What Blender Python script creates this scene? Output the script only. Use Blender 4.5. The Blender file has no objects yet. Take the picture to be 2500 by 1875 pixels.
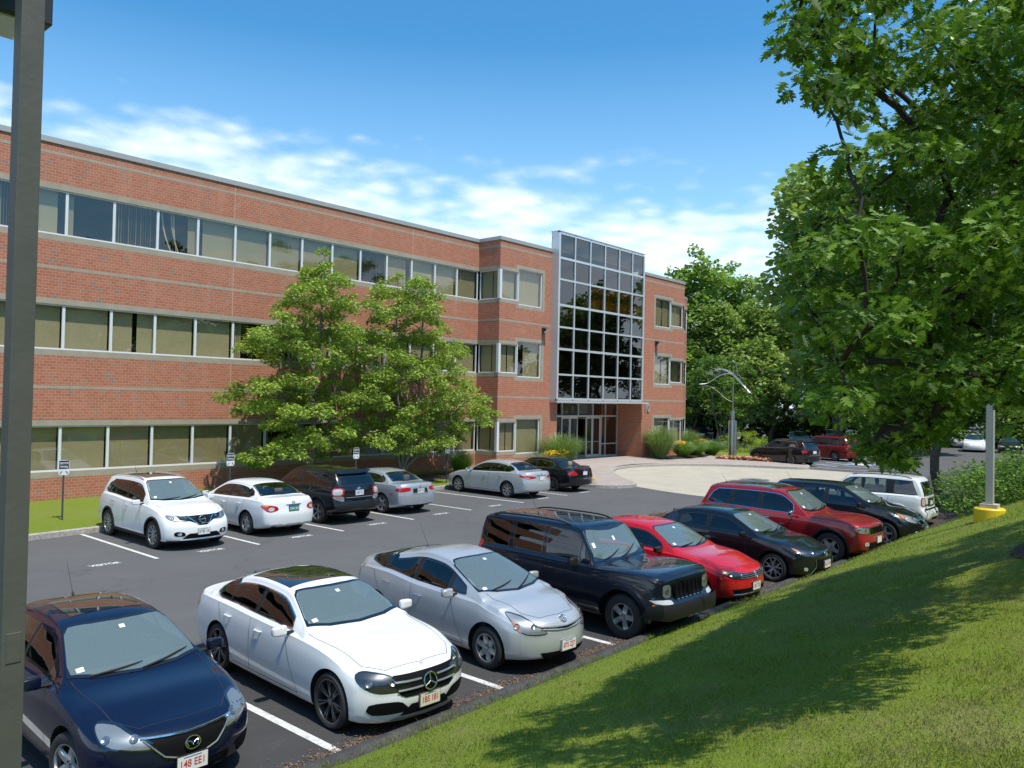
import bpy, bmesh, math, random
import numpy as np
from mathutils import Vector, Matrix, noise as mnoise
from mathutils.bvhtree import BVHTree
R = math.radians
rng = random.Random(7)
sc = bpy.context.scene
COL = sc.collection
# ---------------------------------------------------------------- camera
CAM = bpy.data.cameras.new('camera'); cam = bpy.data.objects.new('camera', CAM); COL.objects.link(cam)
CAM.sensor_fit = 'HORIZONTAL'; CAM.sensor_width = 36.0; CAM.lens = 36.0 * 1943.06 / 2500.0
CAM.clip_start = 0.05; CAM.clip_end = 2500
YAW, PIT, ROL = R(41.141), R(1.083), R(1.162)
_F = Vector((math.cos(YAW) * math.cos(PIT), math.sin(YAW) * math.cos(PIT), math.sin(PIT)))
_R = Vector((math.sin(YAW), -math.cos(YAW), 0)); _U = _R.cross(_F)
_R2 = _R * math.cos(ROL) + _U * math.sin(ROL); _U2 = _U * math.cos(ROL) - _R * math.sin(ROL)
cam.matrix_world = Matrix(((_R2.x, _U2.x, -_F.x, 0), (_R2.y, _U2.y, -_F.y, 0), (_R2.z, _U2.z, -_F.z, 4.0), (0, 0, 0, 1)))
sc.camera = cam
sc.render.resolution_x = 1024; sc.render.resolution_y = 768
sc.view_settings.view_transform = 'Standard'; sc.view_settings.look = 'None'
sc.view_settings.exposure = 0.62; sc.view_settings.gamma = 1.0
# ---------------------------------------------------------------- sun + sky
SUN_EL, SUN_A = R(65), R(-8)        # SUN_A: sideways from the facade's outward normal (-Y), + is towards +X
sd = Vector((math.sin(SUN_A) * math.cos(SUN_EL), -math.cos(SUN_A) * math.cos(SUN_EL), math.sin(SUN_EL)))
SL = bpy.data.lights.new('sun', 'SUN'); SL.energy = 3.3; SL.angle = R(0.6); SL.color = (1.0, 0.955, 0.88)
so = bpy.data.objects.new('sun', SL); COL.objects.link(so); so.rotation_euler = (-sd).to_track_quat('-Z', 'Y').to_euler()
W = bpy.data.worlds.new('World'); sc.world = W; W.use_nodes = True
nt = W.node_tree; nt.nodes.clear()
def nd(t, typ, ins=None, **kw):
    n = t.nodes.new(typ)
    for k, v in kw.items(): setattr(n, k, v)
    if ins:
        for k, v in ins.items():
            s = n.inputs[k]
            if isinstance(v, bpy.types.NodeSocket): t.links.new(v, s)
            else: s.default_value = v
    return n
def mth(t, op, a, b=None, c=None, clamp=False):
    n = t.nodes.new('ShaderNodeMath'); n.operation = op; n.use_clamp = clamp
    for i, v in enumerate((a, b, c)):
        if v is None: continue
        if isinstance(v, bpy.types.NodeSocket): t.links.new(v, n.inputs[i])
        else: n.inputs[i].default_value = v
    return n.outputs[0]
def ramp(t, fac, stops, interp='LINEAR'):
    n = t.nodes.new('ShaderNodeValToRGB'); n.color_ramp.interpolation = interp
    e = n.color_ramp.elements
    while len(e) < len(stops): e.new(0.5)
    for i, (p, c) in enumerate(stops):
        e[i].position = p; e[i].color = tuple(c) + (1,) if len(c) == 3 else c
    t.links.new(fac, n.inputs[0]); return n.outputs[0]
def mixc(t, f, a, b, mode='MIX'):
    n = t.nodes.new('ShaderNodeMix'); n.data_type = 'RGBA'; n.blend_type = mode
    for s, v in ((n.inputs[0], f), (n.inputs[6], a), (n.inputs[7], b)):
        if isinstance(v, bpy.types.NodeSocket): t.links.new(v, s)
        else: s.default_value = v if not isinstance(v, tuple) or len(v) == 4 else v + (1,)
    return n.outputs[2]
sky = nd(nt, 'ShaderNodeTexSky', sky_type='NISHITA', sun_disc=False, sun_elevation=SUN_EL,
         sun_rotation=math.atan2(sd.x, sd.y), altitude=50, air_density=1.0, dust_density=0.6, ozone_density=2.2)
skyc = nd(nt, 'ShaderNodeHueSaturation', {'Color': sky.outputs[0], 'Saturation': 1.24, 'Value': 1.0}).outputs[0]
tc = nd(nt, 'ShaderNodeTexCoord'); sep = nd(nt, 'ShaderNodeSeparateXYZ', {0: tc.outputs['Generated']})
vx, vy, vz = sep.outputs
az = mth(nt, 'ARCTAN2', vy, vx); el = mth(nt, 'ARCSINE', vz)
# cloud coordinates: a layer at height, so clouds flatten towards the horizon
den = mth(nt, 'MAXIMUM', mth(nt, 'ADD', vz, 0.10), 0.03)
cv = nd(nt, 'ShaderNodeCombineXYZ', {0: mth(nt, 'DIVIDE', vx, den), 1: mth(nt, 'DIVIDE', vy, den), 2: 0.0}).outputs[0]
n1 = nd(nt, 'ShaderNodeTexNoise', {'Vector': cv, 'Scale': 1.15, 'Detail': 9, 'Roughness': 0.58, 'Distortion': 0.25}).outputs[0]
n2 = nd(nt, 'ShaderNodeTexNoise', {'Vector': cv, 'Scale': 3.4, 'Detail': 6, 'Roughness': 0.6}).outputs[0]
n3 = nd(nt, 'ShaderNodeTexVoronoi', {'Vector': cv, 'Scale': 9.0, 'Smoothness': 0.7}, feature='SMOOTH_F1').outputs[0]
base = mth(nt, 'ADD', mth(nt, 'MULTIPLY', n1, 0.62), mth(nt, 'MULTIPLY', n2, 0.38))
base = mth(nt, 'SUBTRACT', base, mth(nt, 'MULTIPLY', n3, 0.20))
# the band of clouds: its upper edge falls from the left (az large) to the right
top = mth(nt, 'MULTIPLY_ADD', az, 0.070, 0.250)
band = nd(nt, 'ShaderNodeMapRange', {'Value': mth(nt, 'SUBTRACT', el, top), 'From Min': -0.085, 'From Max': 0.055, 'To Min': 0.185, 'To Max': -0.17}, interpolation_type='SMOOTHSTEP').outputs[0]
behind = nd(nt, 'ShaderNodeMapRange', {'Value': vy, 'From Min': -0.15, 'From Max': -0.5, 'To Min': 0.0, 'To Max': 0.16}).outputs[0]
cm = mth(nt, 'ADD', mth(nt, 'ADD', base, band), behind)
cf = nd(nt, 'ShaderNodeMapRange', {'Value': cm, 'From Min': 0.40, 'From Max': 0.70, 'To Min': 0.0, 'To Max': 1.0}, interpolation_type='SMOOTHSTEP').outputs[0]
cf = mth(nt, 'MULTIPLY', cf, 0.80)
hz = nd(nt, 'ShaderNodeMapRange', {'Value': el, 'From Min': 0.0, 'From Max': 0.42, 'To Min': 0.50, 'To Max': 0.0}).outputs[0]
cloudcol = mixc(nt, n2, (6.0, 6.7, 8.2), (8.0, 8.4, 9.4))
skc = mixc(nt, hz, mixc(nt, 1.0, skyc, (0.76, 1.20, 1.20), 'MULTIPLY'), (5.6, 7.4, 9.2))
fin = mixc(nt, cf, skc, cloudcol)
bg = nd(nt, 'ShaderNodeBackground', {'Color': fin, 'Strength': 0.112})
nd(nt, 'ShaderNodeOutputWorld', {'Surface': bg.outputs[0]})
# ---------------------------------------------------------------- helpers
MATS = {}
def newmat(name):
    m = bpy.data.materials.new(name); m.use_nodes = True; t = m.node_tree; t.nodes.clear()
    out = t.nodes.new('ShaderNodeOutputMaterial'); MATS[name] = m; return m, t, out
def pbr(name, col, rough=0.5, metal=0.0, coat=0.0, spec=0.5, var=0.0, vscale=3.0, bump=0.0, bscale=40.0, cr=0.03, emit=None):
    if name in MATS: return MATS[name]
    m, t, out = newmat(name)
    b = nd(t, 'ShaderNodeBsdfPrincipled', {'Base Color': tuple(col) + (1,), 'Roughness': rough, 'Metallic': metal, 'Coat Weight': coat, 'Coat Roughness': cr, 'Specular IOR Level': spec})
    if var or bump:
        co = nd(t, 'ShaderNodeTexCoord').outputs['Object']
    if var:
        n = nd(t, 'ShaderNodeTexNoise', {'Vector': co, 'Scale': vscale, 'Detail': 5, 'Roughness': 0.6}).outputs[0]
        c = ramp(t, n, [(0.3, [x * (1 - var) for x in col]), (0.7, [min(1, x * (1 + var)) for x in col])])
        t.links.new(c, b.inputs['Base Color'])
    if bump:
        n = nd(t, 'ShaderNodeTexNoise', {'Vector': co, 'Scale': bscale, 'Detail': 4}).outputs[0]
        bp = nd(t, 'ShaderNodeBump', {'Strength': bump, 'Distance': 0.01, 'Height': n}); t.links.new(bp.outputs[0], b.inputs['Normal'])
    if coat: b.inputs['Coat IOR'].default_value = 1.52
    if emit: b.inputs['Emission Color'].default_value = tuple(emit[:3]) + (1,); b.inputs['Emission Strength'].default_value = emit[3]
    t.links.new(b.outputs[0], out.inputs[0]); return m
def glass(name, tint, refl=0.06, rough=0.0, edge=1.0, body=None):
    if name in MATS: return MATS[name]
    m, t, out = newmat(name)
    tr = nd(t, 'ShaderNodeBsdfTransparent', {'Color': tuple(tint) + (1,)}).outputs[0]
    if body:
        df = nd(t, 'ShaderNodeBsdfDiffuse', {'Color': tuple(body[:3]) + (1,)}).outputs[0]
        tr = nd(t, 'ShaderNodeMixShader', {0: body[3], 1: tr, 2: df}).outputs[0]
    gl = nd(t, 'ShaderNodeBsdfGlossy', {'Color': (1, 1, 1, 1), 'Roughness': rough}).outputs[0]
    lw = nd(t, 'ShaderNodeLayerWeight', {'Blend': 0.5}).outputs['Facing']
    f = mth(t, 'MULTIPLY_ADD', mth(t, 'POWER', lw, 4.0), edge * (1 - refl), refl, clamp=True)
    mx = nd(t, 'ShaderNodeMixShader', {0: f, 1: tr, 2: gl})
    t.links.new(mx.outputs[0], out.inputs[0]); return m
def tag(o, label=None, cat=None, group=None, kind=None):
    if label: o['label'] = label
    if cat: o['category'] = cat
    if group: o['group'] = group
    if kind: o['kind'] = kind
    return o
def link(name, me, parent=None):
    o = bpy.data.objects.new(name, me); COL.objects.link(o)
    if parent is not None: o.parent = parent
    return o
def empty(name, loc=(0, 0, 0), rz=0.0):
    o = bpy.data.objects.new(name, None); COL.objects.link(o); o.location = loc; o.rotation_euler = (0, 0, rz); o.empty_display_size = 0.3
    return o
def smooth_me(me, ang=35):
    me.polygons.foreach_set('use_smooth', [True] * len(me.polygons))
    try: me.set_sharp_from_angle(angle=R(ang))
    except Exception: pass
class MB:
    def __init__(s): s.v = []; s.f = []; s.m = []; s.mats = []
    def mi(s, mat):
        if mat not in s.mats: s.mats.append(mat)
        return s.mats.index(mat)
    def add(s, vs, fs, mat=None):
        o = len(s.v); s.v += [tuple(v) for v in vs]; k = s.mi(mat)
        for f in fs: s.f.append(tuple(i + o for i in f)); s.m.append(k)
    def box(s, x0, x1, y0, y1, z0, z1, mat=None):
        s.add([(x0, y0, z0), (x1, y0, z0), (x1, y1, z0), (x0, y1, z0), (x0, y0, z1), (x1, y0, z1), (x1, y1, z1), (x0, y1, z1)],
              [(0, 3, 2, 1), (4, 5, 6, 7), (0, 1, 5, 4), (1, 2, 6, 5), (2, 3, 7, 6), (3, 0, 4, 7)], mat)
    def bbox(s, x0, x1, y0, y1, z0, z1, mat=None, b=0.02):
        bm = bmesh.new(); r = bmesh.ops.create_cube(bm, size=1)
        for v in bm.verts: v.co = Vector((x0 + (v.co.x + .5) * (x1 - x0), y0 + (v.co.y + .5) * (y1 - y0), z0 + (v.co.z + .5) * (z1 - z0)))
        bmesh.ops.bevel(bm, geom=list(bm.edges), offset=b, segments=3, affect='EDGES', profile=0.5)
        s.bm(bm, mat)
    def bm(s, bm, mat=None, M=None):
        bm.verts.index_update()
        s.add([(M @ v.co if M else v.co) for v in bm.verts], [[v.index for v in f.verts] for f in bm.faces], mat); bm.free()
    def tube(s, pts, r, mat=None, n=8, cap=True):
        pts = [Vector(p) for p in pts]; rs = r if isinstance(r, (list, tuple)) else [r] * len(pts)
        vs = []; up = Vector((0, 0, 1)); prev = None
        for i, p in enumerate(pts):
            d = (pts[min(i + 1, len(pts) - 1)] - pts[max(i - 1, 0)])
            if d.length < 1e-9: d = Vector((0, 0, 1))
            d.normalize()
            if prev is None:
                a = d.cross(up) if abs(d.z) < 0.95 else d.cross(Vector((0, 1, 0)))
            else: a = prev - d * prev.dot(d)
            a.normalize(); prev = a; b = d.cross(a)
            for k in range(n):
                t = 2 * math.pi * k / n; vs.append(p + (a * math.cos(t) + b * math.sin(t)) * rs[i])
        fs = []
        for i in range(len(pts) - 1):
            for k in range(n):
                k2 = (k + 1) % n; fs.append((i * n + k, i * n + k2, (i + 1) * n + k2, (i + 1) * n + k))
        if cap: fs.append(tuple(range(n - 1, -1, -1))); fs.append(tuple((len(pts) - 1) * n + k for k in range(n)))
        s.add(vs, fs, mat)
    def lathe(s, prof, mat=None, n=24, axis='z', c=(0, 0, 0), closed=False):
        vs = []; fs = []
        for r, h in prof:
            for k in range(n):
                t = 2 * math.pi * k / n; a, b = r * math.cos(t), r * math.sin(t)
                p = (a, b, h) if axis == 'z' else ((h, a, b) if axis == 'x' else (a, h, b))
                vs.append((p[0] + c[0], p[1] + c[1], p[2] + c[2]))
        m = len(prof); rr = range(m) if closed else range(m - 1)
        for i in rr:
            j = (i + 1) % m
            for k in range(n):
                k2 = (k + 1) % n; fs.append((i * n + k, i * n + k2, j * n + k2, j * n + k))
        s.add(vs, fs, mat)
    def poly(s, pts, z0, z1, mat=None):      # vertical prism over a polygon
        n = len(pts); vs = [(p[0], p[1], z0) for p in pts] + [(p[0], p[1], z1) for p in pts]
        fs = [tuple(range(n - 1, -1, -1)), tuple(range(n, 2 * n))] + [(i, (i + 1) % n, n + (i + 1) % n, n + i) for i in range(n)]
        s.add(vs, fs, mat)
    def build(s, name, parent=None, smooth=False, ang=35, loc=None, rot=None):
        me = bpy.data.meshes.new(name); me.from_pydata(s.v, [], s.f)
        for m in s.mats: me.materials.append(m)
        me.polygons.foreach_set('material_index', s.m); me.update()
        if smooth: smooth_me(me, ang)
        o = link(name, me, parent)
        if loc: o.location = loc
        if rot: o.rotation_euler = rot
        return o
def npmesh(name, V, F, mat, parent=None, smooth=False):   # F: (n,k) array
    me = bpy.data.meshes.new(name); V = np.asarray(V, np.float32); F = np.asarray(F, np.int32)
    me.vertices.add(len(V)); me.vertices.foreach_set('co', V.ravel())
    n, k = F.shape; me.loops.add(n * k); me.loops.foreach_set('vertex_index', F.ravel())
    me.polygons.add(n); me.polygons.foreach_set('loop_start', np.arange(0, n * k, k, dtype=np.int32))
    try: me.polygons.foreach_set('loop_total', np.full(n, k, np.int32))
    except Exception: pass
    me.materials.append(mat); me.update(calc_edges=True)
    if smooth: me.polygons.foreach_set('use_smooth', [True] * n)
    return link(name, me, parent)
def text_mesh(s, size=1.0, depth=0.004, squeeze=1.0, bold=0.0):   # returns verts, faces centred on the origin in the x-z plane facing -y
    cu = bpy.data.curves.new('t', 'FONT'); cu.body = s; cu.size = size; cu.align_x = 'CENTER'; cu.align_y = 'CENTER'; cu.extrude = depth / 2; cu.offset = bold
    o = bpy.data.objects.new('t', cu); me = o.to_mesh()
    vs = [(v.co.x * squeeze, -v.co.z, v.co.y) for v in me.vertices]; fs = [tuple(p.vertices) for p in me.polygons]
    o.to_mesh_clear(); bpy.data.objects.remove(o); bpy.data.curves.remove(cu)
    return vs, fs
def pchip(xs, ys):
    xs = np.asarray(xs, float); ys = np.asarray(ys, float); h = np.diff(xs); d = np.diff(ys) / h; m = np.zeros(len(xs))
    for i in range(1, len(xs) - 1):
        if d[i - 1] * d[i] > 0:
            w1, w2 = 2 * h[i] + h[i - 1], h[i] + 2 * h[i - 1]; m[i] = (w1 + w2) / (w1 / d[i - 1] + w2 / d[i])
    m[0] = d[0]; m[-1] = d[-1]
    def f(x):
        x = np.clip(np.asarray(x, float), xs[0], xs[-1]); i = np.clip(np.searchsorted(xs, x) - 1, 0, len(xs) - 2)
        t = (x - xs[i]) / h[i]
        return (2 * t**3 - 3 * t**2 + 1) * ys[i] + (t**3 - 2 * t**2 + t) * h[i] * m[i] + (-2 * t**3 + 3 * t**2) * ys[i + 1] + (t**3 - t**2) * h[i] * m[i + 1]
    return f
def sst(x, a, b):
    t = np.clip((np.asarray(x, float) - a) / (b - a), 0, 1); return t * t * (3 - 2 * t)
# ================================================================ ground
def asphalt_mat():
    m, t, out = newmat('asphalt'); g = nd(t, 'ShaderNodeNewGeometry').outputs['Position']
    big = nd(t, 'ShaderNodeTexNoise', {'Vector': g, 'Scale': 0.35, 'Detail': 4, 'Roughness': 0.6}).outputs[0]
    st = nd(t, 'ShaderNodeMapping', {'Vector': g, 'Scale': (0.25, 1.6, 1.0)}).outputs[0]
    mid = nd(t, 'ShaderNodeTexNoise', {'Vector': st, 'Scale': 1.2, 'Detail': 5, 'Roughness': 0.7}).outputs[0]
    fine = nd(t, 'ShaderNodeTexNoise', {'Vector': g, 'Scale': 90, 'Detail': 2}).outputs[0]
    spk = nd(t, 'ShaderNodeTexVoronoi', {'Vector': g, 'Scale': 38}).outputs['Distance']
    c = ramp(t, big, [(0.3, (0.088, 0.086, 0.086)), (0.7, (0.125, 0.122, 0.120))])
    c = mixc(t, mth(t, 'MULTIPLY', mid, 0.7), c, (0.145, 0.141, 0.138))
    c = mixc(t, mth(t, 'MULTIPLY', fine, 0.45), c, (0.045, 0.045, 0.046))
    sp = nd(t, 'ShaderNodeMapRange', {'Value': spk, 'From Min': 0.05, 'From Max': 0.12, 'To Min': 0.5, 'To Max': 0.0}).outputs[0]
    c = mixc(t, sp, c, (0.17, 0.165, 0.155))
    # darker, newer seal in the near stalls and the tyre tracks of the lane
    sx = nd(t, 'ShaderNodeSeparateXYZ', {0: g}).outputs
    near = nd(t, 'ShaderNodeMapRange', {'Value': mth(t, 'ADD', sx[1], mth(t, 'MULTIPLY', mid, 1.0)), 'From Min': 12.2, 'From Max': 13.0, 'To Min': 0.50, 'To Max': 1.0}, interpolation_type='SMOOTHSTEP').outputs[0]
    c = mixc(t, 1.0, c, nd(t, 'ShaderNodeCombineColor', {0: near, 1: near, 2: near}).outputs[0], 'MULTIPLY')
    # thin cracks / old chalky scuffs
    cr = nd(t, 'ShaderNodeTexNoise', {'Vector': st, 'Scale': 2.2, 'Detail': 3, 'Roughness': 0.5, 'Distortion': 0.8}).outputs[0]
    ln = nd(t, 'ShaderNodeMapRange', {'Value': mth(t, 'ABSOLUTE', mth(t, 'SUBTRACT', cr, 0.5)), 'From Min': 0.0, 'From Max': 0.004, 'To Min': 0.35, 'To Max': 0.0}).outputs[0]
    c = mixc(t, mth(t, 'MULTIPLY', ln, big), c, (0.17, 0.17, 0.165))
    vo = nd(t, 'ShaderNodeTexVoronoi', {'Vector': g, 'Scale': 0.42, 'Randomness': 1.0}).outputs['Distance']
    sp2 = nd(t, 'ShaderNodeMapRange', {'Value': mth(t, 'ADD', vo, mth(t, 'MULTIPLY', mid, 0.12)), 'From Min': 0.09, 'From Max': 0.17, 'To Min': 0.55, 'To Max': 0.0}, interpolation_type='SMOOTHSTEP').outputs[0]
    c = mixc(t, sp2, c, (0.030, 0.029, 0.028))
    ck = nd(t, 'ShaderNodeTexVoronoi', {'Vector': nd(t, 'ShaderNodeVectorMath', {0: g, 1: nd(t, 'ShaderNodeTexNoise', {'Vector': g, 'Scale': 1.5, 'Detail': 4}).outputs['Color']}, operation='ADD').outputs[0], 'Scale': 0.16}, feature='DISTANCE_TO_EDGE').outputs['Distance']
    c = mixc(t, nd(t, 'ShaderNodeMapRange', {'Value': ck, 'From Min': 0.0, 'From Max': 0.0035, 'To Min': 0.40, 'To Max': 0.0}).outputs[0], c, (0.028, 0.027, 0.027))
    b = nd(t, 'ShaderNodeBsdfPrincipled', {'Base Color': c, 'Roughness': 0.82, 'Specular IOR Level': 0.35})
    bp = nd(t, 'ShaderNodeBump', {'Strength': 0.35, 'Distance': 0.006, 'Height': fine}); t.links.new(bp.outputs[0], b.inputs['Normal'])
    t.links.new(b.outputs[0], out.inputs[0]); return m
def grass_mat(name='lawn_grass', dry=0.5, k=1.0):
    m, t, out = newmat(name); g = nd(t, 'ShaderNodeNewGeometry').outputs['Position']
    a = nd(t, 'ShaderNodeTexNoise', {'Vector': g, 'Scale': 0.55, 'Detail': 5, 'Roughness': 0.65}).outputs[0]
    b_ = nd(t, 'ShaderNodeTexNoise', {'Vector': g, 'Scale': 3.5, 'Detail': 5, 'Roughness': 0.7}).outputs[0]
    f = nd(t, 'ShaderNodeTexNoise', {'Vector': g, 'Scale': 45, 'Detail': 3, 'Roughness': 0.7}).outputs[0]
    gr = ramp(t, f, [(0.3, [k * x for x in (0.088, 0.128, 0.012)]), (0.5, [k * x for x in (0.165, 0.215, 0.026)]), (0.72, [k * x for x in (0.25, 0.30, 0.05)])])
    dr = ramp(t, f, [(0.3, [k * x for x in (0.17, 0.155, 0.060)]), (0.7, [k * x for x in (0.32, 0.28, 0.125)])])
    mk = mth(t, 'MULTIPLY', mth(t, 'ADD', mth(t, 'MULTIPLY', a, 0.55), mth(t, 'MULTIPLY', b_, 0.45)), 1.0)
    mk = nd(t, 'ShaderNodeMapRange', {'Value': mk, 'From Min': 0.50, 'From Max': 0.66, 'To Min': 0.0, 'To Max': dry}).outputs[0]
    c = mixc(t, mk, gr, dr)
    b = nd(t, 'ShaderNodeBsdfPrincipled', {'Base Color': c, 'Roughness': 0.9, 'Specular IOR Level': 0.15})
    bp = nd(t, 'ShaderNodeBump', {'Strength': 0.9, 'Distance': 0.03, 'Height': f}); t.links.new(bp.outputs[0], b.inputs['Normal'])
    t.links.new(b.outputs[0], out.inputs[0]); return m
ASPH = asphalt_mat(); GRASS = grass_mat(); 
GRANITE = pbr('granite', (0.36, 0.33, 0.29), 0.85, var=0.35, vscale=14, bump=0.8, bscale=22)
PAVE = pbr('plaza_paving', (0.36, 0.30, 0.265), 0.85, var=0.10, vscale=1.4, bump=0.2, bscale=60)
TAN = pbr('tan_paving', (0.42, 0.375, 0.30), 0.9, var=0.09, vscale=0.8, bump=0.2, bscale=60)
PAINTW = pbr('road_paint', (0.60, 0.59, 0.57), 0.7, var=0.28, vscale=14)
PAINTB = pbr('blue_road_paint', (0.20, 0.31, 0.44), 0.7, var=0.15, vscale=6)
MULCH = pbr('mulch', (0.055, 0.036, 0.024), 0.95, var=0.5, vscale=25, bump=1.0, bscale=50)
CURBA = pbr('asphalt_curb', (0.050, 0.048, 0.047), 0.8, var=0.35, vscale=5, bump=0.6, bscale=35)
def struct(o, label=None, cat=None): o['kind'] = 'structure'; return o
mb = MB(); mb.add([(-150, -120, 0), (260, -120, 0), (260, 200, 0), (-150, 200, 0)], [(0, 1, 2, 3)], ASPH)
struct(mb.build('parking_lot'))
mb = MB(); mb.add([(-900, -900, -0.06), (900, -900, -0.06), (900, 900, -0.06), (-900, 900, -0.06)], [(0, 1, 2, 3)], MULCH)
struct(mb.build('ground'))
def near_curb_y(x): return float(np.interp(x, [-30, 4, 12, 18, 24, 30, 60], [7.25, 7.2, 7.16, 7.08, 6.88, 6.85, 6.85]))
def hill(x, y):
    d = near_curb_y(x) - 0.30 - y
    if d <= 0: return 0.15
    s = 0.30 + 0.13 * float(sst(x, 9, 19))
    b = 0.34 * float(sst(x, 17, 24)) * (1 - math.exp(-d / 0.9))
    fall = 1 - float(sst(x, 21.5, 31))
    h = d * s
    if h > 3.1: h = 3.1 + (h - 3.1) * 0.2
    n = mnoise.noise(Vector((x * 0.35, y * 0.35, 0))) * 0.05
    return 0.15 + (h + b + n * min(1, d)) * fall
def grid_mesh(name, xs, ys, zf, mat):
    V = [(x, y, zf(x, y)) for y in ys for x in xs]; nx = len(xs)
    F = [(j * nx + i, j * nx + i + 1, (j + 1) * nx + i + 1, (j + 1) * nx + i) for j in range(len(ys) - 1) for i in range(nx - 1)]
    return npmesh(name, V, F, mat, smooth=True)
xs = list(np.arange(-30, 44.01, 0.5)); us = np.concatenate([[0, 0.08, 0.2, 0.4, 0.7], np.arange(1, 13, 0.5), np.arange(13, 45, 2)])
V = []; nx = len(xs)
for u in us:
    for x in xs: y = near_curb_y(x) - 0.22 - u; V.append((x, y, hill(x, y) - (0.02 if u > 0.1 else 0.06) if u > 0 else 0.0))
F = [(j * nx + i, (j + 1) * nx + i, (j + 1) * nx + i + 1, j * nx + i + 1) for j in range(len(us) - 1) for i in range(nx - 1)]
struct(npmesh('lawn_slope', V, F, GRASS, smooth=True))
# near curb of dark asphalt, rounded, a bit wavy
prof = [(0.0, 0.0), (-0.015, 0.05), (-0.05, 0.105), (-0.11, 0.14), (-0.18, 0.15), (-0.26, 0.145), (-0.30, 0.05)]
V = []; xs2 = list(np.arange(-25, 36, 0.35))
for x in xs2:
    w = mnoise.noise(Vector((x * 0.8, 3.1, 0))) * 0.025
    for a, b in prof: V.append((x, near_curb_y(x) + a + w, b + (mnoise.noise(Vector((x * 1.3, a * 9, 5))) * 0.012 if b > 0 else 0)))
k = len(prof); F = [(i * k + j, (i + 1) * k + j, (i + 1) * k + j + 1, i * k + j + 1) for i in range(len(xs2) - 1) for j in range(k - 1)]
F = [f[::-1] for f in F]
struct(npmesh('near_kerb', V, F, CURBA, smooth=True))
# far lawn along the building and its granite kerb
def far_curb_y(x): return 23.45 + 0.10 * (x - 8)
def farz(x, y):
    t = (y - far_curb_y(x)) / (29.7 - far_curb_y(x)); return 0.16 + 0.08 * t
xs = list(np.arange(-30, 29.6, 0.8)) + [29.75]
V = []; vs_ = np.linspace(0, 1, 9)
for v in vs_:
    for x in xs:
        y = far_curb_y(x) + 0.14 + v * (29.75 - far_curb_y(x) - 0.14); V.append((x, y, farz(x, y)))
nx = len(xs); F = [(j * nx + i, j * nx + i + 1, (j + 1) * nx + i + 1, (j + 1) * nx + i) for j in range(8) for i in range(nx - 1)]
struct(npmesh('building_lawn', V, F, grass_mat('strip_grass', 0.35, 1.0), smooth=True))
ISL = [(29.75, 25.55), (29.85, 23.5), (30.0, 21.6), (30.25, 20.85), (30.8, 20.35), (31.5, 20.12), (32.15, 20.2), (32.7, 20.65), (33.86, 21.94), (35.24, 23.29), (36.55, 24.4), (37.97, 25.31), (39.59, 25.92), (41.4, 26.05), (42.82, 25.8),
       (44.47, 25.1), (45.72, 24.2), (46.75, 23.1), (47.8, 21.3), (48.5, 19.6), (49.1, 18.7), (50.0, 18.75), (51.2, 19.3), (52.3, 20.4), (52.6, 22.0), (52.2, 24.5), (52.6, 26.5), (53.6, 30), (56, 34), (60.5, 50)]
def kerb_strip(name, pts, w=0.15, h=0.16, step=2.4):
    mb = MB(); pts = [Vector((p[0], p[1], 0)) for p in pts]; n = len(pts)
    nr = []
    for i in range(n):
        d = pts[min(i + 1, n - 1)] - pts[max(i - 1, 0)]; nr.append(Vector((-d.y, d.x, 0)).normalized())
    vs = []; fs = []
    for i, p in enumerate(pts):
        q = p + nr[i] * w
        vs += [(p.x, p.y, 0), (p.x, p.y, h - 0.02), (p.x + nr[i].x * .02, p.y + nr[i].y * .02, h), (q.x, q.y, h), (q.x, q.y, 0)]
    for i in range(n - 1):
        for j in range(4): fs.append((i * 5 + j, (i + 1) * 5 + j, (i + 1) * 5 + j + 1, i * 5 + j + 1))
    fs = [f[::-1] for f in fs]
    mb.add(vs, fs, GRANITE)
    return struct(mb.build(name))
kerb_strip('lawn_kerb', [(x, far_curb_y(x)) for x in np.arange(-30, 29.8, 1.0)] + [(29.75, 25.6)])
def dense(P, m=4):
    out = []
    for i in range(len(P) - 1):
        p0, p1, p2, p3 = P[max(i - 1, 0)], P[i], P[i + 1], P[min(i + 2, len(P) - 1)]
        for k in range(m):
            t = k / m; out.append(tuple(0.5 * (2 * p1[a] + (p2[a] - p0[a]) * t + (2 * p0[a] - 5 * p1[a] + 4 * p2[a] - p3[a]) * t * t + (3 * p1[a] - p0[a] - 3 * p2[a] + p3[a]) * t**3) for a in (0, 1)))
    out.append(P[-1]); return out
ISD = dense(ISL)
kerb_strip('plaza_kerb', ISD)
# plaza: rings from the kerb to the building line, rising gently to the entrance
def plaza_z(x, y): return 0.155 + 0.19 * float(sst(y, 25.2, 28.3))
V = []; F = []
inn = []
for i, p in enumerate(ISD):
    a = ISD[max(i - 1, 0)]; b = ISD[min(i + 1, len(ISD) - 1)]; d = Vector((b[0] - a[0], b[1] - a[1])).normalized(); inn.append((p[0] - d.y * 0.15, p[1] + d.x * 0.15))
tgt = [(float(np.interp(i, [0, len(inn) * 0.45, len(inn) - 1], [29.75, 41, 56])), 31.0 + max(0, (i / len(inn) - 0.6)) * 30) for i in range(len(inn))]
K = 14
for i in range(len(inn)):
    for k_ in range(K + 1):
        t = k_ / K; x = inn[i][0] * (1 - t) + tgt[i][0] * t; y = inn[i][1] * (1 - t) + tgt[i][1] * t; V.append((x, y, plaza_z(x, y)))
for i in range(len(inn) - 1):
    for k_ in range(K): a = i * (K + 1) + k_; F.append((a, a + K + 1, a + K + 2, a + 1))
struct(npmesh('plaza', V, F, PAVE, smooth=True))
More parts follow.
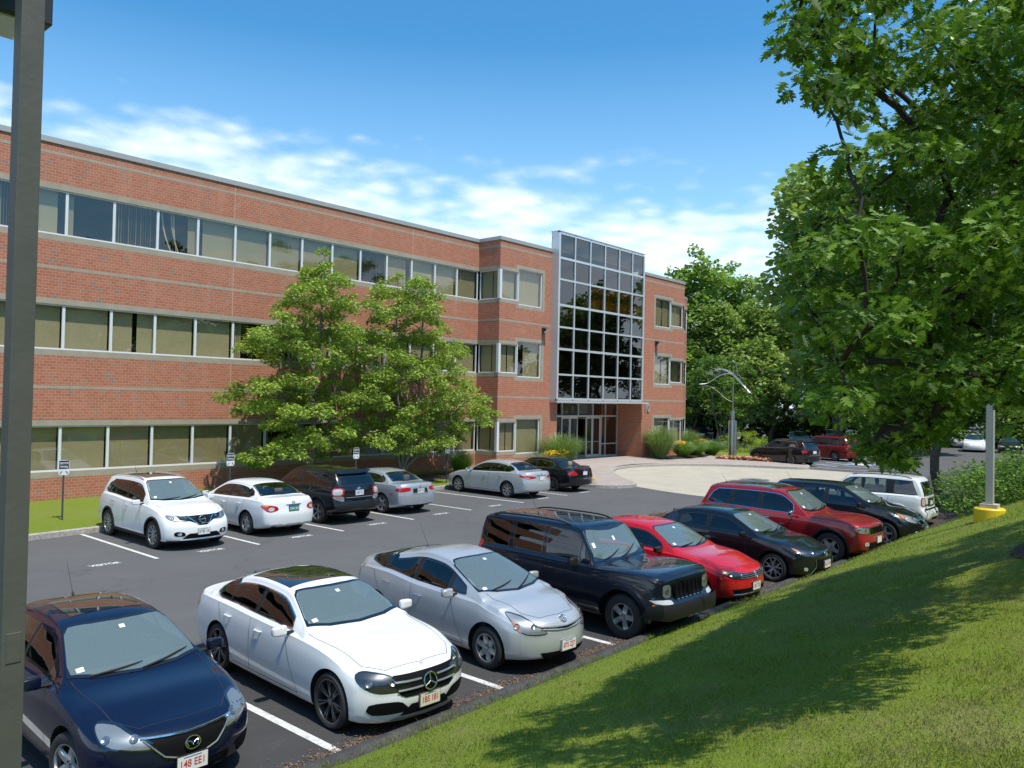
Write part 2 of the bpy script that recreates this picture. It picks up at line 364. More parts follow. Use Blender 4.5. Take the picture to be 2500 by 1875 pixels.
# tan driveway
mb = MB(); P = [(32.3, 20.6), (31.55, 18.5), (31.2, 16.9), (30.9, 12.0), (49.5, 12.0), (49.5, 19.0), (46.9, 24.0), (44.4, 26.2), (41.4, 26.9), (38, 26.2), (35, 24.3)]
mb.add([(x, y, 0.004) for x, y in P], [tuple(range(len(P)))], TAN); struct(mb.build('driveway'))
# mulch beds on the plaza and lawn
def bed(name, cx, cy, rx, ry, z, mat=MULCH, h=0.05, n=28, sq=2.0):
    mb = MB(); vs = []; 
    for r in (1.0, 0.85, 0.5, 0.02):
        for k in range(n):
            a = 2 * math.pi * k / n; c, s = math.cos(a), math.sin(a); q = (abs(c)**sq + abs(s)**sq)**(-1 / sq)
            wob = 1 + 0.05 * mnoise.noise(Vector((cx + c * 2, cy + s * 2, 0)))
            vs.append((cx + rx * c * q * r * wob, cy + ry * s * q * r * wob, z + h * (1 - r**3)))
    fs = [(i * n + k, i * n + (k + 1) % n, (i + 1) * n + (k + 1) % n, (i + 1) * n + k) for i in range(3) for k in range(n)]
    mb.add(vs, fs, mat); o = mb.build(name, smooth=True); return struct(o)
bed('mulch_bed', 27.4, 27.9, 2.4, 1.3, 0.215); bed('mulch_bed', 34.2, 26.9, 3.2, 1.15, 0.27); bed('mulch_bed', 49.4, 27.2, 3.6, 0.8, 0.30)
bed('mulch_bed', 23.9, 27.2, 1.6, 1.1, 0.21); bed('mulch_bed', 18.9, 27.2, 1.2, 0.9, 0.205)
bed('mulch_bed', 33.6, 6.6, 7.0, 3.4, 0.012, h=0.12, sq=3)
mb = MB(); P = [(52.75, 26.0), (53.6, 25.2), (56.4, 24.6), (61.5, 25.2), (66, 29), (68, 38), (60, 42), (56.2, 34), (53.8, 30)]
mb.add([(x, y, 0.165) for x, y in P], [tuple(range(len(P)))], MATS['strip_grass']); struct(mb.build('plaza_lawn'))
# painted markings
mb = MB()
def stripe(mb, x, y0, y1, w=0.10, mat=PAINTW, z=0.004, dx=0.0):
    mb.add([(x - w / 2, y0, z), (x + w / 2, y0, z), (x + w / 2 + dx, y1, z), (x - w / 2 + dx, y1, z)], [(0, 1, 2, 3)], mat)
for x in (0.1, 2.84, 5.56, 8.30, 11.06, 13.84, 16.62, 19.36, 22.4, 25.2): stripe(mb, x, 7.28, 12.7, 0.11)
for x in (2.9, 5.88, 8.90): stripe(mb, x, 18.95, far_curb_y(x) - 0.02, 0.10)
for x, dx, y0 in ((11.62, -0.05, 18.95), (14.55, -0.15, 19.2), (17.58, 0, 19.5), (20.60, -0.10, 19.8), (23.6, -0.25, 19.9), (26.8, 0.1, 20.2)): stripe(mb, x, y0, far_curb_y(x) - 0.02, 0.10, dx=dx)
struct(mb.build('parking_lines'))
mb = MB(); vt, ft = text_mesh('VISITOR', 0.30, 0.0, 0.62, 0.012)
zs_ = [v for v in vt]
for x, y in ((7.75, 19.1), (10.32, 19.05), (13.13, 19.24), (16.12, 19.56), (19.15, 19.84), (22.12, 20.03), (25.26, 20.25), (28.36, 20.44), (4.6, 19.0)):
    mb.add([(x + v[0] * 1.0, y + v[2] * 0.85, 0.006) for v in vt], ft, PAINTW)
struct(mb.build('visitor_lettering'))
mb = MB()
for k_ in range(7): a = 52.0 + k_ * 1.15; mb.add([(a, 18.2, .004), (a + .16, 18.2, .004), (a + 1.5, 20.2, .004), (a + 1.34, 20.2, .004)], [(0, 1, 2, 3)], PAINTW if k_ % 2 else PAINTB)
for x in (51.6, 54.5, 60.8): stripe(mb, x, 15.2, 21.0, 0.12, PAINTW)
mb.add([(55.9, 16.9, .005), (57.9, 16.9, .005), (57.9, 18.6, .005), (55.9, 18.6, .005)], [(0, 1, 2, 3)], PAINTB)
mb.add([(56.2, 17.3, .009), (57.6, 17.3, .009), (57.6, 18.2, .009), (56.2, 18.2, .009)], [(0, 1, 2, 3)], PAINTW)
struct(mb.build('accessible_bay_markings'))
# leaf litter along the near kerb (stuff) 
LITM = pbr('dry_leaves', (0.20, 0.115, 0.06), 0.9, var=0.6, vscale=20)
V = []; F = []; rg = np.random.default_rng(3); nl = 0
for i in range(16000):
    x = rg.uniform(4.6, 24); 
    dens = 0.5 + 0.5 * mnoise.noise(Vector((x * 0.9, 0, 0)))
    if rg.random() > 0.35 + dens: continue
    y = near_curb_y(x) + 0.02 + abs(rg.normal(0, 0.14)); a = rg.uniform(0, 6.28); s = rg.uniform(0.006, 0.020); z = rg.uniform(0.006, 0.018)
    c, q = math.cos(a) * s, math.sin(a) * s; tz = rg.uniform(-.012, .012)
    b0 = len(V); V += [(x + c, y + q, z + tz), (x - q * .5, y + c * .5, z), (x - c, y - q, z - tz * .3 + .004), (x + q * .5, y - c * .5, z + .006)]; F.append((b0, b0 + 1, b0 + 2, b0 + 3))
o = npmesh('leaf_litter', V, F, LITM); tag(o, 'thin band of dry brown leaf litter along the near kerb', 'leaf litter', kind='stuff')
# lawn blades (stuff): real little blades on the slope nearest the camera
def blade_mat():
    m, t, out = newmat('grass_blade'); g = nd(t, 'ShaderNodeNewGeometry').outputs['Position']
    a = nd(t, 'ShaderNodeTexNoise', {'Vector': g, 'Scale': 0.55, 'Detail': 5, 'Roughness': 0.65}).outputs[0]
    b_ = nd(t, 'ShaderNodeTexNoise', {'Vector': g, 'Scale': 3.5, 'Detail': 5, 'Roughness': 0.7}).outputs[0]
    f = nd(t, 'ShaderNodeTexWhiteNoise', {'Vector': nd(t, 'ShaderNodeVectorMath', {0: g, 1: (14, 14, 14)}, operation='MULTIPLY').outputs[0]}, noise_dimensions='3D').outputs[0]
    f = nd(t, 'ShaderNodeTexNoise', {'Vector': g, 'Scale': 30, 'Detail': 1}).outputs[0]
    gr = ramp(t, f, [(0.3, (0.110, 0.160, 0.014)), (0.55, (0.190, 0.250, 0.030)), (0.75, (0.29, 0.35, 0.07))])
    dr = ramp(t, f, [(0.3, (0.18, 0.155, 0.06)), (0.7, (0.36, 0.32, 0.15))])
    mk = mth(t, 'ADD', mth(t, 'MULTIPLY', a, 0.55), mth(t, 'MULTIPLY', b_, 0.45))
    mk = nd(t, 'ShaderNodeMapRange', {'Value': mk, 'From Min': 0.47, 'From Max': 0.57, 'To Min': 0.0, 'To Max': 0.75}).outputs[0]
    c = mixc(t, mk, gr, dr)
    d = nd(t, 'ShaderNodeBsdfDiffuse', {'Color': c}); tr = nd(t, 'ShaderNodeBsdfTranslucent', {'Color': c})
    mx = nd(t, 'ShaderNodeMixShader', {0: 0.35, 1: d.outputs[0], 2: tr.outputs[0]}); t.links.new(mx.outputs[0], out.inputs[0]); return m
BLADE = blade_mat()
N = 250000; rg = np.random.default_rng(5)
# sample on a plan region in front of the camera, denser near it
rr = 3.2 + 22 * rg.random(N)**1.7; th = R(2) + (R(80) - R(2)) * rg.random(N)
X = rr * np.cos(th); Y = rr * np.sin(th)
ok = Y < np.array([near_curb_y(x) - 0.25 + 0.05 * mnoise.noise(Vector((x * 3, 0, 0))) for x in X]); X, Y, rr = X[ok], Y[ok], rr[ok]
clump = np.array([mnoise.noise(Vector((x * 1.2, y * 1.2, 2))) + 0.6 * mnoise.noise(Vector((x * 5, y * 5, 7))) for x, y in zip(X, Y)])
ok = rg.random(len(X)) < np.clip(0.72 + clump * 0.7, 0.12, 1); X, Y, rr, clump = X[ok], Y[ok], rr[ok], clump[ok]
Z = np.array([hill(x, y) for x, y in zip(X, Y)]) - 0.004
n = len(X); hgt = (0.016 + 0.026 * rg.random(n)) * (1 + 0.5 * np.clip(clump, -0.5, 1)); hgt *= np.where(np.array([near_curb_y(x) for x in X]) - Y < 0.42, 1.7, 1.0)
wd = 0.0022 + 0.0012 * rr / 6; a = rg.uniform(0, 6.28, n); lean = rg.uniform(0.2, 1.3, n) * hgt; la = rg.uniform(0, 6.28, n)
V = np.zeros((n, 5, 3)); ca, sa = np.cos(a) * wd, np.sin(a) * wd; lx, ly = np.cos(la) * lean, np.sin(la) * lean
for i, (s, h, w) in enumerate(((-1, 0, 0), (1, 0, 0), (1, 0.55, 0.35), (-1, 0.55, 0.35), (0, 1, 1.0))):
    V[:, i, 0] = X + s * ca * (1 - .3 * (h > 0)) + lx * w; V[:, i, 1] = Y + s * sa * (1 - .3 * (h > 0)) + ly * w; V[:, i, 2] = Z + hgt * h
b0 = np.arange(n)[:, None] * 5
F = np.concatenate([b0 + np.array([[0, 1, 2]]), b0 + np.array([[0, 2, 3]]), b0 + np.array([[3, 2, 4]])], 0)
o = npmesh('lawn_grass', V.reshape(-1, 3), F, BLADE); tag(o, 'short mown grass with dry patches on the foreground slope', 'grass', kind='stuff')
# ================================================================ building
def brick_mat():
    m, t, out = newmat('red_brick'); gm = nd(t, 'ShaderNodeNewGeometry'); p = nd(t, 'ShaderNodeSeparateXYZ', {0: gm.outputs['Position']}).outputs
    nrm = nd(t, 'ShaderNodeSeparateXYZ', {0: gm.outputs['True Normal']}).outputs
    isx = mth(t, 'GREATER_THAN', mth(t, 'ABSOLUTE', nrm[0]), 0.72)
    u = mth(t, 'ADD', mth(t, 'MULTIPLY', p[1], isx), mth(t, 'MULTIPLY', p[0], mth(t, 'SUBTRACT', 1.0, isx)))
    rowf = mth(t, 'DIVIDE', mth(t, 'ADD', p[2], 20.0), 0.1016); row = mth(t, 'FLOOR', rowf); fz = mth(t, 'FRACT', rowf)
    uf = mth(t, 'ADD', mth(t, 'DIVIDE', mth(t, 'ADD', u, 100.0), 0.2032), mth(t, 'MULTIPLY', mth(t, 'MODULO', row, 2.0), 0.5))
    cl = mth(t, 'FLOOR', uf); fu = mth(t, 'FRACT', uf)
    wn = nd(t, 'ShaderNodeTexWhiteNoise', {'Vector': nd(t, 'ShaderNodeCombineXYZ', {0: cl, 1: row, 2: 0.0}).outputs[0]}, noise_dimensions='2D').outputs['Value']
    du = mth(t, 'MINIMUM', fu, mth(t, 'SUBTRACT', 1.0, fu)); dz = mth(t, 'MINIMUM', fz, mth(t, 'SUBTRACT', 1.0, fz))
    mor = mth(t, 'MAXIMUM', mth(t, 'LESS_THAN', mth(t, 'MULTIPLY', du, 0.2032), 0.0065), mth(t, 'LESS_THAN', mth(t, 'MULTIPLY', dz, 0.1016), 0.0065))
    c = ramp(t, wn, [(0.0, (0.375, 0.128, 0.078)), (0.35, (0.418, 0.152, 0.094)), (0.7, (0.445, 0.172, 0.110)), (0.94, (0.36, 0.170, 0.115)), (0.955, (0.285, 0.205, 0.145)), (0.97, (0.225, 0.195, 0.150)), (0.985, (0.19, 0.19, 0.165))], 'CONSTANT')
    big = nd(t, 'ShaderNodeTexNoise', {'Vector': gm.outputs['Position'], 'Scale': 0.8, 'Detail': 5, 'Roughness': 0.65}).outputs[0]
    sp = nd(t, 'ShaderNodeTexNoise', {'Vector': gm.outputs['Position'], 'Scale': 30, 'Detail': 3}).outputs[0]
    c = mixc(t, mth(t, 'MULTIPLY', big, 0.40), c, (0.45, 0.20, 0.125))
    c = mixc(t, mth(t, 'MULTIPLY', sp, 0.30), c, (0.26, 0.09, 0.055))
    sm = nd(t, 'ShaderNodeMapping', {'Vector': gm.outputs['Position'], 'Scale': (1.6, 1.6, 0.12)}).outputs[0]
    sn = nd(t, 'ShaderNodeTexNoise', {'Vector': sm, 'Scale': 1.3, 'Detail': 5, 'Roughness': 0.7}).outputs[0]
    c = mixc(t, nd(t, 'ShaderNodeMapRange', {'Value': sn, 'From Min': 0.52, 'From Max': 0.75, 'To Min': 0.0, 'To Max': 0.42}).outputs[0], c, (0.27, 0.13, 0.09))
    c = mixc(t, nd(t, 'ShaderNodeMapRange', {'Value': sn, 'From Min': 0.44, 'From Max': 0.30, 'To Min': 0.0, 'To Max': 0.35}).outputs[0], c, (0.48, 0.26, 0.19))
    c = mixc(t, mor, c, (0.50, 0.29, 0.19))
    b = nd(t, 'ShaderNodeBsdfPrincipled', {'Base Color': c, 'Roughness': 0.9, 'Specular IOR Level': 0.2})
    bp = nd(t, 'ShaderNodeBump', {'Strength': 0.5, 'Distance': 0.004, 'Height': mth(t, 'SUBTRACT', 1.0, mor)}); t.links.new(bp.outputs[0], b.inputs['Normal'])
    t.links.new(b.outputs[0], out.inputs[0]); return m
BRICK = brick_mat()
STONE = pbr('grey_beige_block', (0.335, 0.285, 0.215), 0.9, var=0.10, vscale=2.5, bump=0.3, bscale=60)
COPING = pbr('metal_coping', (0.40, 0.385, 0.35), 0.45, metal=0.3, var=0.04, vscale=1.0)
FRAME = pbr('white_window_frame', (0.66, 0.67, 0.67), 0.4, spec=0.5)
ALU = pbr('light_aluminium', (0.60, 0.62, 0.62), 0.35, metal=0.35)
BLIND = pbr('vertical_blind', (0.50, 0.46, 0.31), 0.8, var=0.06, vscale=1.2)
_t = BLIND.node_tree; _b = [n for n in _t.nodes if n.type == 'BSDF_PRINCIPLED'][0]; _c = _b.inputs['Base Color'].links[0].from_socket
_r = nd(_t, 'ShaderNodeObjectInfo').outputs['Random']; _v = mth(_t, 'MULTIPLY_ADD', _r, 0.34, 0.74)
_t.links.new(nd(_t, 'ShaderNodeHueSaturation', {'Color': _c, 'Value': _v, 'Saturation': mth(_t, 'MULTIPLY_ADD', _r, -0.25, 1.1)}).outputs[0], _b.inputs['Base Color'])
BLINDL = pbr('pale_blind', (0.62, 0.59, 0.46), 0.8)
AMBER = pbr('amber_curtain', (0.80, 0.42, 0.06), 0.8, var=0.2, vscale=6)
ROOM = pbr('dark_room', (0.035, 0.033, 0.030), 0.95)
WGLASS = glass('window_glass', (0.80, 0.775, 0.68), refl=0.085)
TGLASS = glass('tower_glass', (0.36, 0.32, 0.26), refl=0.09)
DGLASS = glass('door_glass', (0.42, 0.46, 0.42), refl=0.08)
B = empty('office_building', (31, 33, 0)); tag(B, 'three storey red brick office block with ribbon windows and a tall glazed entrance bay', 'building')
class PB(MB):    # builds in world coordinates, under the building's empty
    def build(s, name, parent=B, smooth=False, ang=35):
        o = MB.build(s, name, None, smooth, ang); o.parent = parent
        o.matrix_parent_inverse = Matrix.Identity(4)
        if parent is B: o.location = (-B.location.x, -B.location.y, -B.location.z)
        return o
YM, YB, ZR = 29.68, 28.12, 12.42       # main wall plane, bay wall plane, brick top
SILL = (1.20, 5.38, 9.31); HEAD = (2.77, 6.93, 10.86)
X0 = -12.0; XC = 31.06; XR = 50.72; XT0, XT1 = 36.15, 45.25
w = PB(); zs = [0.0, 1.0, 2.98, 5.17, 7.13, 9.11, 11.06, ZR]
# wall bands (brick) of the main block between the window ribbons; stone bands sit 2 mm proud
for a, b in ((-0.2, 1.0), (2.98, 5.17), (7.13, 9.11), (11.06, ZR)): w.box(X0, XC - 0.001, YM, YM + 0.3, a, b, BRICK)
# return wall of the bay (faces -X)
for a, b in ((-0.2, 1.0), (2.98, 5.17), (7.13, 9.11), (11.06, ZR)): w.box(XC, XC + 0.3, YB + 0.3, YM + 0.3, a, b, BRICK)
# bay wall left of the tower: openings x 31.06-34.62 stepped
def wallholes(w, x0, x1, y0, y1, z0, z1, holes, mat):
    xsn = sorted({x0, x1, *[h[0] for h in holes], *[h[1] for h in holes]}); zsn = sorted({z0, z1, *[h[2] for h in holes], *[h[3] for h in holes]})
    for i in range(len(xsn) - 1):
        run = None
        for j in range(len(zsn) - 1):
            cx, cz = (xsn[i] + xsn[i + 1]) / 2, (zsn[j] + zsn[j + 1]) / 2
            inh = any(h[0] < cx < h[1] and h[2] < cz < h[3] for h in holes)
            if not inh:
                if run is None: run = [zsn[j], zsn[j + 1]]
                else: run[1] = zsn[j + 1]
            if (inh or j == len(zsn) - 2) and run: w.box(xsn[i], xsn[i + 1], y0, y1, run[0], run[1], mat); run = None
BIG = ((1.03, 2.93), (5.20, 7.15), (9.12, 11.07))
hl = []; hr = []
for (s, h), (bs, bh) in zip(zip(SILL, HEAD), BIG):
    hl += [(XC, 32.59, s - 0.21, h + 0.21), (32.38, 34.84, bs - 0.2, bh + 0.22)]
    hr += [(46.62, 49.12, bs - 0.2, bh + 0.22), (49.0, XR - 0.02, s - 0.21, h + 0.21)]
wallholes(w, XC, XT0, YB, YB + 0.3, -0.2, ZR, hl, BRICK)
wallholes(w, XT1, XR, YB, YB + 0.3, -0.2, ZR, hr, BRICK)
w.box(XT1, XT1 + 0.3, YB + 0.3, 31.4, -0.2, 4.0, BRICK)        # side of the entrance recess
w.box(XT0 - 0.3, XT0, YB + 0.3, 31.4, -0.2, 4.0, BRICK)
for a, b in ((-0.2, 0.99), (2.98, 5.17), (7.13, 9.11), (11.06, 11.6)): w.box(XR - 0.3, XR, YB + 0.3, 29.6, a, b, BRICK)
w.build('wall')
# rounded end wall
cw = PB(); CX, CY, CR = 51.5, 33.0, 4.1
def arc(r, z0, z1, mat, mb, r2=None, n=26, a0=-118, a1=60):
    r2 = r2 or r - 0.25; vs = []; fs = []
    for i in range(n + 1):
        a = R(a0 + (a1 - a0) * i / n)
        for q, z in ((r, z0), (r, z1), (r2, z1), (r2, z0)): vs.append((CX + q * math.cos(a), CY + q * math.sin(a), z))
    for i in range(n):
        for j in range(4): fs.append((i * 4 + j, (i + 1) * 4 + j, (i + 1) * 4 + (j + 1) % 4, i * 4 + (j + 1) % 4))
    fs = [f[::-1] for f in fs]; mb.add(vs, fs, mat)
for a, b in ((-0.2, 1.0), (2.98, 5.17), (7.13, 9.11), (11.06, 11.62)): arc(CR, a, b, BRICK, cw)
cw.build('rounded_wall')
cs = PB()
for s, h in zip(SILL, HEAD): arc(CR + .003, s - .2, s, STONE, cs); arc(CR + .003, h, h + .2, STONE, cs)
for z in (4.04, 8.13): arc(CR + .003, z, z + .1, STONE, cs)
arc(CR + .02, 11.62, 11.8, COPING, cs); cs.build('rounded_stone_band')
for s, h in zip(SILL, HEAD):
    g = PB(); arc(CR - .08, s, h, glass('curved_glass', (0.2, 0.26, 0.24), 0.3), g, CR - .10)
    for k_ in range(10):
        a = R(-118 + 178 * k_ / 9); c, s_ = math.cos(a), math.sin(a); g.tube([(CX + (CR - .05) * c, CY + (CR - .05) * s_, s), (CX + (CR - .05) * c, CY + (CR - .05) * s_, h)], 0.035, FRAME, n=4)
    g.build('curved_window')
# stone bands
st = PB(); e = 0.003
for z in (4.04, 8.13, 12.05):
    st.box(X0, XC - 0.001 - 0.0, YM - e, YM, z, z + 0.1016, STONE)
    st.box(XC - e, XC, YB - e, YM - e, z, z + 0.1016, STONE)
    st.box(XC, XT0, YB - e, YB, z, z + 0.1016, STONE); st.box(XT1, XR, YB - e, YB, z, z + 0.1016, STONE)
for s, h in zip(SILL, HEAD):
    for a, b in ((s - 0.21, s), (h, h + 0.20)):
        st.box(X0, XC - 0.002, YM - e, YM + 0.28, a, b, STONE)
        st.box(XC - e, XC + 0.25, YB + 0.26, YM - e - .001, a, b, STONE)
for hs in (hl, hr):
    for i in range(3):
        (s, h), (bs, bh) = (SILL[i], HEAD[i]), BIG[i]
        lf = hs is hl; bx0, bx1 = (32.60, 34.62) if lf else (46.82, 48.88); ox0, ox1 = (32.38, 34.84) if lf else (46.62, 49.12)
        ya, yb = YB - e, YB + 0.27
        sx0, sx1 = (XC - e, 32.60) if lf else (48.88, XR)
        st.box(ox0 if not lf else bx0 - 0.22, ox1, ya, yb, bh, bh + 0.21, STONE)
        st.box(ox0 if not lf else bx0 - 0.22, ox1, ya, yb, bs - 0.2, bs, STONE)
        if lf:
            st.box(bx1, ox1, ya, yb, bs, bh, STONE)
            st.box(sx0, bx0 - 0.22, ya, yb, h, h + 0.2, STONE); st.box(bx0 - .22, bx0, ya, yb, h, bh, STONE)
            st.box(sx0, bx0 - 0.22, ya, yb, s - 0.2, s, STONE); st.box(bx0 - .22, bx0, ya, yb, bs, s, STONE)
        else:
            st.box(ox0, bx0, ya, yb, bs, bh, STONE)
            st.box(ox1, sx1, ya, yb, h, h + 0.2, STONE); st.box(bx1, ox1, ya, yb, h, bh, STONE)
            st.box(ox1, sx1, ya, yb, s - 0.2, s, STONE); st.box(bx1, ox1, ya, yb, bs, s, STONE)
st.build('stone_band')
JO = pbr('pale_joint_sealant', (0.52, 0.36, 0.27), 0.8)
for x in (16.7, 26.3, 7.1, 31.03):
    jt = PB()
    for a, b in ((0.2, 0.99), (2.98, 5.17), (7.13, 9.11), (11.06, ZR)): jt.box(x - .012, x + .012, YM - .006, YM - .0035, a, b, JO)
    jt.build('expansion_joint')
cp = PB(); z0, z1 = ZR, ZR + 0.19
cp.box(X0, XC + 0.28, YM - 0.05, YM + 0.35, z0, z1, COPING); cp.box(XC - 0.05, XC + 0.33, YB + .33, YM - 0.05, z0, z1 - .001, COPING)
cp.box(XC - 0.05, XT0 + .1, YB - 0.05, YB + 0.33, z0, z1, COPING); cp.box(XT1 - .1, XR + 0.05, YB - 0.05, YB + 0.33, z0, z1, COPING); cp.box(XR - .28, XR + .05, YB + .33, 50, z0, z1, COPING)
cp.build('coping')
rf = PB(); rf.box(X0, XC + .3, YM + 0.3, 50, 12.1, 12.3, COPING); rf.box(XC + .3, XR - .3, YB + 0.3, 50, 12.1, 12.3, COPING); rf.box(XR - .3, XR - .001, 29.6, 50, 11.5, ZR, BRICK)
rf.build('roof')
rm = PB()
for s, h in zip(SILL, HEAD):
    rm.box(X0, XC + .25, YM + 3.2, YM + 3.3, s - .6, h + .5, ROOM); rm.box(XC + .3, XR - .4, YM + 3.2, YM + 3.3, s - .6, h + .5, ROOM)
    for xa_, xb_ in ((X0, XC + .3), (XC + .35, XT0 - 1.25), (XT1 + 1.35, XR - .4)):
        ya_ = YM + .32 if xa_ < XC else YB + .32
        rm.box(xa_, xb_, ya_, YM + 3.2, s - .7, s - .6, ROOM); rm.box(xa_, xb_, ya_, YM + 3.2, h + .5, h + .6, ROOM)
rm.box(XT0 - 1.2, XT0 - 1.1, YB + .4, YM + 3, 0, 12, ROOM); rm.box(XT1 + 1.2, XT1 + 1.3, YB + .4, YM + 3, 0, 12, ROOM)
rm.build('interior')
def blinds(mb, x0, x1, z0, z1, y, cover=((0, 1),), mat=BLIND, open_=0.25, sway=0.0, rg=rng):
    wd = 0.089; x = x0 + 0.02
    while x < x1 - 0.03:
        t = (x - x0) / (x1 - x0)
        if any(a <= t <= b for a, b in cover):
            an = open_ * (0.85 + 0.3 * rg.random()); dx, dy = wd * 0.56 * math.cos(an), wd * 0.56 * math.sin(an)
            sw = sway * math.sin(t * 7) ; xc = x + wd / 2
            n_ = 5; vs = []
            for k_ in range(n_ + 1):
                q = k_ / n_; o = sw * (1 - q)**2; s_ = (1 - 0.5 * abs(sway) * (1 - q))
                vs += [(xc - dx * s_ + o, y - dy, z0 + (z1 - z0) * q), (xc + dx * s_ + o, y + dy, z0 + (z1 - z0) * q)]
            mb.add(vs, [(2 * k_, 2 * k_ + 1, 2 * k_ + 3, 2 * k_ + 2) for k_ in range(n_)], mat)
        x += wd * 1.0
def window(x0, x1, z0, z1, yp, style='full', axis='x', fw=0.045, label=None):
    """one window: white frame > pane, blind.  axis 'y' = in the return wall (facing -X)"""
    def T(mb):
        if axis == 'y': mb.v = [(yp + (v[1] - yp), x0 + x1 - v[0], v[2]) for v in mb.v]; return mb
        return mb
    d0, d1 = yp + 0.05, yp + 0.12
    f = PB(); f.box(x0, x0 + fw, d0, d1, z0, z1, FRAME); f.box(x1 - fw, x1, d0, d1, z0, z1, FRAME); f.box(x0 + fw, x1 - fw, d0, d1, z0, z0 + 0.055, FRAME); f.box(x0 + fw, x1 - fw, d0, d1, z1 - 0.05, z1, FRAME)
    fo = T(f).build('window')
    g = PB(); g.add([(x0 + fw, d1 - .03, z0 + .05), (x1 - fw, d1 - .03, z0 + .05), (x1 - fw, d1 - .03, z1 - .05), (x0 + fw, d1 - .03, z1 - .05)], [(0, 1, 2, 3)], WGLASS)
    T(g); go = g.build('pane', fo)
    bl = PB(); yb = yp + 0.26
    if style == 'full': blinds(bl, x0, x1 - 0.05, z0 + .03, z1, yb, open_=0.12)
    elif style == 'slit': blinds(bl, x0, x1, z0 + .03, z1, yb, ((0, .50), (.58, 1)), open_=0.10)
    elif style == 'open': blinds(bl, x0, x1, z0 + .03, z1, yb, ((0, .9),), open_=1.0)
    elif style == 'left': blinds(bl, x0, x1, z0 + .03, z1, yb, ((0, .16),), open_=0.15)
    elif style == 'right': blinds(bl, x0, x1, z0 + .03, z1, yb, ((.34, 1),), open_=0.12)
    elif style == 'most': blinds(bl, x0, x1, z0 + .03, z1, yb, ((0, .80),), open_=0.2)
    elif style == 'gapl': blinds(bl, x0, x1, z0 + .03, z1, yb, ((.02, .06), (.15, .97)), open_=0.12)
    elif style == 'drape': blinds(bl, x0, x1, z0 + .05, z1, yb, ((.1, .18), (.32, .46)), open_=0.5, sway=0.5, mat=BLINDL); blinds(bl, x0, x1, z0 + .03, z1, yb, ((.78, 1),), open_=.15)
    elif style == 'dark': blinds(bl, x0, x1, z0 + .03, z1, yb, ((0, .25),), open_=0.3)
    if bl.v: T(bl).build('blind', fo)
    return fo
MOD = 1.5855
ST3 = ['full', 'full', 'full', 'most', 'open', 'full', 'full', 'full', 'full', 'gapl', 'drape', 'open', 'left', 'most', 'open', 'dark']
ST2 = ['full', 'slit', 'full', 'full', 'full', 'slit', 'full', 'open', 'dark', 'full', 'full', 'slit', 'full', 'full', 'full', 'full']
ST1 = ['full', 'full', 'full', 'slit', 'full', 'full', 'dark', 'open', 'full', 'full', 'full', 'full', 'full', 'full', 'full', 'full']
for fl in range(3):
    for k_ in range(19):
        x1 = XC - MOD * k_; sty = (ST1, ST2, ST3)[fl]; s_ = sty[k_] if k_ < len(sty) else 'full'
        window(x1 - MOD + 0.0005, x1 - (0.003 if k_ == 0 else 0.0005), SILL[fl], HEAD[fl], YM, s_)
    s, h = SILL[fl], HEAD[fl]; bs, bh = BIG[fl]
    window(28.28, 29.62, s, h, XC, 'slit', axis='y')
    mb = PB(); mb.box(XC - 0.02, XC + 0.15, YB - 0.02, YB + 0.15, s, h, FRAME); mb.build('corner_post')
    window(XC + 0.152, 32.55, s, h, YB, 'slit' if fl < 2 else 'full'); window(32.60, 34.62, bs, bh, YB, ('full', 'right', 'full')[fl], fw=0.06)
    window(46.82, 48.88, bs, bh, YB, ('most', 'slit', 'slit')[fl], fw=0.06); window(48.92, 50.55, s, h, YB, ('slit', 'open', 'slit')[fl], fw=0.06)
# ---- glazed entrance bay
YT = 27.62; cx_ = [35.52, 37.0, 38.52, 40.05, 41.6, 43.1, 44.5]; cz_ = [4.05, 5.45, 6.90, 8.15, 9.40, 10.86, 12.08, 13.50]
T = PB(); hw = 0.045
for i, x in enumerate(cx_):
    ww = 0.075 if i in (0, 6) else hw
    T.box(x - ww, x + ww, YT, YT + 0.14, cz_[0], cz_[-1], ALU)
for i in range(len(cx_) - 1):
    for j, z in enumerate(cz_):
        hh = 0.075 if j in (0, 7) else (0.05 if j % 2 else 0.065)
        T.box(cx_[i] + (0.075 if i == 0 else hw), cx_[i + 1] - (0.075 if i == 5 else hw), YT + .002, YT + 0.138, z - hh, z + hh, ALU)
TO = T.build('entrance_bay_frame')
for i in range(6):
    for j in range(7):
        g = PB(); tilt = rng.uniform(-.007, .007); t2 = rng.uniform(-.006, .006); ya = YT + .06
        g.add([(cx_[i] + .04, ya - t2, cz_[j] + .05), (cx_[i + 1] - .04, ya - t2 + tilt, cz_[j] + .05), (cx_[i + 1] - .04, ya + t2 + tilt, cz_[j + 1] - .05), (cx_[i] + .04, ya + t2, cz_[j + 1] - .05)], [(0, 1, 2, 3)], TGLASS); g.build('pane', TO)
T = PB(); xa, xb = cx_[0] - .075, cx_[6] + .075
T.box(xa, xa + .04, YT + .14, YB - .003, 3.96, 13.575, ALU); T.box(xb - .04, xb, YT + .14, YB - .003, 3.96, 13.575, ALU); T.box(xa, xb, YB + .01, YB + .06, 12.62, 13.57, ALU)   # cheeks
T.box(xa - .03, xb + .03, YT - .03, YB + .09, 13.575, 13.62, ALU)
T.build('entrance_bay_cheek')
T = PB(); T.box(xa + .04, XT1 + .0, YT + .005, 30.1, 3.86, 3.96, ALU); T.build('soffit')
T = PB(); T.box(xa + .05, xb - .05, 30.95, 31.0, 3.97, 12.5, ROOM); T.box(xa + .05, xb - .05, YB + .02, 31.0, 12.5, 12.6, ROOM)
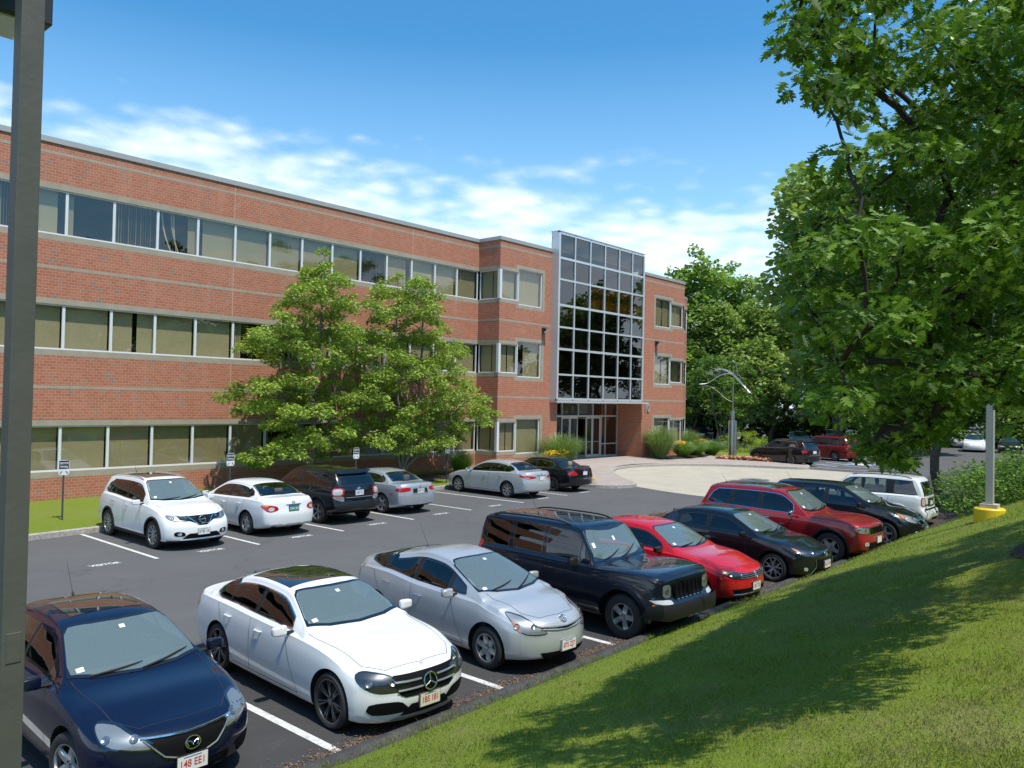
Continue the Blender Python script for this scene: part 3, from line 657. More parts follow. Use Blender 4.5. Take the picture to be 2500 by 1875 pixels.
for z in (7.0, 10.9): T.box(xa + .05, xb - .05, YT + .9, 30.9, z, z + .3, ROOM)
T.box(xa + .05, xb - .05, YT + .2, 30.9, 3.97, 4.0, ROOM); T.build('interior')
T = PB(); blinds(T, cx_[2], cx_[6], 9.45, 10.85, YT + .32, open_=.35, mat=AMBER); T.build('curtain')
# number 10
T = PB(); vt, ft = text_mesh('10', 0.72, 0.05, 0.95, 0.012); T.add([(45.86 + v[0], YB - 0.05 + v[1], 3.56 + v[2]) for v in vt], ft, pbr('brushed_steel_letters', (0.62, 0.62, 0.62), 0.3, metal=0.6)); T.build('house_number')
# storefront with doors
YS = 30.05; sx = [35.6, 36.6, 37.6, 38.55, 39.1, 39.57, 40.8, 42.4, 43.3, 43.85, 45.24]
T = PB(); fwm = 0.05
for x in (35.6, 37.0, 38.55, 39.1, 40.8, 42.4, 43.85, 45.24): T.box(x - .03, x + .03, YS - .05, YS + .06, 2.98 if x not in (35.6, 38.55, 39.1, 42.4, 43.85, 45.24) else 0.34, 3.85, ALU)
T.box(35.6, 45.24, YS - .045, YS + .055, 2.95, 3.05, ALU); T.box(35.6, 45.24, YS - .045, YS + .055, 3.80, 3.86, ALU); T.box(43.32, 45.24, YS - .045, YS + .055, 1.14, 1.21, ALU); T.box(43.32, 45.24, YS - .045, YS + .055, .34, .44, ALU)
T.box(35.6, 38.9, YS - .045, YS + .055, .34, .44, ALU); T.box(43.29, 43.37, YS - .05, YS + .06, .34, 2.95, ALU)
SF = T.build('storefront')
for x0, x1, z0, z1 in ((35.63, 39.07, .44, 2.95), (43.37, 43.82, .44, 2.95), (43.88, 45.21, .44, 2.95), (35.63, 39.07, 3.05, 3.8), (39.13, 40.77, 3.05, 3.8), (40.83, 42.37, 3.05, 3.8), (42.43, 43.82, 3.05, 3.8), (43.88, 45.21, 3.05, 3.8)):
    g = PB(); g.add([(x0, YS, z0), (x1, YS, z0), (x1, YS, z1), (x0, YS, z1)], [(0, 1, 2, 3)], DGLASS); g.build('pane', SF)
T = PB(); T.box(35.4, 45.3, 31.9, 32.0, 0, 4, ROOM); T.box(35.4, 45.3, YS, 31.9, .28, .33, pbr('lobby_floor', (.10, .07, .055), .4)); T.box(43.0, 45.2, 31.2, 31.3, .34, 3.9, pbr('lobby_brick', (.16, .07, .05), .8)); T.box(39.1, 42.3, 31.3, 31.35, .4, 3.0, pbr('lobby_wall', (.10, .11, .09), .8)); T.build('lobby')
T = PB(); T.box(39.4, 40.6, 30.25, 30.27, 3.14, 3.75, BLIND); T.box(41.0, 42.1, 30.25, 30.27, 3.14, 3.75, BLIND); T.build('blind')
def door(x0, x1, y, z0, z1, yaw=0, name='door', bar=True):
    hinge = x0 if yaw >= 0 else x1
    T = PB(); fw = .07; D = .045
    T.box(x0, x0 + fw, y, y + D, z0, z1, ALU); T.box(x1 - fw, x1, y, y + D, z0, z1, ALU); T.box(x0 + fw, x1 - fw, y + .001, y + D - .001, z0, z0 + .16, ALU); T.box(x0 + fw, x1 - fw, y + .001, y + D - .001, z1 - .09, z1, ALU)
    g = PB(); g.add([(x0 + fw, y + .02, z0 + .16), (x1 - fw, y + .02, z0 + .16), (x1 - fw, y + .02, z1 - .09), (x0 + fw, y + .02, z1 - .09)], [(0, 1, 2, 3)], DGLASS)
    hd = PB(); hd.tube([(x0 + .1, y - .05, z0 + 1.0), (x1 - .1, y - .05, z0 + 1.0)], .016, ALU)
    for q in (T, g, hd):
        c, s_ = math.cos(yaw), math.sin(yaw); q.v = [(hinge + (v[0] - hinge) * c - (v[1] - y) * s_, y + (v[0] - hinge) * s_ + (v[1] - y) * c, v[2]) for v in q.v]
    do = T.build(name); g.build('pane', do); hd.build('handle', do)
door(42.43, 43.27, YS - .01, .35, 2.94); door(39.13, 39.95, YS - .01, .35, 2.94); 
door(39.98, 40.78, YS - .02, .35, 2.94, yaw=R(0)); door(40.85, 41.7, YS - .02, .35, 2.9, yaw=R(-78)); door(41.72, 42.37, YS - .02, .35, 2.94)
def wall_pack(x, z, y=YB):
    T = PB(); T.box(x - .12, x + .12, y - .14, y, z - .10, z + .22, pbr('bronze_fixture', (.06, .045, .035), .5))
    T.add([(x - .16, y - .15, z + .2), (x + .16, y - .15, z + .2), (x + .16, y - .42, z + .12), (x - .16, y - .42, z + .12), (x - .16, y - .15, z + .12), (x + .16, y - .15, z + .12)], [(0, 1, 2, 3), (3, 2, 5, 4), (0, 3, 4), (1, 5, 2)], MATS['bronze_fixture'])
    o = T.build('wall_light')
    T = PB(); T.add([(x - .14, y - .15, z - .08), (x + .14, y - .15, z - .08), (x + .14, y - .40, z + .115), (x - .14, y - .40, z + .115)], [(0, 1, 2, 3)], pbr('frosted_lens', (.75, .75, .70), .4)); T.build('lens', o)
wall_pack(34.75, 7.82); wall_pack(46.9, 7.9)
# ================================================================ cars
def paint(name, col, metal=0.0, rough=0.35, coat=1.0): return pbr(name, col, rough, metal=metal, coat=coat, cr=0.02, spec=.5 if metal > .3 else .12)
BLK = pbr('black_plastic', (0.015, 0.015, 0.016), 0.5, spec=.3); WELL = pbr('wheel_well', (0.008, 0.008, 0.008), 0.95)
GBLK = pbr('gloss_black_trim', (0.010, 0.010, 0.011), 0.12, coat=1.0)
CHROME = pbr('chrome', (0.78, 0.79, 0.80), 0.12, metal=1.0); SILV = pbr('alloy_silver', (0.50, 0.51, 0.52), 0.30, metal=0.75)
DALLOY = pbr('alloy_grey', (0.20, 0.20, 0.21), 0.32, metal=0.8); TYRE = pbr('tyre_rubber', (0.022, 0.022, 0.023), 0.75)
REDL = pbr('tail_lamp_red', (0.42, 0.012, 0.015), 0.15, coat=1.0); WHL = pbr('lamp_clear', (0.46, 0.47, 0.47), 0.15, coat=1.0); AMB = pbr('lamp_amber', (0.75, 0.22, 0.03), 0.2, coat=1.0)
LENS = glass('lamp_lens', (0.90, 0.92, 0.93), refl=0.08); LBACK = pbr('lamp_bowl', (0.38, 0.38, 0.38), 0.38, metal=0.6); LDARK = pbr('lamp_bowl_dark', (0.06, 0.06, 0.065), 0.3, metal=0.6); BULB = pbr('lamp_projector', (0.30, 0.30, 0.31), 0.25, metal=0.8)
SEAT = pbr('seat_grey', (0.075, 0.075, 0.078), 0.8); SEATT = pbr('seat_tan', (0.32, 0.27, 0.20), 0.8); DASH = pbr('dashboard', (0.052, 0.054, 0.056), 0.7)
WSG = glass('windscreen_glass', (0.60, 0.68, 0.66), refl=0.135, body=(0.36, 0.46, 0.44, 0.30)); SIDEG = glass('side_glass', (0.46, 0.52, 0.49), refl=0.075); PRIV = glass('privacy_glass', (0.07, 0.075, 0.075), refl=0.085)  # windscreen's pale diffuse share stands in for reflected sky and cabin light
OPQG = pbr('dark_glass', (0.012, 0.015, 0.016), 0.03, coat=1.0, spec=0.9)
PLATE = pbr('plate_white', (0.72, 0.72, 0.70), 0.45); PRED = pbr('plate_red', (0.50, 0.05, 0.04), 0.5); PGRN = pbr('plate_green', (0.03, 0.22, 0.17), 0.5); PBLUE = pbr('plate_blue', (0.05, 0.18, 0.42), 0.5)
STICK = pbr('sticker', (0.75, 0.76, 0.74), 0.5); MESHB = pbr('grille_black', (0.005, 0.005, 0.006), 0.7, spec=.12)

class Car:
    def __init__(s, sp):
        s.sp = sp; L, Wd, H = sp['L'], sp['W'], sp['H']; s.L, s.W, s.H = L, Wd, H
        s.top = pchip(*zip(*sp['top'])); s.belt = pchip(*zip(*sp['belt'])); s.low = pchip(*zip(*sp.get('low', [(0, .24), (.35, .19), (.8, .17), (L - .9, .18), (L - .3, .24), (L, .32)])))
        s.plan = pchip(*zip(*sp['plan'])); s.roofw = sp.get('roofw', 0.66) * Wd / 2; s.roofdrop = sp.get('roofdrop', .09); s.hooddrop = sp.get('hooddrop', .07)
        s.nose = sp.get('nose', .30); s.tail = sp.get('tail', .20); s.nz = pchip(*zip(*sp['nz'])); s.tz = pchip(*zip(*sp['tz']))
        s.np = sp.get('npow', 2.6); s.tp = sp.get('tpow', 2.8); s.beltw = sp.get('beltw', .955); s.bulge = sp.get('bulge', 0.0)
        s.glassin = sp.get('glassin', 0.045)
    def section(s, y):
        w = float(s.plan(y)) ; zb = float(s.belt(y)); zt = float(s.top(y)); zs = float(s.low(y)); zb = min(zb, zt - 0.025)
        gh = s.H - 0.03 - zb; t = min(1, max(0, (zt - zb - 0.10) / max(0.05, gh - 0.10)))
        drop = s.hooddrop * (1 - t) + s.roofdrop * t; drop = min(drop, max(0.012, (zt - zb) * 0.7)) if t < .02 else min(drop, (zt - zb) * 0.45 if t < .4 else drop)
        zr = zt - drop; h = zb - zs
        sh = w * s.beltw; gb = sh - 0.012 - s.glassin * min(1, t * 4); rx = gb * (1 - min(1, t)) * 0.965 + s.roofw * min(1, t) if t > 0 else sh * 0.965 - .012
        P = [(0, zs), (w * .45, zs), (w * .80, zs), (w * .915, zs + .012), (w * .962, zs + .045), (w * .978, zs + .10),
             (w * .988, zs + .24 * h), (w * .997, zs + .38 * h), (w * 1.0, zs + .50 * h), (w * .998, zs + .60 * h), (w * .994, zs + .69 * h), (w * .990, zs + .77 * h), (w * .983, zs + .84 * h), (w * .974, zs + .90 * h), (w * .963 if s.beltw > .95 else w * .95, zs + .955 * h), (sh, zb)]
        n1 = 11
        for i in range(1, n1 + 1):
            q = i / n1; b = 0.018 * math.sin(math.pi * q) * t
            P.append((gb + (rx - gb) * q + b, zb + .006 + (zr - zb - .006) * q))
        n2 = 11
        for i in range(1, n2 + 1):
            a = i / n2 * math.pi / 2; ex = 0.78
            P.append((rx * max(0, math.cos(a))**ex if i < n2 else 0, zr + (zt - zr) * math.sin(a)**0.95))
        return P
    def warp(s, x, y, z):
        w = max(0.2, float(s.plan(min(max(y, .35), s.L - .35)))); u = min(1.08, abs(x) / w)
        yf = max(0, 1 - y / 1.15)**1.6; yr = max(0, 1 - (s.L - y) / 1.0)**1.6
        if yf > 0: y += yf * (s.nose * u**s.np + float(s.nz(z)))
        if yr > 0: y -= yr * (s.tail * u**s.tp + float(s.tz(z)))
        return y
    def body(s, mat, wells=True, cell=0.032):
        L = s.L; n = int(L / cell); ys = sorted(set([0, .006, .018, .035] + list(np.linspace(.055, L - .055, n)) + [L - .035, L - .018, L - .006, L])) ; secs = []
        for y in ys:
            e = min(y, L - y); k = 1 - 0.055 * max(0, 1 - e / .05)**2
            P = s.section(y); zc = (P[0][1] + P[-1][1]) / 2
            secs.append([(x * k, zc + (z - zc) * k) for x, z in P])
        m = len(secs[0]); V = []; full = 2 * m - 2
        for y, P in zip(ys, secs):
            ring = [(x, z) for x, z in P] + [(-x, z) for x, z in P[-2:0:-1]]
            for x, z in ring: V.append((x, s.warp(x, y, z), z))
        F = []
        for i in range(len(ys) - 1):
            for k in range(full): k2 = (k + 1) % full; F.append((i * full + k, i * full + k2, (i + 1) * full + k2, (i + 1) * full + k))
        for end, yy in ((0, 0), (len(ys) - 1, L)):      # caps: rings shrinking onto the centre
            P = secs[end]; zc = (P[0][1] + P[-1][1]) / 2; ring = [(x, z) for x, z in P] + [(-x, z) for x, z in P[-2:0:-1]]; prev = list(range(end * full, end * full + full)); K = 12
            for q in range(1, K + 1):
                c = 1 - q / K
                if q < K:
                    b = len(V)
                    for x, z in ring: xx, zz = x * c, zc + (z - zc) * c; V.append((xx, s.warp(xx, yy, zz), zz))
                    cur = list(range(b, b + full))
                    for k in range(full):
                        k2 = (k + 1) % full; F.append((prev[k], cur[k], cur[k2], prev[k2]) if yy else (prev[k2], cur[k2], cur[k], prev[k]))
                    prev = cur
                else:
                    V.append((0, s.warp(0, yy, zc), zc)); b = len(V) - 1
                    for k in range(full): k2 = (k + 1) % full; F.append((prev[k], b, prev[k2]) if yy else (prev[k2], b, prev[k]))
        me = bpy.data.meshes.new('body'); me.from_pydata(V, [], F); me.update()
        bm = bmesh.new(); bm.from_mesh(me); bmesh.ops.recalc_face_normals(bm, faces=bm.faces); bm.to_mesh(me)
        s.bvh = BVHTree.FromBMesh(bm); bm.free()
        me.materials.append(mat); me.materials.append(WELL)
        if wells:
            ob = bpy.data.objects.new('b', me); COL.objects.link(ob); sp = s.sp; tmp = [ob]
            for ya in sp['axles']:
                for sx in (-1, 1):
                    cm = MB(); r = sp['R'] + sp.get('gap', .055); cm.lathe([(0.001, -.17), (r, -.17), (r, .17), (0.001, .17)], WELL, n=40, axis='x', c=(sx * (s.W / 2 - .06), ya, sp['R'] + .01))
                    cme = bpy.data.meshes.new('c'); cme.from_pydata(cm.v, [], cm.f); cme.materials.append(mat); cme.materials.append(WELL); cme.polygons.foreach_set('material_index', [1] * len(cme.polygons))
                    b2 = bmesh.new(); b2.from_mesh(cme); bmesh.ops.remove_doubles(b2, verts=b2.verts, dist=.003); bmesh.ops.recalc_face_normals(b2, faces=b2.faces); b2.to_mesh(cme); b2.free()
                    co = bpy.data.objects.new('c', cme); COL.objects.link(co); tmp.append(co)
                    md = ob.modifiers.new('b', 'BOOLEAN'); md.operation = 'DIFFERENCE'; md.object = co; md.solver = 'EXACT'; md.material_mode = 'INDEX'
            dg = bpy.context.evaluated_depsgraph_get(); me2 = bpy.data.meshes.new_from_object(ob.evaluated_get(dg)); me2.name = 'body'
            for o in tmp: bpy.data.objects.remove(o)
            me = me2
        return me
    def cut(s, me, polys):      # remove body faces that lie behind glass.  polys: (view, polygon)
        bm = bmesh.new(); bm.from_mesh(me); dl = []
        def inside(p, poly):
            c = False; n = len(poly)
            for i in range(n):
                a, b = poly[i], poly[i - 1]
                if (a[1] > p[1]) != (b[1] > p[1]) and p[0] < (b[0] - a[0]) * (p[1] - a[1]) / (b[1] - a[1]) + a[0]: c = not c
            return c
        for f in bm.faces:
            if f.material_index: continue
            c = f.calc_center_median(); nn = f.normal
            for view, poly in polys:
                if view == 'side':
                    if abs(nn.x) < .3: continue
                    q = [(v.co.y, v.co.z) for v in f.verts]
                elif view == 'top':
                    if nn.z < .1: continue
                    q = [(v.co.x, v.co.y) for v in f.verts]
                else:
                    if nn.y < .3: continue
                    q = [(v.co.x, v.co.z) for v in f.verts]
                if all(inside(p, poly) for p in q): dl.append(f); break
        bmesh.ops.delete(bm, geom=dl, context='FACES'); bm.to_mesh(me); bm.free()
    def hit(s, view, u, v, side=1):
        if view == 'side': o, d = Vector((side * 2, u, v)), Vector((-side, 0, 0))
        elif view == 'front': o, d = Vector((u, -1, v)), Vector((0, 1, 0))
        elif view == 'rear': o, d = Vector((u, s.L + 1, v)), Vector((0, -1, 0))
        elif view == 'top': o, d = Vector((u, v, 3)), Vector((0, 0, -1))
        elif view == 'fq':   # 45 degrees, front corner; u runs along the image plane
            a = R(45); dirv = Vector((-side * math.sin(a), math.cos(a), 0)); rt = Vector((side * math.cos(a), math.sin(a), 0)); o, d = rt * u + Vector((side * s.W * .5, 0, 0)) - dirv * 2 + Vector((0, 0, v)), dirv
        elif view == 'rq':
            a = R(45); dirv = Vector((-side * math.sin(a), -math.cos(a), 0)); rt = Vector((side * math.cos(a), -math.sin(a), 0)); o, d = rt * u + Vector((side * s.W * .5, s.L, 0)) - dirv * 2 + Vector((0, 0, v)), dirv
        l, n, i, dist = s.bvh.ray_cast(o, d)
        if l is None:
            l, n, i, dist = s.bvh.find_nearest(o + d * 2)
        if n.dot(d) > 0: n = -n
        return l, n
    def patch(s, view, poly, mat, off=.004, side=1, nu=10, nv=6, border=0.0, bmat=None, mb=None, sm=0):
        if sm: 
            P = poly
            for _ in range(sm):
                Q = []
                for i in range(len(P)):
                    a, b = P[i], P[(i + 1) % len(P)]; Q += [(a[0] * .8 + b[0] * .2, a[1] * .8 + b[1] * .2), (a[0] * .2 + b[0] * .8, a[1] * .2 + b[1] * .8)]
                P = Q
            poly = P
        us = [p[0] for p in poly]; u0, u1 = min(us), max(us); e = (u1 - u0) * 1e-4
        def span(u):
            hs = []
            for i in range(len(poly)):
                a, b = poly[i], poly[(i + 1) % len(poly)]
                if (a[0] - u) * (b[0] - u) <= 0 and a[0] != b[0]: hs.append(a[1] + (b[1] - a[1]) * (u - a[0]) / (b[0] - a[0]))
            return (min(hs), max(hs)) if hs else None
        uu = [u0 + e + (u1 - u0 - 2 * e) * (0.5 - 0.5 * math.cos(math.pi * i / nu)) * 0.5 + (u1 - u0 - 2 * e) * (i / nu) * 0.5 for i in range(nu + 1)]
        if border: uu = sorted(set([u0 + e, u0 + border] + [x for x in uu if u0 + border * 1.3 < x < u1 - border * 1.3] + [u1 - border, u1 - e]))
        V = []; cols = []
        for u in uu:
            r = span(u)
            if r is None: continue
            a, b = r; h = b - a; bb = min(border / h, .49) if h > 1e-6 else .3
            vv = ([0, bb] + [bb + (1 - 2 * bb) * (k + 1) / (nv - 1) for k in range(nv - 2)] + [1 - bb, 1]) if border else [k / nv for k in range(nv + 1)]
            c = []
            for q in vv:
                l, n = s.hit(view, u, a + h * q, side); c.append(len(V)); V.append(tuple(l + n * off))
            cols.append(c)
        m = mb or MB(); fi = []; fb = []; N = len(cols); K = len(cols[0])
        for i in range(N - 1):
            for k in range(K - 1):
                f = (cols[i][k], cols[i + 1][k], cols[i + 1][k + 1], cols[i][k + 1])
                (fb if border and (i == 0 or i == N - 2 or k == 0 or k == K - 2) else fi).append(f)
        # fix the winding from the surface normal
        def ori(f):
            a, b, c = Vector(V[f[0]]), Vector(V[f[1]]), Vector(V[f[2]]); nn = (b - a).cross(c - a)
            ce = (a + b + c) / 3 - Vector((0, s.L / 2, .7)); return f if nn.dot(ce) > 0 else f[::-1]
        o = len(m.v)
        if fi: m.add(V, [ori(f) for f in fi], mat)
        if fb: m.add(V, [ori(f) for f in fb], bmat or GBLK)
        return m
    def line(s, view, pts, w=.006, mat=None, off=.0025, side=1, mb=None, step=.06):
        m = mb or MB(); P = []
        for i in range(len(pts) - 1):
            a, b = pts[i], pts[i + 1]; n = max(1, int(math.hypot(b[0] - a[0], b[1] - a[1]) / step))
            for k in range(n): P.append((a[0] + (b[0] - a[0]) * k / n, a[1] + (b[1] - a[1]) * k / n))
        P.append(pts[-1]); V = []
        for i, p in enumerate(P):
            a = P[max(0, i - 1)]; b = P[min(len(P) - 1, i + 1)]; dx, dy = b[0] - a[0], b[1] - a[1]; d = math.hypot(dx, dy) or 1; nx_, ny_ = -dy / d * w / 2, dx / d * w / 2
            for q in (1, -1):
                l, n = s.hit(view, p[0] + nx_ * q, p[1] + ny_ * q, side); V.append(tuple(l + n * off))
        m.add(V, [(2 * i, 2 * i + 1, 2 * i + 3, 2 * i + 2) for i in range(len(P) - 1)], mat or MESHB); return m

def wheel_mesh(Rt, wd, rr, style, n, smat, dark=MESHB):
    """tyre and rim meshes; axis along x, outer side towards +x"""
    t = MB(); h = wd / 2; sw = Rt - rr
    prof = [(rr - .012, h * .55), (rr + .004, h * .86), (rr + sw * .25, h * .98), (rr + sw * .6, h * 1.0), (Rt - .018, h * .88), (Rt - .004, h * .72), (Rt, h * .4), (Rt, -h * .4), (Rt - .004, -h * .72), (Rt - .018, -h * .88), (rr + sw * .5, -h), (rr, -h * .8)]
    t.lathe([(r, x) for r, x in prof], TYRE, n=40, axis='x')
    for gx in (-.4, 0, .4): t.lathe([(Rt + .0008, h * gx - .004), (Rt + .0008, h * gx + .004)], MESHB, n=40, axis='x')
    m = MB(); ho = h * .80
    m.lathe([(rr - .014, ho * .4), (rr - .004, ho + .008), (rr + .006, ho + .010), (rr + .007, ho - .006)], smat, n=40, axis='x')
    m.lathe([(0.001, -.01), (rr - .02, -.01), (rr - .012, ho * .5)], dark, n=32, axis='x')
    m.lathe([(0.001, .02), (rr * .62, .02), (rr * .62, -.005)], pbr('brake_disc', (.12, .115, .11), .5, metal=.6), n=28, axis='x')
    hub = rr * .23
    def spoke(a, w0, w1, r0=None, r1=None, x0=None, x1=None, th=.025, tw=0.0):
        r0 = r0 or hub * .7; r1 = r1 or rr - .006; x0 = ho - .022 if x0 is None else x0; x1 = ho + .002 if x1 is None else x1; vs = []
        for q in (0, .35, .7, 1):
            r = r0 + (r1 - r0) * q; w = w0 + (w1 - w0) * q; x = x0 + (x1 - x0) * q + .012 * math.sin(math.pi * q); aa = a + tw * q
            c, s_ = math.cos(aa), math.sin(aa)
            for sg in (-1, 1):
                vs += [(x, r * c - sg * w / 2 * s_, r * s_ + sg * w / 2 * c), (x - th, r * c - sg * w * .7 * s_, r * s_ + sg * w * .7 * c)]
        fs = []
        for i in range(3): o = i * 4; fs += [(o, o + 2, o + 6, o + 4), (o, o + 4, o + 5, o + 1), (o + 2, o + 3, o + 7, o + 6)]
        m.add(vs, fs, smat)
    for k in range(n):
        a = 2 * math.pi * k / n + .3
        if style == 'star': spoke(a, rr * .34, rr * .22)
        elif style == 'star5': spoke(a, rr * .30, rr * .34)
        elif style == 'wide': spoke(a, rr * .42, rr * .26)
        elif style == 'thin': spoke(a, .018, .013)
        elif style == 'multi': spoke(a - .10, .017, .012); spoke(a + .10, .017, .012)
        elif style == 'twin': spoke(a - .13, .028, .022); spoke(a + .13, .028, .022)
        elif style == 'cover': spoke(a, .035, .060, x0=ho - .008)
        elif style == 'yspoke': spoke(a, .045, .03, r1=rr * .6); spoke(a - .22, .022, .016, r0=rr * .45, tw=-.06); spoke(a + .22, .022, .016, r0=rr * .45, tw=.06)
        elif style == 'turb': spoke(a, .030, .024, tw=.28)
    m.lathe([(0.001, ho - .004), (hub * .55, ho - .004), (hub * .6, ho - .012), (hub, ho - .014), (hub * 1.05, ho - .04)], smat, n=20, axis='x')
    for k in range(5):
        a = 2 * math.pi * k / 5 + .9; m.lathe([(.001, ho - .010), (.009, ho - .010), (.009, ho - .018)], MESHB, n=8, axis='x', c=(0.001, math.cos(a) * hub * .78, math.sin(a) * hub * .78))
    return t, m
def add_wheels(car, root, sp):
    t, m = wheel_mesh(sp['R'], sp.get('tw', .215), sp['rr'], sp.get('ws', 'star'), sp.get('wn', 5), sp.get('wm', SILV))
    to = t.build('wheel', root, smooth=True, ang=40); ro = m.build('rim', to, smooth=True, ang=30); first = True
    for ya in sp['axles']:
        for sx in (1, -1):
            if first: o = to; first = False
            else:
                o = to.copy(); COL.objects.link(o); o.parent = root; r2 = ro.copy(); COL.objects.link(r2); r2.parent = o
            o.location = (sx * (car.W / 2 - sp.get('tw', .215) / 2 - .018), ya, sp['R']); 
            steer = sp.get('steer', 0) if ya == sp['axles'][0] else 0
            o.rotation_euler = (rng.uniform(0, 3), 0, (0 if sx > 0 else math.pi) + steer)
def seat(mb, x, y, mat, z=.32, w=.50):
    mb.bbox(x - w / 2, x + w / 2, y - .28, y + .26, z, z + .20, mat, .05)
    bm = bmesh.new(); bmesh.ops.create_cube(bm, size=1)
    for v in bm.verts: v.co = Vector((x + v.co.x * w * .96, y + .30 + v.co.y * .15 + (v.co.z + .5) * .20, z + .16 + (v.co.z + .5) * .58))
    bmesh.ops.bevel(bm, geom=list(bm.edges), offset=.05, segments=2, affect='EDGES'); mb.bm(bm, mat)
    mb.bbox(x - .13, x + .13, y + .49, y + .58, z + .74, z + .94, mat, .035)
def plate(root, car, view, x, z, text, colr=PRED, w=.305, h=.152, frame=SILV, face=PLATE, rake=0.0, extra=True):
    l, n = car.hit(view, x, z); sg = -1 if view == 'front' else 1; y = l.y + sg * .02
    l2, _ = car.hit(view, x - .12, z); l3, _ = car.hit(view, x + .12, z)
    y = (min(l.y, l2.y, l3.y) - .022) if sg < 0 else (max(l.y, l2.y, l3.y) + .022)
    m = MB(); 
    def tr(vs): return [(x + (v[0] if sg < 0 else -v[0]), y + (v[1] if sg < 0 else -v[1]), z + v[2]) for v in vs]
    q = MB(); q.bbox(-w / 2 - .012, w / 2 + .012, -.004, .03, -h / 2 - .010, h / 2 + .010, frame, .006); q.v = tr(q.v); po = q.build('license_plate', root)
    q = MB(); q.add(tr([(-w / 2, -.006, -h / 2), (w / 2, -.006, -h / 2), (w / 2, -.006, h / 2), (-w / 2, -.006, h / 2)]), [(0, 1, 2, 3)], face); q.build('plate_face', po)
    if text:
        vt, ft = text_mesh(text, h * .66, .001, min(1.0, 1.55 * 7 / max(len(text), 6) * .52), .0012); q = MB(); q.add(tr([(v[0], v[1] - .008, v[2] - .005) for v in vt]), ft, colr)
        if extra:
            q.add(tr([(-w * .30, -.0075, h * .36), (w * .30, -.0075, h * .36), (w * .30, -.0075, h * .42), (-w * .30, -.0075, h * .42)]), [(0, 1, 2, 3)], PBLUE)
        q.build('plate_lettering', po)
def mirror(root, car, sp, mat):
    ym = sp.get('my', sp['cowl'] + .34); zb = float(car.belt(ym)); w = float(car.plan(ym)) * car.beltw
    mw, mh, md_ = sp.get('msz', (.20, .135, .10))
    for sx in (1, -1):
        m = MB(); bm = bmesh.new(); bmesh.ops.create_cube(bm, size=1); bmesh.ops.bevel(bm, geom=list(bm.edges), offset=.30, segments=4, affect='EDGES', profile=.6)
        cx = sx * (w + .055 + mw / 2); z0 = zb + .075
        for v in bm.verts:
            p = v.co; tp = 1 - .25 * max(0, (sx * p.x + .1)) ; v.co = Vector((cx + p.x * mw, ym - .02 + p.y * md_ * (1 if p.y < 0 else .55) + abs(p.x) * .02, z0 + p.z * mh * tp))
        m.bm(bm, sp.get('mm', mat)); m.tube([(sx * (w - .06), ym + .01, zb + .02), (sx * (w + .09), ym, z0 - mh * .38)], [.028, .022], BLK, n=6)
        o = m.build('mirror', root, smooth=True, ang=50)
        g = MB(); g.add([(cx + a * mw * .42, ym + md_ * .30, z0 + b * mh * .40) for a, b in ((-1, -1), (1, -1), (1, 1), (-1, 1))], [(3, 2, 1, 0)], CHROME); g.build('mirror_glass', o)
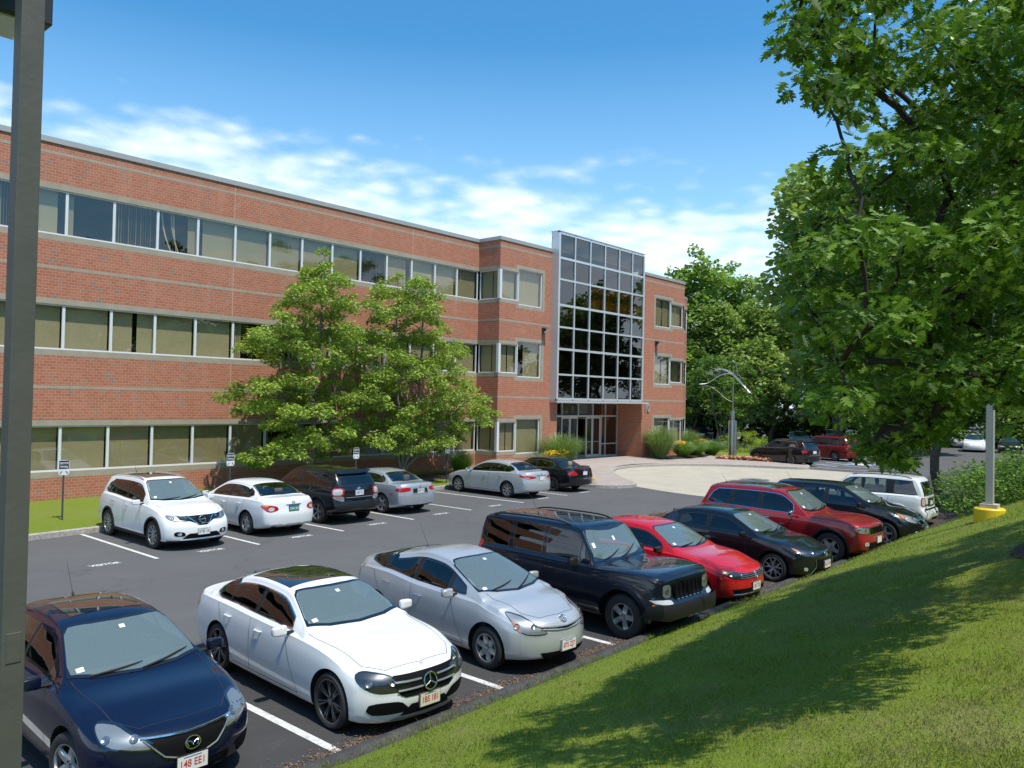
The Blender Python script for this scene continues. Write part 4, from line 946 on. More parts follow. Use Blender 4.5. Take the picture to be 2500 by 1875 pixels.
def emblem(root, car, view, x, z, r, kind, ry=None, off=.012, name='emblem', mat=CHROME):
    sg = -1 if view == 'front' else 1; m = MB(); ry = ry or r; l0, n0 = car.hit(view, x, z)
    def pt(a, b): 
        l, n = car.hit(view, x + a, z + b); return Vector((x + a, min(l.y, l0.y + .02) - off if sg < 0 else max(l.y, l0.y - .02) + off, z + b))
    def arcp(a0, a1, k=24, q=1.0, qx=1, ox=0, oz=0): return [pt(ox + math.cos(a0 + (a1 - a0) * i / k) * r * q * qx, oz + math.sin(a0 + (a1 - a0) * i / k) * ry * q) for i in range(k + 1)]
    th = r * .10
    if kind != 'name': m.tube(arcp(0, 2 * math.pi), th, mat, n=6)
    if kind == 'tri':
        for k in range(3): a = math.pi / 2 + k * 2 * math.pi / 3; m.tube([pt(0, 0), pt(math.cos(a) * r, math.sin(a) * ry)], [th * 1.3, th * .6], mat, n=6)
    elif kind == 'wing': m.tube([pt(-.80 * r, .35 * ry), pt(-.35 * r, .25 * ry), pt(0, -.28 * ry), pt(.35 * r, .25 * ry), pt(.80 * r, .35 * ry)], th * 1.1, mat, n=6); m.tube([pt(-.85 * r, .30 * ry), pt(-.6 * r, -.5 * ry)], th * .8, mat, n=6); m.tube([pt(.85 * r, .30 * ry), pt(.6 * r, -.5 * ry)], th * .8, mat, n=6)
    elif kind == 'ovals': m.tube(arcp(0, 2 * math.pi, qx=.36), th * .8, mat, n=6); m.tube(arcp(0, 2 * math.pi, q=.5, qx=1.3, oz=ry * .35), th * .8, mat, n=6)
    elif kind == 'vw': m.tube([pt(-.42 * r, .85 * ry), pt(0, .12 * ry), pt(.42 * r, .85 * ry)], th, mat, n=6); m.tube([pt(-.80 * r, .45 * ry), pt(-.36 * r, -.75 * ry), pt(0, .02 * ry), pt(.36 * r, -.75 * ry), pt(.80 * r, .45 * ry)], th, mat, n=6)
    elif kind == 'bar': m.tube([pt(-1.2 * r, 0), pt(1.2 * r, 0)], th * 1.9, mat, n=6)
    elif kind == 'h': m.tube([pt(-.4 * r, -.6 * ry), pt(-.5 * r, .6 * ry)], th, mat, n=6); m.tube([pt(.4 * r, -.6 * ry), pt(.5 * r, .6 * ry)], th, mat, n=6); m.tube([pt(-.4 * r, 0), pt(.4 * r, 0)], th, mat, n=6)
    elif kind == 'a': m.tube([pt(-.4 * r, -.6 * ry), pt(-.1 * r, .7 * ry), pt(.1 * r, .7 * ry), pt(.4 * r, -.6 * ry)], th, mat, n=6); m.tube([pt(-.3 * r, -.1 * ry), pt(.3 * r, -.1 * ry)], th, mat, n=6)
    if kind == 'oval': 
        pc = pt(0, 0); vs = [tuple(pc)] + [tuple(p) for p in arcp(0, 2 * math.pi)]; m.add(vs, [(0, i, i + 1) for i in range(1, len(vs) - 1)], PBLUE)
    return m.build(name, root, smooth=True, ang=60)
def mirrored(poly): return [(-u, v) for u, v in poly]

def make_car(sp, loc, rz, name, label, cat, group):
    c = Car(sp); far = sp.get('far', False); mat = sp['paint']; L, H, Wd = c.L, c.H, c.W
    root = empty(name, (0, 0, 0)); tag(root, label, cat, group)
    me = c.body(mat, cell=.06 if far else .032); polys = []; cw, hd = sp['cowl'], sp['header']
    fr = sp.get('frit', .045); see = not far
    # windscreen (plan view)
    x0 = sp.get('wsx0', .80) * Wd / 2; x1 = sp.get('wsx1', .60) * Wd / 2; cv = sp.get('wscv', .13)
    ws = [(-x0, cw + cv + .02), (-x0 * .6, cw + cv * .36), (0, cw), (x0 * .6, cw + cv * .36), (x0, cw + cv + .02), (x1 + .01, hd + .02), (x1 * .5, hd - .035), (0, hd - .05), (-x1 * .5, hd - .035), (-x1 - .01, hd + .02)]
    parts = []
    m = c.patch('top', ws, WSG if see else OPQG, off=.006, nu=20, nv=10, border=fr, bmat=GBLK)
    if see: polys.append(('top', [(x * .975, y) for x, y in ws]))
    wso = m.build('windshield', root, smooth=True, ang=60)
    if see and sp.get('wipers', 1):
        q = MB()
        for xa, xb in ((-.50, .05), (.02, .58)) if sp.get('wdir', 1) > 0 else ((-.58, -.02), (-.05, .50)):
            pts = []
            for i in range(7):
                t = i / 6; u = xa + (xb - xa) * t; v = cw + .03 + cv * (abs(u) / x0)**2 * .9 + .09 * t + (.10 * t if sp.get('wip2') else 0); l, n = c.hit('top', u, v); pts.append(l + n * .022)
            q.tube(pts, [.006, .010, .012, .012, .010, .008, .004], BLK, n=5)
        q.build('wiper', wso)
    if see:
        sx = sp.get('stk', -1); q = MB(); 
        for (a, b, wd_, ht) in ((sx * x0 * .80, .17, .075, .055), (0.02, hd - cw - .22, .06, .05)):
            q = c.patch('top', [(a - wd_ / 2, cw + b), (a + wd_ / 2, cw + b), (a + wd_ / 2, cw + b + ht), (a - wd_ / 2, cw + b + ht)], STICK, off=.0075, nu=2, nv=2, mb=q)
        q.build('sticker', wso)
    # rear window
    rv, rp = sp['rearwin']; rg_ = sp.get('rearglass', SIDEG)
    m = c.patch(rv, rp, rg_ if see else OPQG, off=.006, nu=16, nv=8, border=fr * .9)
    if see and rg_ is not OPQG: polys.append((rv, [(u * .97, v) for u, v in rp]))
    m.build('rear_window', root, smooth=True, ang=60)
    # side windows: the outline cut by pillars
    dlo = sp['dlo']; segs = sp['segs']
    for side in (1, -1):
        for i, (a, b, gm) in enumerate(segs):
            def clip(poly, lim, keep):
                o = []
                for j in range(len(poly)):
                    p, q = poly[j], poly[(j + 1) % len(poly)]; ip = (p[0] - lim) * keep >= 0; iq = (q[0] - lim) * keep >= 0
                    if ip: o.append(p)
                    if ip != iq: t = (lim - p[0]) / (q[0] - p[0]); o.append((lim, p[1] + (q[1] - p[1]) * t))
                return o
            pl = clip(clip(dlo, a, 1), b, -1)
            if len(pl) < 3: continue
            gmat = {'s': SIDEG, 'p': PRIV, 'o': OPQG}[gm] if see else OPQG
            m = c.patch('side', pl, gmat, off=.005, side=side, nu=14, nv=7, border=.028, bmat=GBLK)
            if see and gm != 'o': 
                if side == 1: polys.append(('side', pl))
            m.build('side_window', root, smooth=True, ang=60)
        # pillars between
        q = MB(); any_ = False
        for i in range(len(segs) - 1):
            a, b = segs[i][1], segs[i + 1][0]
            if b - a > .01:
                pl = clip(clip(dlo, a, 1), b, -1); q = c.patch('side', pl, sp.get('pillar', BLK), off=.003, side=side, nu=3, nv=5); q.build('pillar_trim', root, smooth=True)
        if any_: q.build('pillar_trim', root, smooth=True)
        if sp.get('dlochrome'):
            q = MB(); P = dlo + [dlo[0]]; c.line('side', P, w=.016, mat=sp['dlochrome'], off=.008, side=side, mb=q); q.build('window_surround', root, smooth=True)
    if see and polys: c.cut(me, polys)
    me.name = 'body'; smooth_me(me, 38); bo = link('body', me, root)
    add_wheels(c, root, sp)
    if not far:
        q = MB(); zf = .30; zc_ = float(c.top(cw)) ; iw = Wd / 2 - .16
        q.box(-iw, iw, cw - .1, min(L - .5, rp[0][1] if rv == 'top' else L - .5), zf - .02, zf, DASH)
        yb0, yb1 = cw + .02, min(L - .35, (max(p[1] for p in rp) if rv == 'top' else L - .35))
        for sx in (-1, 1): q.box(sx * iw - .005, sx * iw + .005, cw, yb1, zf, float(c.belt(cw + 1)) - .06, DASH)
        zd = zc_ - .09
        q.bbox(-iw, iw, cw - .02, cw + .72, zd - .20, zd, DASH, .04)
        q.box(-iw, iw, yb1 - .55, yb1, float(c.belt(yb1 - .5)) - .10, float(c.belt(yb1 - .5)) - .07, DASH)
        q.build('cabin', root)
        q = MB(); sm_ = sp.get('seat', SEAT); ys_ = hd + .42; dz = sp.get('dz', 0)
        for xx in (-.37, .37): seat(q, xx, ys_, sm_, .30 + dz)
        seat(q, 0, ys_ + .86, sm_, .34 + dz, w=1.15); q.build('seats', root, smooth=True)
        q = MB(); xs_ = sp.get('drv', .37); cy = cw + .80; ctr = Vector((xs_, cy, zd + .02)); pts = []
        for i in range(25):
            a = 2 * math.pi * i / 24; pts.append(ctr + Vector((.18 * math.cos(a), -.07 * math.sin(a), .17 * math.sin(a))))
        q.tube(pts, .014, BLK, n=6, cap=False); q.tube([pts[0], ctr, pts[12]], .014, BLK, n=5); q.tube([ctr, ctr + Vector((0, -.2, -.1))], .02, BLK, n=5); q.build('steering_wheel', root)
    mirror(root, c, sp, mat)
    # seams, handles
    if not far:
        q = MB(); SE = pbr('panel_gap', (.02, .02, .02), .7)
        zsil = lambda y: float(c.low(y)) + .10
        for side in (1, -1):
            for y0_, y1_ in sp['seams']:
                c.line('side', [(y0_, float(c.belt(y0_)) - .01), (y0_ + (y1_ - y0_) * .4, .62), (y1_, zsil(y1_))], w=.007, mat=SE, side=side, mb=q)
            c.line('side', [(sp['seams'][0][1], zsil(1.4)), (sp['seams'][-1][1], zsil(3))], w=.007, mat=SE, side=side, mb=q)
        hx = sp.get('hoodx', .62) * Wd / 2; hy = sp.get('hoody', .22)
        for sx in (-1, 1): c.line('top', [(sx * hx * .72, hy + .02), (sx * hx, hy + .25), (sx * (hx + .10), cw + .10)], w=.007, mat=SE, mb=q)
        c.line('top', [(-hx * .72, hy + .02), (0, hy - .02), (hx * .72, hy + .02)], w=.007, mat=SE, mb=q)
        q.build('panel_gap', root)
    for side in (1, -1):
        for y in sp.get('handles', []):
            zh = float(c.belt(y)) - sp.get('hz', .13); l, n = c.hit('side', y, zh, side); q = MB()
            q.tube([l + Vector((side * -.004, -.085, 0)), l + Vector((side * .028, -.06, .004)), l + Vector((side * .030, .05, .006)), l + Vector((side * -.004, .085, .002))], [.010, .014, .014, .010], sp.get('hm', mat), n=6); q.build('door_handle', root, smooth=True)
    # lamps
    for side in (1, -1):
        for (nm, view, poly, kind) in sp['lamps']:
            pl = poly if side == 1 else (mirrored(poly) if view in ('front', 'rear', 'top') else poly)
            if kind in ('head', 'headd'):
                q = c.patch(view, pl, LBACK if kind == 'head' else LDARK, off=.004, side=side, nu=12, nv=5, border=.012, bmat=GBLK, sm=1); ho_ = q.build(nm, root, smooth=True)
                us = [p[0] for p in pl]; vs_ = [p[1] for p in pl]; uc, vc = sum(us) / len(us), sum(vs_) / len(vs_); dw = (max(us) - min(us)); dh = max(vs_) - min(vs_)
                q = MB()
                for k_ in sp.get('bulbs', (-.18, .20)):
                    l, n = c.hit(view, uc + k_ * dw, vc, side); rr_ = min(.042, dh * .22); t_ = n.to_track_quat('X', 'Z').to_matrix().to_4x4()
                    g = MB(); g.lathe([(.001, .004), (rr_ * .55, .006), (rr_ * .8, .012), (rr_, .014), (rr_ * 1.02, .004)], WHL, n=16, axis='x'); q.add([l + t_ @ Vector(v) for v in g.v], g.f, BULB)
                q.build('lamp_reflector', ho_, smooth=True)
                q = c.patch(view, pl, LENS, off=.020, side=side, nu=12, nv=5, sm=1); q.build('lamp_lens', ho_, smooth=True)
            else:
                km = {'amber': AMB, 'red': REDL, 'clear': WHL, 'black': MESHB, 'chrome': CHROME, 'plastic': BLK, 'gloss': GBLK, 'paint': mat, 'silver': SILV, 'fog': WHL, 'blue': PBLUE}[kind]
                q = c.patch(view, pl, km, off=.009 if kind in ('amber', 'clear', 'chrome') else .006, side=side, nu=10, nv=4, sm=1 if kind != 'plastic' else 0); q.build(nm, root, smooth=True)
    for (nm, view, poly, kind, off) in sp.get('mid', []):
        km = {'amber': AMB, 'red': REDL, 'clear': WHL, 'black': MESHB, 'chrome': CHROME, 'plastic': BLK, 'gloss': GBLK, 'paint': mat, 'silver': SILV, 'glass': OPQG}[kind]
        q = c.patch(view, poly, km, off=off, nu=14, nv=5, sm=0); q.build(nm, root, smooth=True)
    for (nm, view, pts, wd_, kind, off) in sp.get('bars', []):
        km = {'chrome': CHROME, 'silver': SILV, 'paint': mat, 'black': MESHB, 'plastic': BLK, 'red': REDL}[kind]; q = MB(); P = []
        for i in range(len(pts) - 1):
            n = 8
            for k_ in range(n): P.append([pts[i][j] + (pts[i + 1][j] - pts[i][j]) * k_ / n for j in (0, 1)])
        P.append(pts[-1]); PP = []
        for p in P: l, n = c.hit(view, p[0], p[1]); PP.append(l + n * off)
        q.tube(PP, wd_ * .8, km, n=6); q.build(nm, root, smooth=True)
    if sp.get('rails'):
        rm_, ya, yb = sp['rails']
        for side in (1, -1):
            q = MB(); pts = []
            for i in range(13):
                t = i / 12; y = ya + (yb - ya) * t; l, n = c.hit('top', side * (c.roofw * .93), y); pts.append(l + Vector((0, 0, .045 * min(1, min(t, 1 - t) * 9))))
            q.tube(pts, .016, rm_, n=6)
            q.build('roof_rail', root, smooth=True)
    if sp.get('sunroof'):
        a, b, w_ = sp['sunroof']; q = c.patch('top', [(-w_, a), (w_, a), (w_, b), (-w_, b)], OPQG, off=.004, nu=10, nv=8); q.build('sunroof', root, smooth=True)
    if sp.get('antenna'):
        x, y, ln = sp['antenna']; l, n = c.hit('top', x, y); q = MB(); q.tube([l - Vector((0, 0, .01)), l + Vector((0, .03, .03))], [.02, .010], BLK, n=8); q.tube([l + Vector((0, .03, .03)), l + Vector((0, .03 + ln * .55, .03 + ln * .83))], [.0045, .0025], BLK, n=5); q.build('antenna', root)
    if sp.get('arch'):
        am, aw = sp['arch']
        for side in (1, -1):
            for ya in sp['axles']:
                q = MB(); r0 = sp['R'] + sp.get('gap', .055) - .004; vs = []; n = 22
                for i in range(n + 1):
                    a = R(-12 + 204 * i / n); 
                    for rr_, o_ in ((r0, -.05), (r0, sp.get('aout', .012)), (r0 + aw, sp.get('aout', .012)), (r0 + aw + .012, -.004)):
                        y, z = ya + rr_ * math.cos(a), sp['R'] + .01 + rr_ * math.sin(a); z = max(z, float(c.low(y)) + .01); l, nn = c.hit('side', y, min(z, float(c.belt(y)) - .02), side); xx = max(abs(l.x), Wd / 2 - .07)
                        vs.append((side * (xx + o_), y, z))
                for i in range(n):
                    for j in range(3): f = (i * 4 + j, i * 4 + j + 1, i * 4 + j + 5, i * 4 + j + 4); q.f.append(f if side > 0 else f[::-1]); q.m.append(0)
                q.v = vs; q.mi(am); q.build('wheel_arch_trim', root, smooth=True, ang=50)
    if sp.get('sill'):
        for side in (1, -1): q = c.patch('side', [(sp['axles'][0] + sp['R'] + .05, .20), (sp['axles'][1] - sp['R'] - .05, .20), (sp['axles'][1] - sp['R'] - .05, .20 + sp['sill']), (sp['axles'][0] + sp['R'] + .05, .20 + sp['sill'])], BLK, off=.010, side=side, nu=8, nv=3); q.build('sill_trim', root, smooth=True)
    for a in sp.get('plates', []): plate(root, c, *a[:4], **(a[4] if len(a) > 4 else {}))
    for a in sp.get('emb', []): emblem(root, c, *a[:5], **(a[5] if len(a) > 5 else {}))
    if 'extra' in sp: sp['extra'](c, root)
    root.location = loc; root.rotation_euler = (0, 0, rz); sp['_car'] = c
    return root
# ---------------------------------------------------------------- car specifications
def topcurve(L, H, cowl, header, hoodz, nosez, rhead, deck=None, deckz=1.0, tailz=.92, hoodc=.5, roofc=0.0):
    dz = H - .055 - hoodz; dw = header - cowl
    T = [(0, nosez), (.04, nosez + .035), (.22, nosez + .085), (cowl * .5, (nosez + .085) * (1 - hoodc) + hoodz * hoodc + .02), (cowl - .06, hoodz - .005), (cowl + .05, hoodz + .035), (cowl + dw * .36, hoodz + dz * .40), (cowl + dw * .70, hoodz + dz * .745), (header, H - .055), (header + .22, H - .018)]
    if deck is not None:
        T += [((header + rhead) / 2 + .05, H), (rhead - .15, H - .035), (rhead, H - .07), ((rhead + deck) / 2, (H - .07 + deckz) / 2 + .02), (deck, deckz + .01), (deck + .08, deckz), (L - .10, deckz - .005), (L - .03, deckz - .03), (L, tailz)]
    else:
        T += [((header + rhead) / 2, H), (rhead, H - .02 - roofc), (L - .02, H - .07 - roofc), (L, H - .11 - roofc)]
    return T
def autodlo(c, yA, yB, rear, lo=.045, up=.045):
    lows = [(y, float(c.belt(y)) + lo) for y in np.linspace(yA + .06, yB, 9)]; ups = []
    yE = max(p[0] for p in rear) if rear else yB
    yU = rear[-1][0] if rear else yB
    for y in np.linspace(yU, yA + .05, 14):
        z = c.section(float(y))[26][1] - up; zl = float(c.belt(y)) + lo
        if z > zl + .03: ups.append((float(y), z))
    return [(yA, float(c.belt(yA)) + lo + .01)] + [tuple(map(float, p)) for p in lows] + list(rear) + ups
def spec(**k):
    L, W, H = k['L'], k['W'], k['H']; a0 = k['a0']; k['axles'] = (a0, a0 + k['wb'])
    k.setdefault('top', topcurve(L, H, k['cowl'], k['header'], k['hoodz'], k['nosez'], k['rhead'], k.get('deck'), k.get('deckz', 1.0), k.get('tailz', .92), k.get('hoodc', .5), k.get('roofc', 0)))
    b0, b1, b2 = k['bz']; k.setdefault('belt', [(0, k['nosez'] - .05), (.3, k['nosez'] + .03), (a0, (k['nosez'] + .03 + b0) / 2 + .02), (k['cowl'] + .1, b0), (k['header'] + .5, b1), (L - 1.0, b2), (L - .3, b2 - .01), (L, b2 - .08)])
    k.setdefault('plan', [(0, W / 2 - .12), (.10, W / 2 - .06), (.45, W / 2 - .02), (.95, W / 2 - .003), (L / 2, W / 2), (L - 1.0, W / 2 - .012), (L - .4, W / 2 - .045), (L - .1, W / 2 - .075), (L, W / 2 - .11)])
    k.setdefault('nz', [(.15, .09), (.28, .03), (.45, 0), (.60, .015), (.70, .07), (.80, .17), (1.1, .40)])
    k.setdefault('tz', [(.15, .08), (.35, .02), (.6, 0), (.8, .04), (1.0, .08), (1.2, .12)])
    c = Car(k)
    if 'yA' in k: k['dlo'] = autodlo(c, k['yA'], k['yB'], k.get('rear', []))
    return k
P_NAVY = paint('navy_paint', (0.003, 0.006, 0.024), 0.0, .3); P_WHITE = paint('white_paint', (0.74, 0.75, 0.75), 0, .35); P_SILV = paint('silver_paint', (0.47, 0.49, 0.51), .35, .34)
P_BLACK = paint('black_paint', (0.007, 0.008, 0.010), 0, .3); P_RED = paint('bright_red_paint', (0.50, 0.008, 0.014), 0.0, .35); P_DRED = paint('deep_red_paint', (0.30, 0.012, 0.018), .15, .35); P_SILV2 = paint('blue_silver_paint', (0.40, 0.43, 0.47), .4, .32)
P_WHITE2 = paint('pearl_white_paint', (0.72, 0.72, 0.69), 0, .35); P_BROWN = paint('dark_brown_paint', (0.016, 0.012, 0.011), 0.1, .3); P_BLUE = paint('blue_paint', (0.010, 0.028, 0.12), 0.2, .3)
G1 = 'cars parked nose in along the grass bank'; G2 = 'cars parked in the spaces by the building'; G3 = 'cars in the distant parking lot'
SPECS = []
# 1 navy sedan
s_navy = spec(L=4.49, W=1.755, H=1.465, a0=.90, wb=2.64, R=.318, rr=.205, cowl=1.20, header=2.02, hoodz=.955, nosez=.70, rhead=3.38, deck=3.98, deckz=1.085, bz=(.90, .945, .99), paint=P_NAVY, roofw=.63,
    yA=1.52, yB=3.55, rear=[(3.72, 1.10), (3.62, 1.22), (3.42, 1.305)], segs=[(1.52, 1.72, 'o'), (1.74, 2.48, 's'), (2.55, 3.28, 's'), (3.30, 3.75, 'o')], rearwin=('top', [(-.52, 3.42), (.52, 3.42), (.60, 3.92), (0, 3.97), (-.60, 3.92)]),
    seams=[(1.55, 1.42), (2.52, 2.52), (3.35, 3.05)], handles=[2.35, 3.25], nose=.40, ws='star', wn=5, sunroof=(2.2, 2.95, .40), antenna=(0, 3.30, .42), steer=R(12), hz=.14,
    lamps=[('headlight', 'fq', [(-.38, .60), (-.30, .575), (.10, .63), (.27, .76), (.26, .80), (.05, .78), (-.25, .685)], 'head'), ('fog_light', 'front', [(.50, .34), (.70, .36), (.74, .42), (.52, .40)], 'black'), ('tail_light', 'rq', [(-.18, .78), (.12, .80), (.12, .93), (-.15, .93)], 'red')],
    mid=[('grille', 'front', [(-.42, .66), (.42, .66), (.26, .50), (.12, .46), (-.12, .46), (-.26, .50)], 'black', .008), ('intake', 'front', [(-.46, .22), (.46, .22), (.42, .36), (-.42, .36)], 'black', .006), ('intake', 'front', [(-.74, .27), (-.55, .27), (-.54, .38), (-.74, .43)], 'black', .006), ('intake', 'front', [(.55, .27), (.74, .27), (.74, .43), (.54, .38)], 'black', .006)],
    bars=[('grille_trim', 'front', [(-.45, .685), (0, .665), (.45, .685)], .020, 'chrome', .012), ('grille_trim', 'front', [(-.43, .67), (-.26, .50), (-.10, .45), (.10, .45), (.26, .50), (.43, .67)], .010, 'silver', .012)],
    plates=[('front', -.0, .385, '148 EE1', dict(frame=BLK))], emb=[('front', 0, .575, .075, 'wing', dict(ry=.058, off=.03))], stk=-1, hoodx=.66)
# 2 white sedan
s_wsed = spec(L=4.69, W=1.81, H=1.44, a0=.82, wb=2.84, R=.335, rr=.252, cowl=1.42, header=2.20, hoodz=.985, nosez=.72, low=[(0, .17), (.35, .16), (.8, .16), (3.8, .17), (4.4, .22), (4.69, .30)], rhead=3.50, deck=4.18, deckz=1.06, tailz=.95, bz=(.915, .955, .985), paint=P_WHITE, roofw=.64, frit=.05,
    yA=1.80, yB=3.75, rear=[(3.93, 1.07), (3.88, 1.14), (3.66, 1.27), (3.50, 1.325)], segs=[(1.80, 2.70, 's'), (2.77, 3.46, 'p'), (3.48, 3.95, 'p')], rearwin=('top', [(-.54, 3.55), (.54, 3.55), (.62, 4.08), (0, 4.14), (-.62, 4.08)]), dlochrome=CHROME,
    seams=[(1.85, 1.50), (2.74, 2.72), (3.70, 3.20)], handles=[2.50, 3.36], nose=.36, ws='multi', wn=7, wm=DALLOY, tw=.235, gap=.04, sunroof=(2.32, 3.32, .53), wipers=0, hm=P_WHITE,
    lamps=[('headlight', 'fq', [(-.44, .585), (-.36, .53), (-.05, .53), (.16, .62), (.23, .72), (.16, .765), (-.12, .735), (-.34, .66)], 'headd'), ('intake', 'fq', [(-.44, .285), (-.02, .275), (.07, .33), (.06, .40), (-.05, .43), (-.34, .43)], 'black'), ('splitter', 'fq', [(-.50, .175), (.02, .185), (.02, .205), (-.50, .198)], 'chrome'), ('tail_light', 'rq', [(-.28, .74), (.10, .76), (.20, .86), (.08, .93), (-.26, .90)], 'red')],
    mid=[('grille', 'front', [(-.47, .705), (.47, .705), (.49, .66), (.42, .50), (.34, .46), (-.34, .46), (-.42, .50), (-.49, .66)], 'black', .008), ('intake', 'front', [(-.38, .24), (.38, .24), (.26, .37), (-.26, .37)], 'black', .007), ('skirt', 'front', [(-.50, .18), (.50, .18), (.42, .235), (-.42, .235)], 'silver', .012)],
    bars=[('grille_slat', 'front', [(-.46, .635), (-.12, .63)], .017, 'silver', .020), ('grille_slat', 'front', [(.12, .63), (.46, .635)], .017, 'silver', .020), ('grille_slat', 'front', [(-.43, .545), (-.11, .55)], .017, 'silver', .020), ('grille_slat', 'front', [(.11, .55), (.43, .545)], .017, 'silver', .020)],
    plates=[('front', 0.0, .385, '1BS 181', dict(frame=DALLOY, face=pbr('plate_cream', (.62, .58, .46), .5)))], emb=[('front', 0, .59, .098, 'tri', dict(off=.035)), ('front', 0, .76, .022, 'bar', dict(off=.01, name='badge'))], hoodx=.74, stk=-1)
# 3 silver hatchback
s_silv = spec(L=4.45, W=1.725, H=1.49, a0=.88, wb=2.70, R=.315, rr=.200, cowl=1.02, header=2.02, hoodz=1.0, nosez=.76, rhead=3.02, deck=4.18, deckz=1.17, tailz=1.02, bz=(.92, .955, 1.03), paint=P_SILV, roofw=.60, frit=.045,
    yA=1.42, yB=3.55, rear=[(3.92, 1.13), (4.00, 1.21), (3.82, 1.29), (3.3, 1.36)], segs=[(1.42, 1.80, 'o'), (1.84, 2.62, 's'), (2.70, 3.42, 'p'), (3.46, 4.02, 'p')], rearwin=('top', [(-.50, 3.45), (.50, 3.45), (.56, 4.05), (0, 4.10), (-.56, 4.05)]), wscv=.17,
    seams=[(1.70, 1.38), (2.66, 2.66), (3.72, 3.10)], handles=[2.47, 3.32], nose=.44, nz=[(.15, .09), (.28, .02), (.45, 0), (.62, .02), (.74, .09), (.85, .20), (1.1, .45)], ws='wide', wn=6, wm=SILV, tw=.185, antenna=(.0, 3.22, .42), wip2=1, hm=CHROME, hz=.15, stk=-1, my=1.62,
    lamps=[('headlight', 'fq', [(-.30, .60), (-.10, .585), (.06, .61), (.15, .68), (.34, .86), (.30, .875), (.02, .81), (-.26, .66)], 'head'), ('turn_signal', 'fq', [(.08, .625), (.16, .67), (.24, .76), (.20, .76), (.10, .68)], 'amber'), ('tail_light', 'rq', [(-.10, .74), (.10, .76), (.12, 1.02), (-.05, 1.02)], 'clear')],
    mid=[('grille', 'front', [(-.46, .685), (0, .64), (.46, .685), (.46, .705), (0, .675), (-.46, .705)], 'black', .008), ('intake', 'front', [(-.42, .245), (.42, .245), (.48, .34), (-.48, .34)], 'black', .006)],
    bars=[('grille_trim', 'front', [(-.50, .705), (-.25, .680), (0, .668), (.25, .680), (.50, .705)], .011, 'silver', .012), ('grille_trim', 'front', [(-.46, .665), (-.22, .640), (0, .630), (.22, .640), (.46, .665)], .010, 'silver', .012)],
    plates=[('front', 0, .41, '875 ZJ7', {})], emb=[('front', 0, .765, .062, 'ovals', dict(ry=.042, off=.014))], hoodx=.60)
# 4 black boxy SUV
s_boxy = spec(L=4.49, W=1.84, H=1.78, a0=.83, wb=2.695, R=.375, rr=.215, cowl=1.46, header=1.88, hoodz=1.135, nosez=1.06, rhead=3.9, bz=(1.09, 1.10, 1.11), paint=paint('black_blue_paint', (.006, .009, .018)), roofw=.74, frit=.045, hooddrop=.045, roofdrop=.075, beltw=.965, gap=.085, hoodc=.6,
    low=[(0, .42), (.3, .36), (.8, .34), (3.6, .34), (4.2, .38), (4.49, .44)], nz=[(.3, .10), (.45, .02), (.6, 0), (.70, .06), (.78, .12), (1.0, .13), (1.1, .135)], nose=.09, npow=5, tail=.08, tpow=5, tz=[(.3, .06), (.6, 0), (1.0, .02), (1.4, .10), (1.75, .20)],
    yA=1.68, yB=4.15, rear=[(4.18, 1.18), (4.12, 1.60)], segs=[(1.68, 1.80, 'o'), (1.82, 2.60, 's'), (2.68, 3.42, 'p'), (3.52, 4.20, 'p')], pillar=None, rearwin=('rear', [(-.60, 1.20), (.60, 1.20), (.54, 1.62), (-.54, 1.62)]), rearglass=PRIV, wsx0=.84, wsx1=.70, wscv=.05,
    seams=[(1.75, 1.52), (2.64, 2.64), (3.48, 3.05)], handles=[2.46, 3.28], hm=BLK, hz=.14, ws='star5', wn=5, tw=.235, rails=(BLK, 2.15, 4.1), antenna=(-.25, 3.25, .38), arch=(paint('black_blue_paint', (.006, .009, .018)), .075), aout=.055, mm=BLK, msz=(.20, .18, .11), dz=.15,
    lamps=[('headlight', 'front', [(.50, .76), (.72, .76), (.735, .99), (.52, .99)], 'head'), ('turn_signal', 'front', [(.54, .665), (.86, .69), (.88, .755), (.56, .735)], 'clear'), ('side_marker', 'side', [(.16, .56), (.26, .56), (.26, .68), (.20, .68)], 'amber'), ('tail_light', 'rq', [(-.12, .95), (.08, .95), (.08, 1.22), (-.10, 1.22)], 'red')],
    mid=[('grille', 'front', [(-.46, .72), (.46, .72), (.48, .985), (-.48, .985)], 'black', .008), ('bumper', 'front', [(-.88, .46), (.88, .46), (.88, .655), (-.88, .655)], 'plastic', .07), ('intake', 'front', [(-.6, .36), (.6, .36), (.6, .44), (-.6, .44)], 'black', .01)],
    bars=[('grille_slat', 'front', [(x, .74), (x, .97)], .020, 'black', .02) for x in (-.40, -.27, -.135, 0, .135, .27, .40)] + [('grille_trim', 'front', [(x - .03, .715), (x + .03, .715)], .008, 'chrome', .02) for x in (-.38, -.255, -.13, 0, .13, .255, .38)],
    plates=[('front', -.0, .58, '363 YB7', {})], hoodx=.78, stk=-1)
s_boxy['bulbs'] = (0.0,); s_boxy['pillar'] = s_boxy['paint']
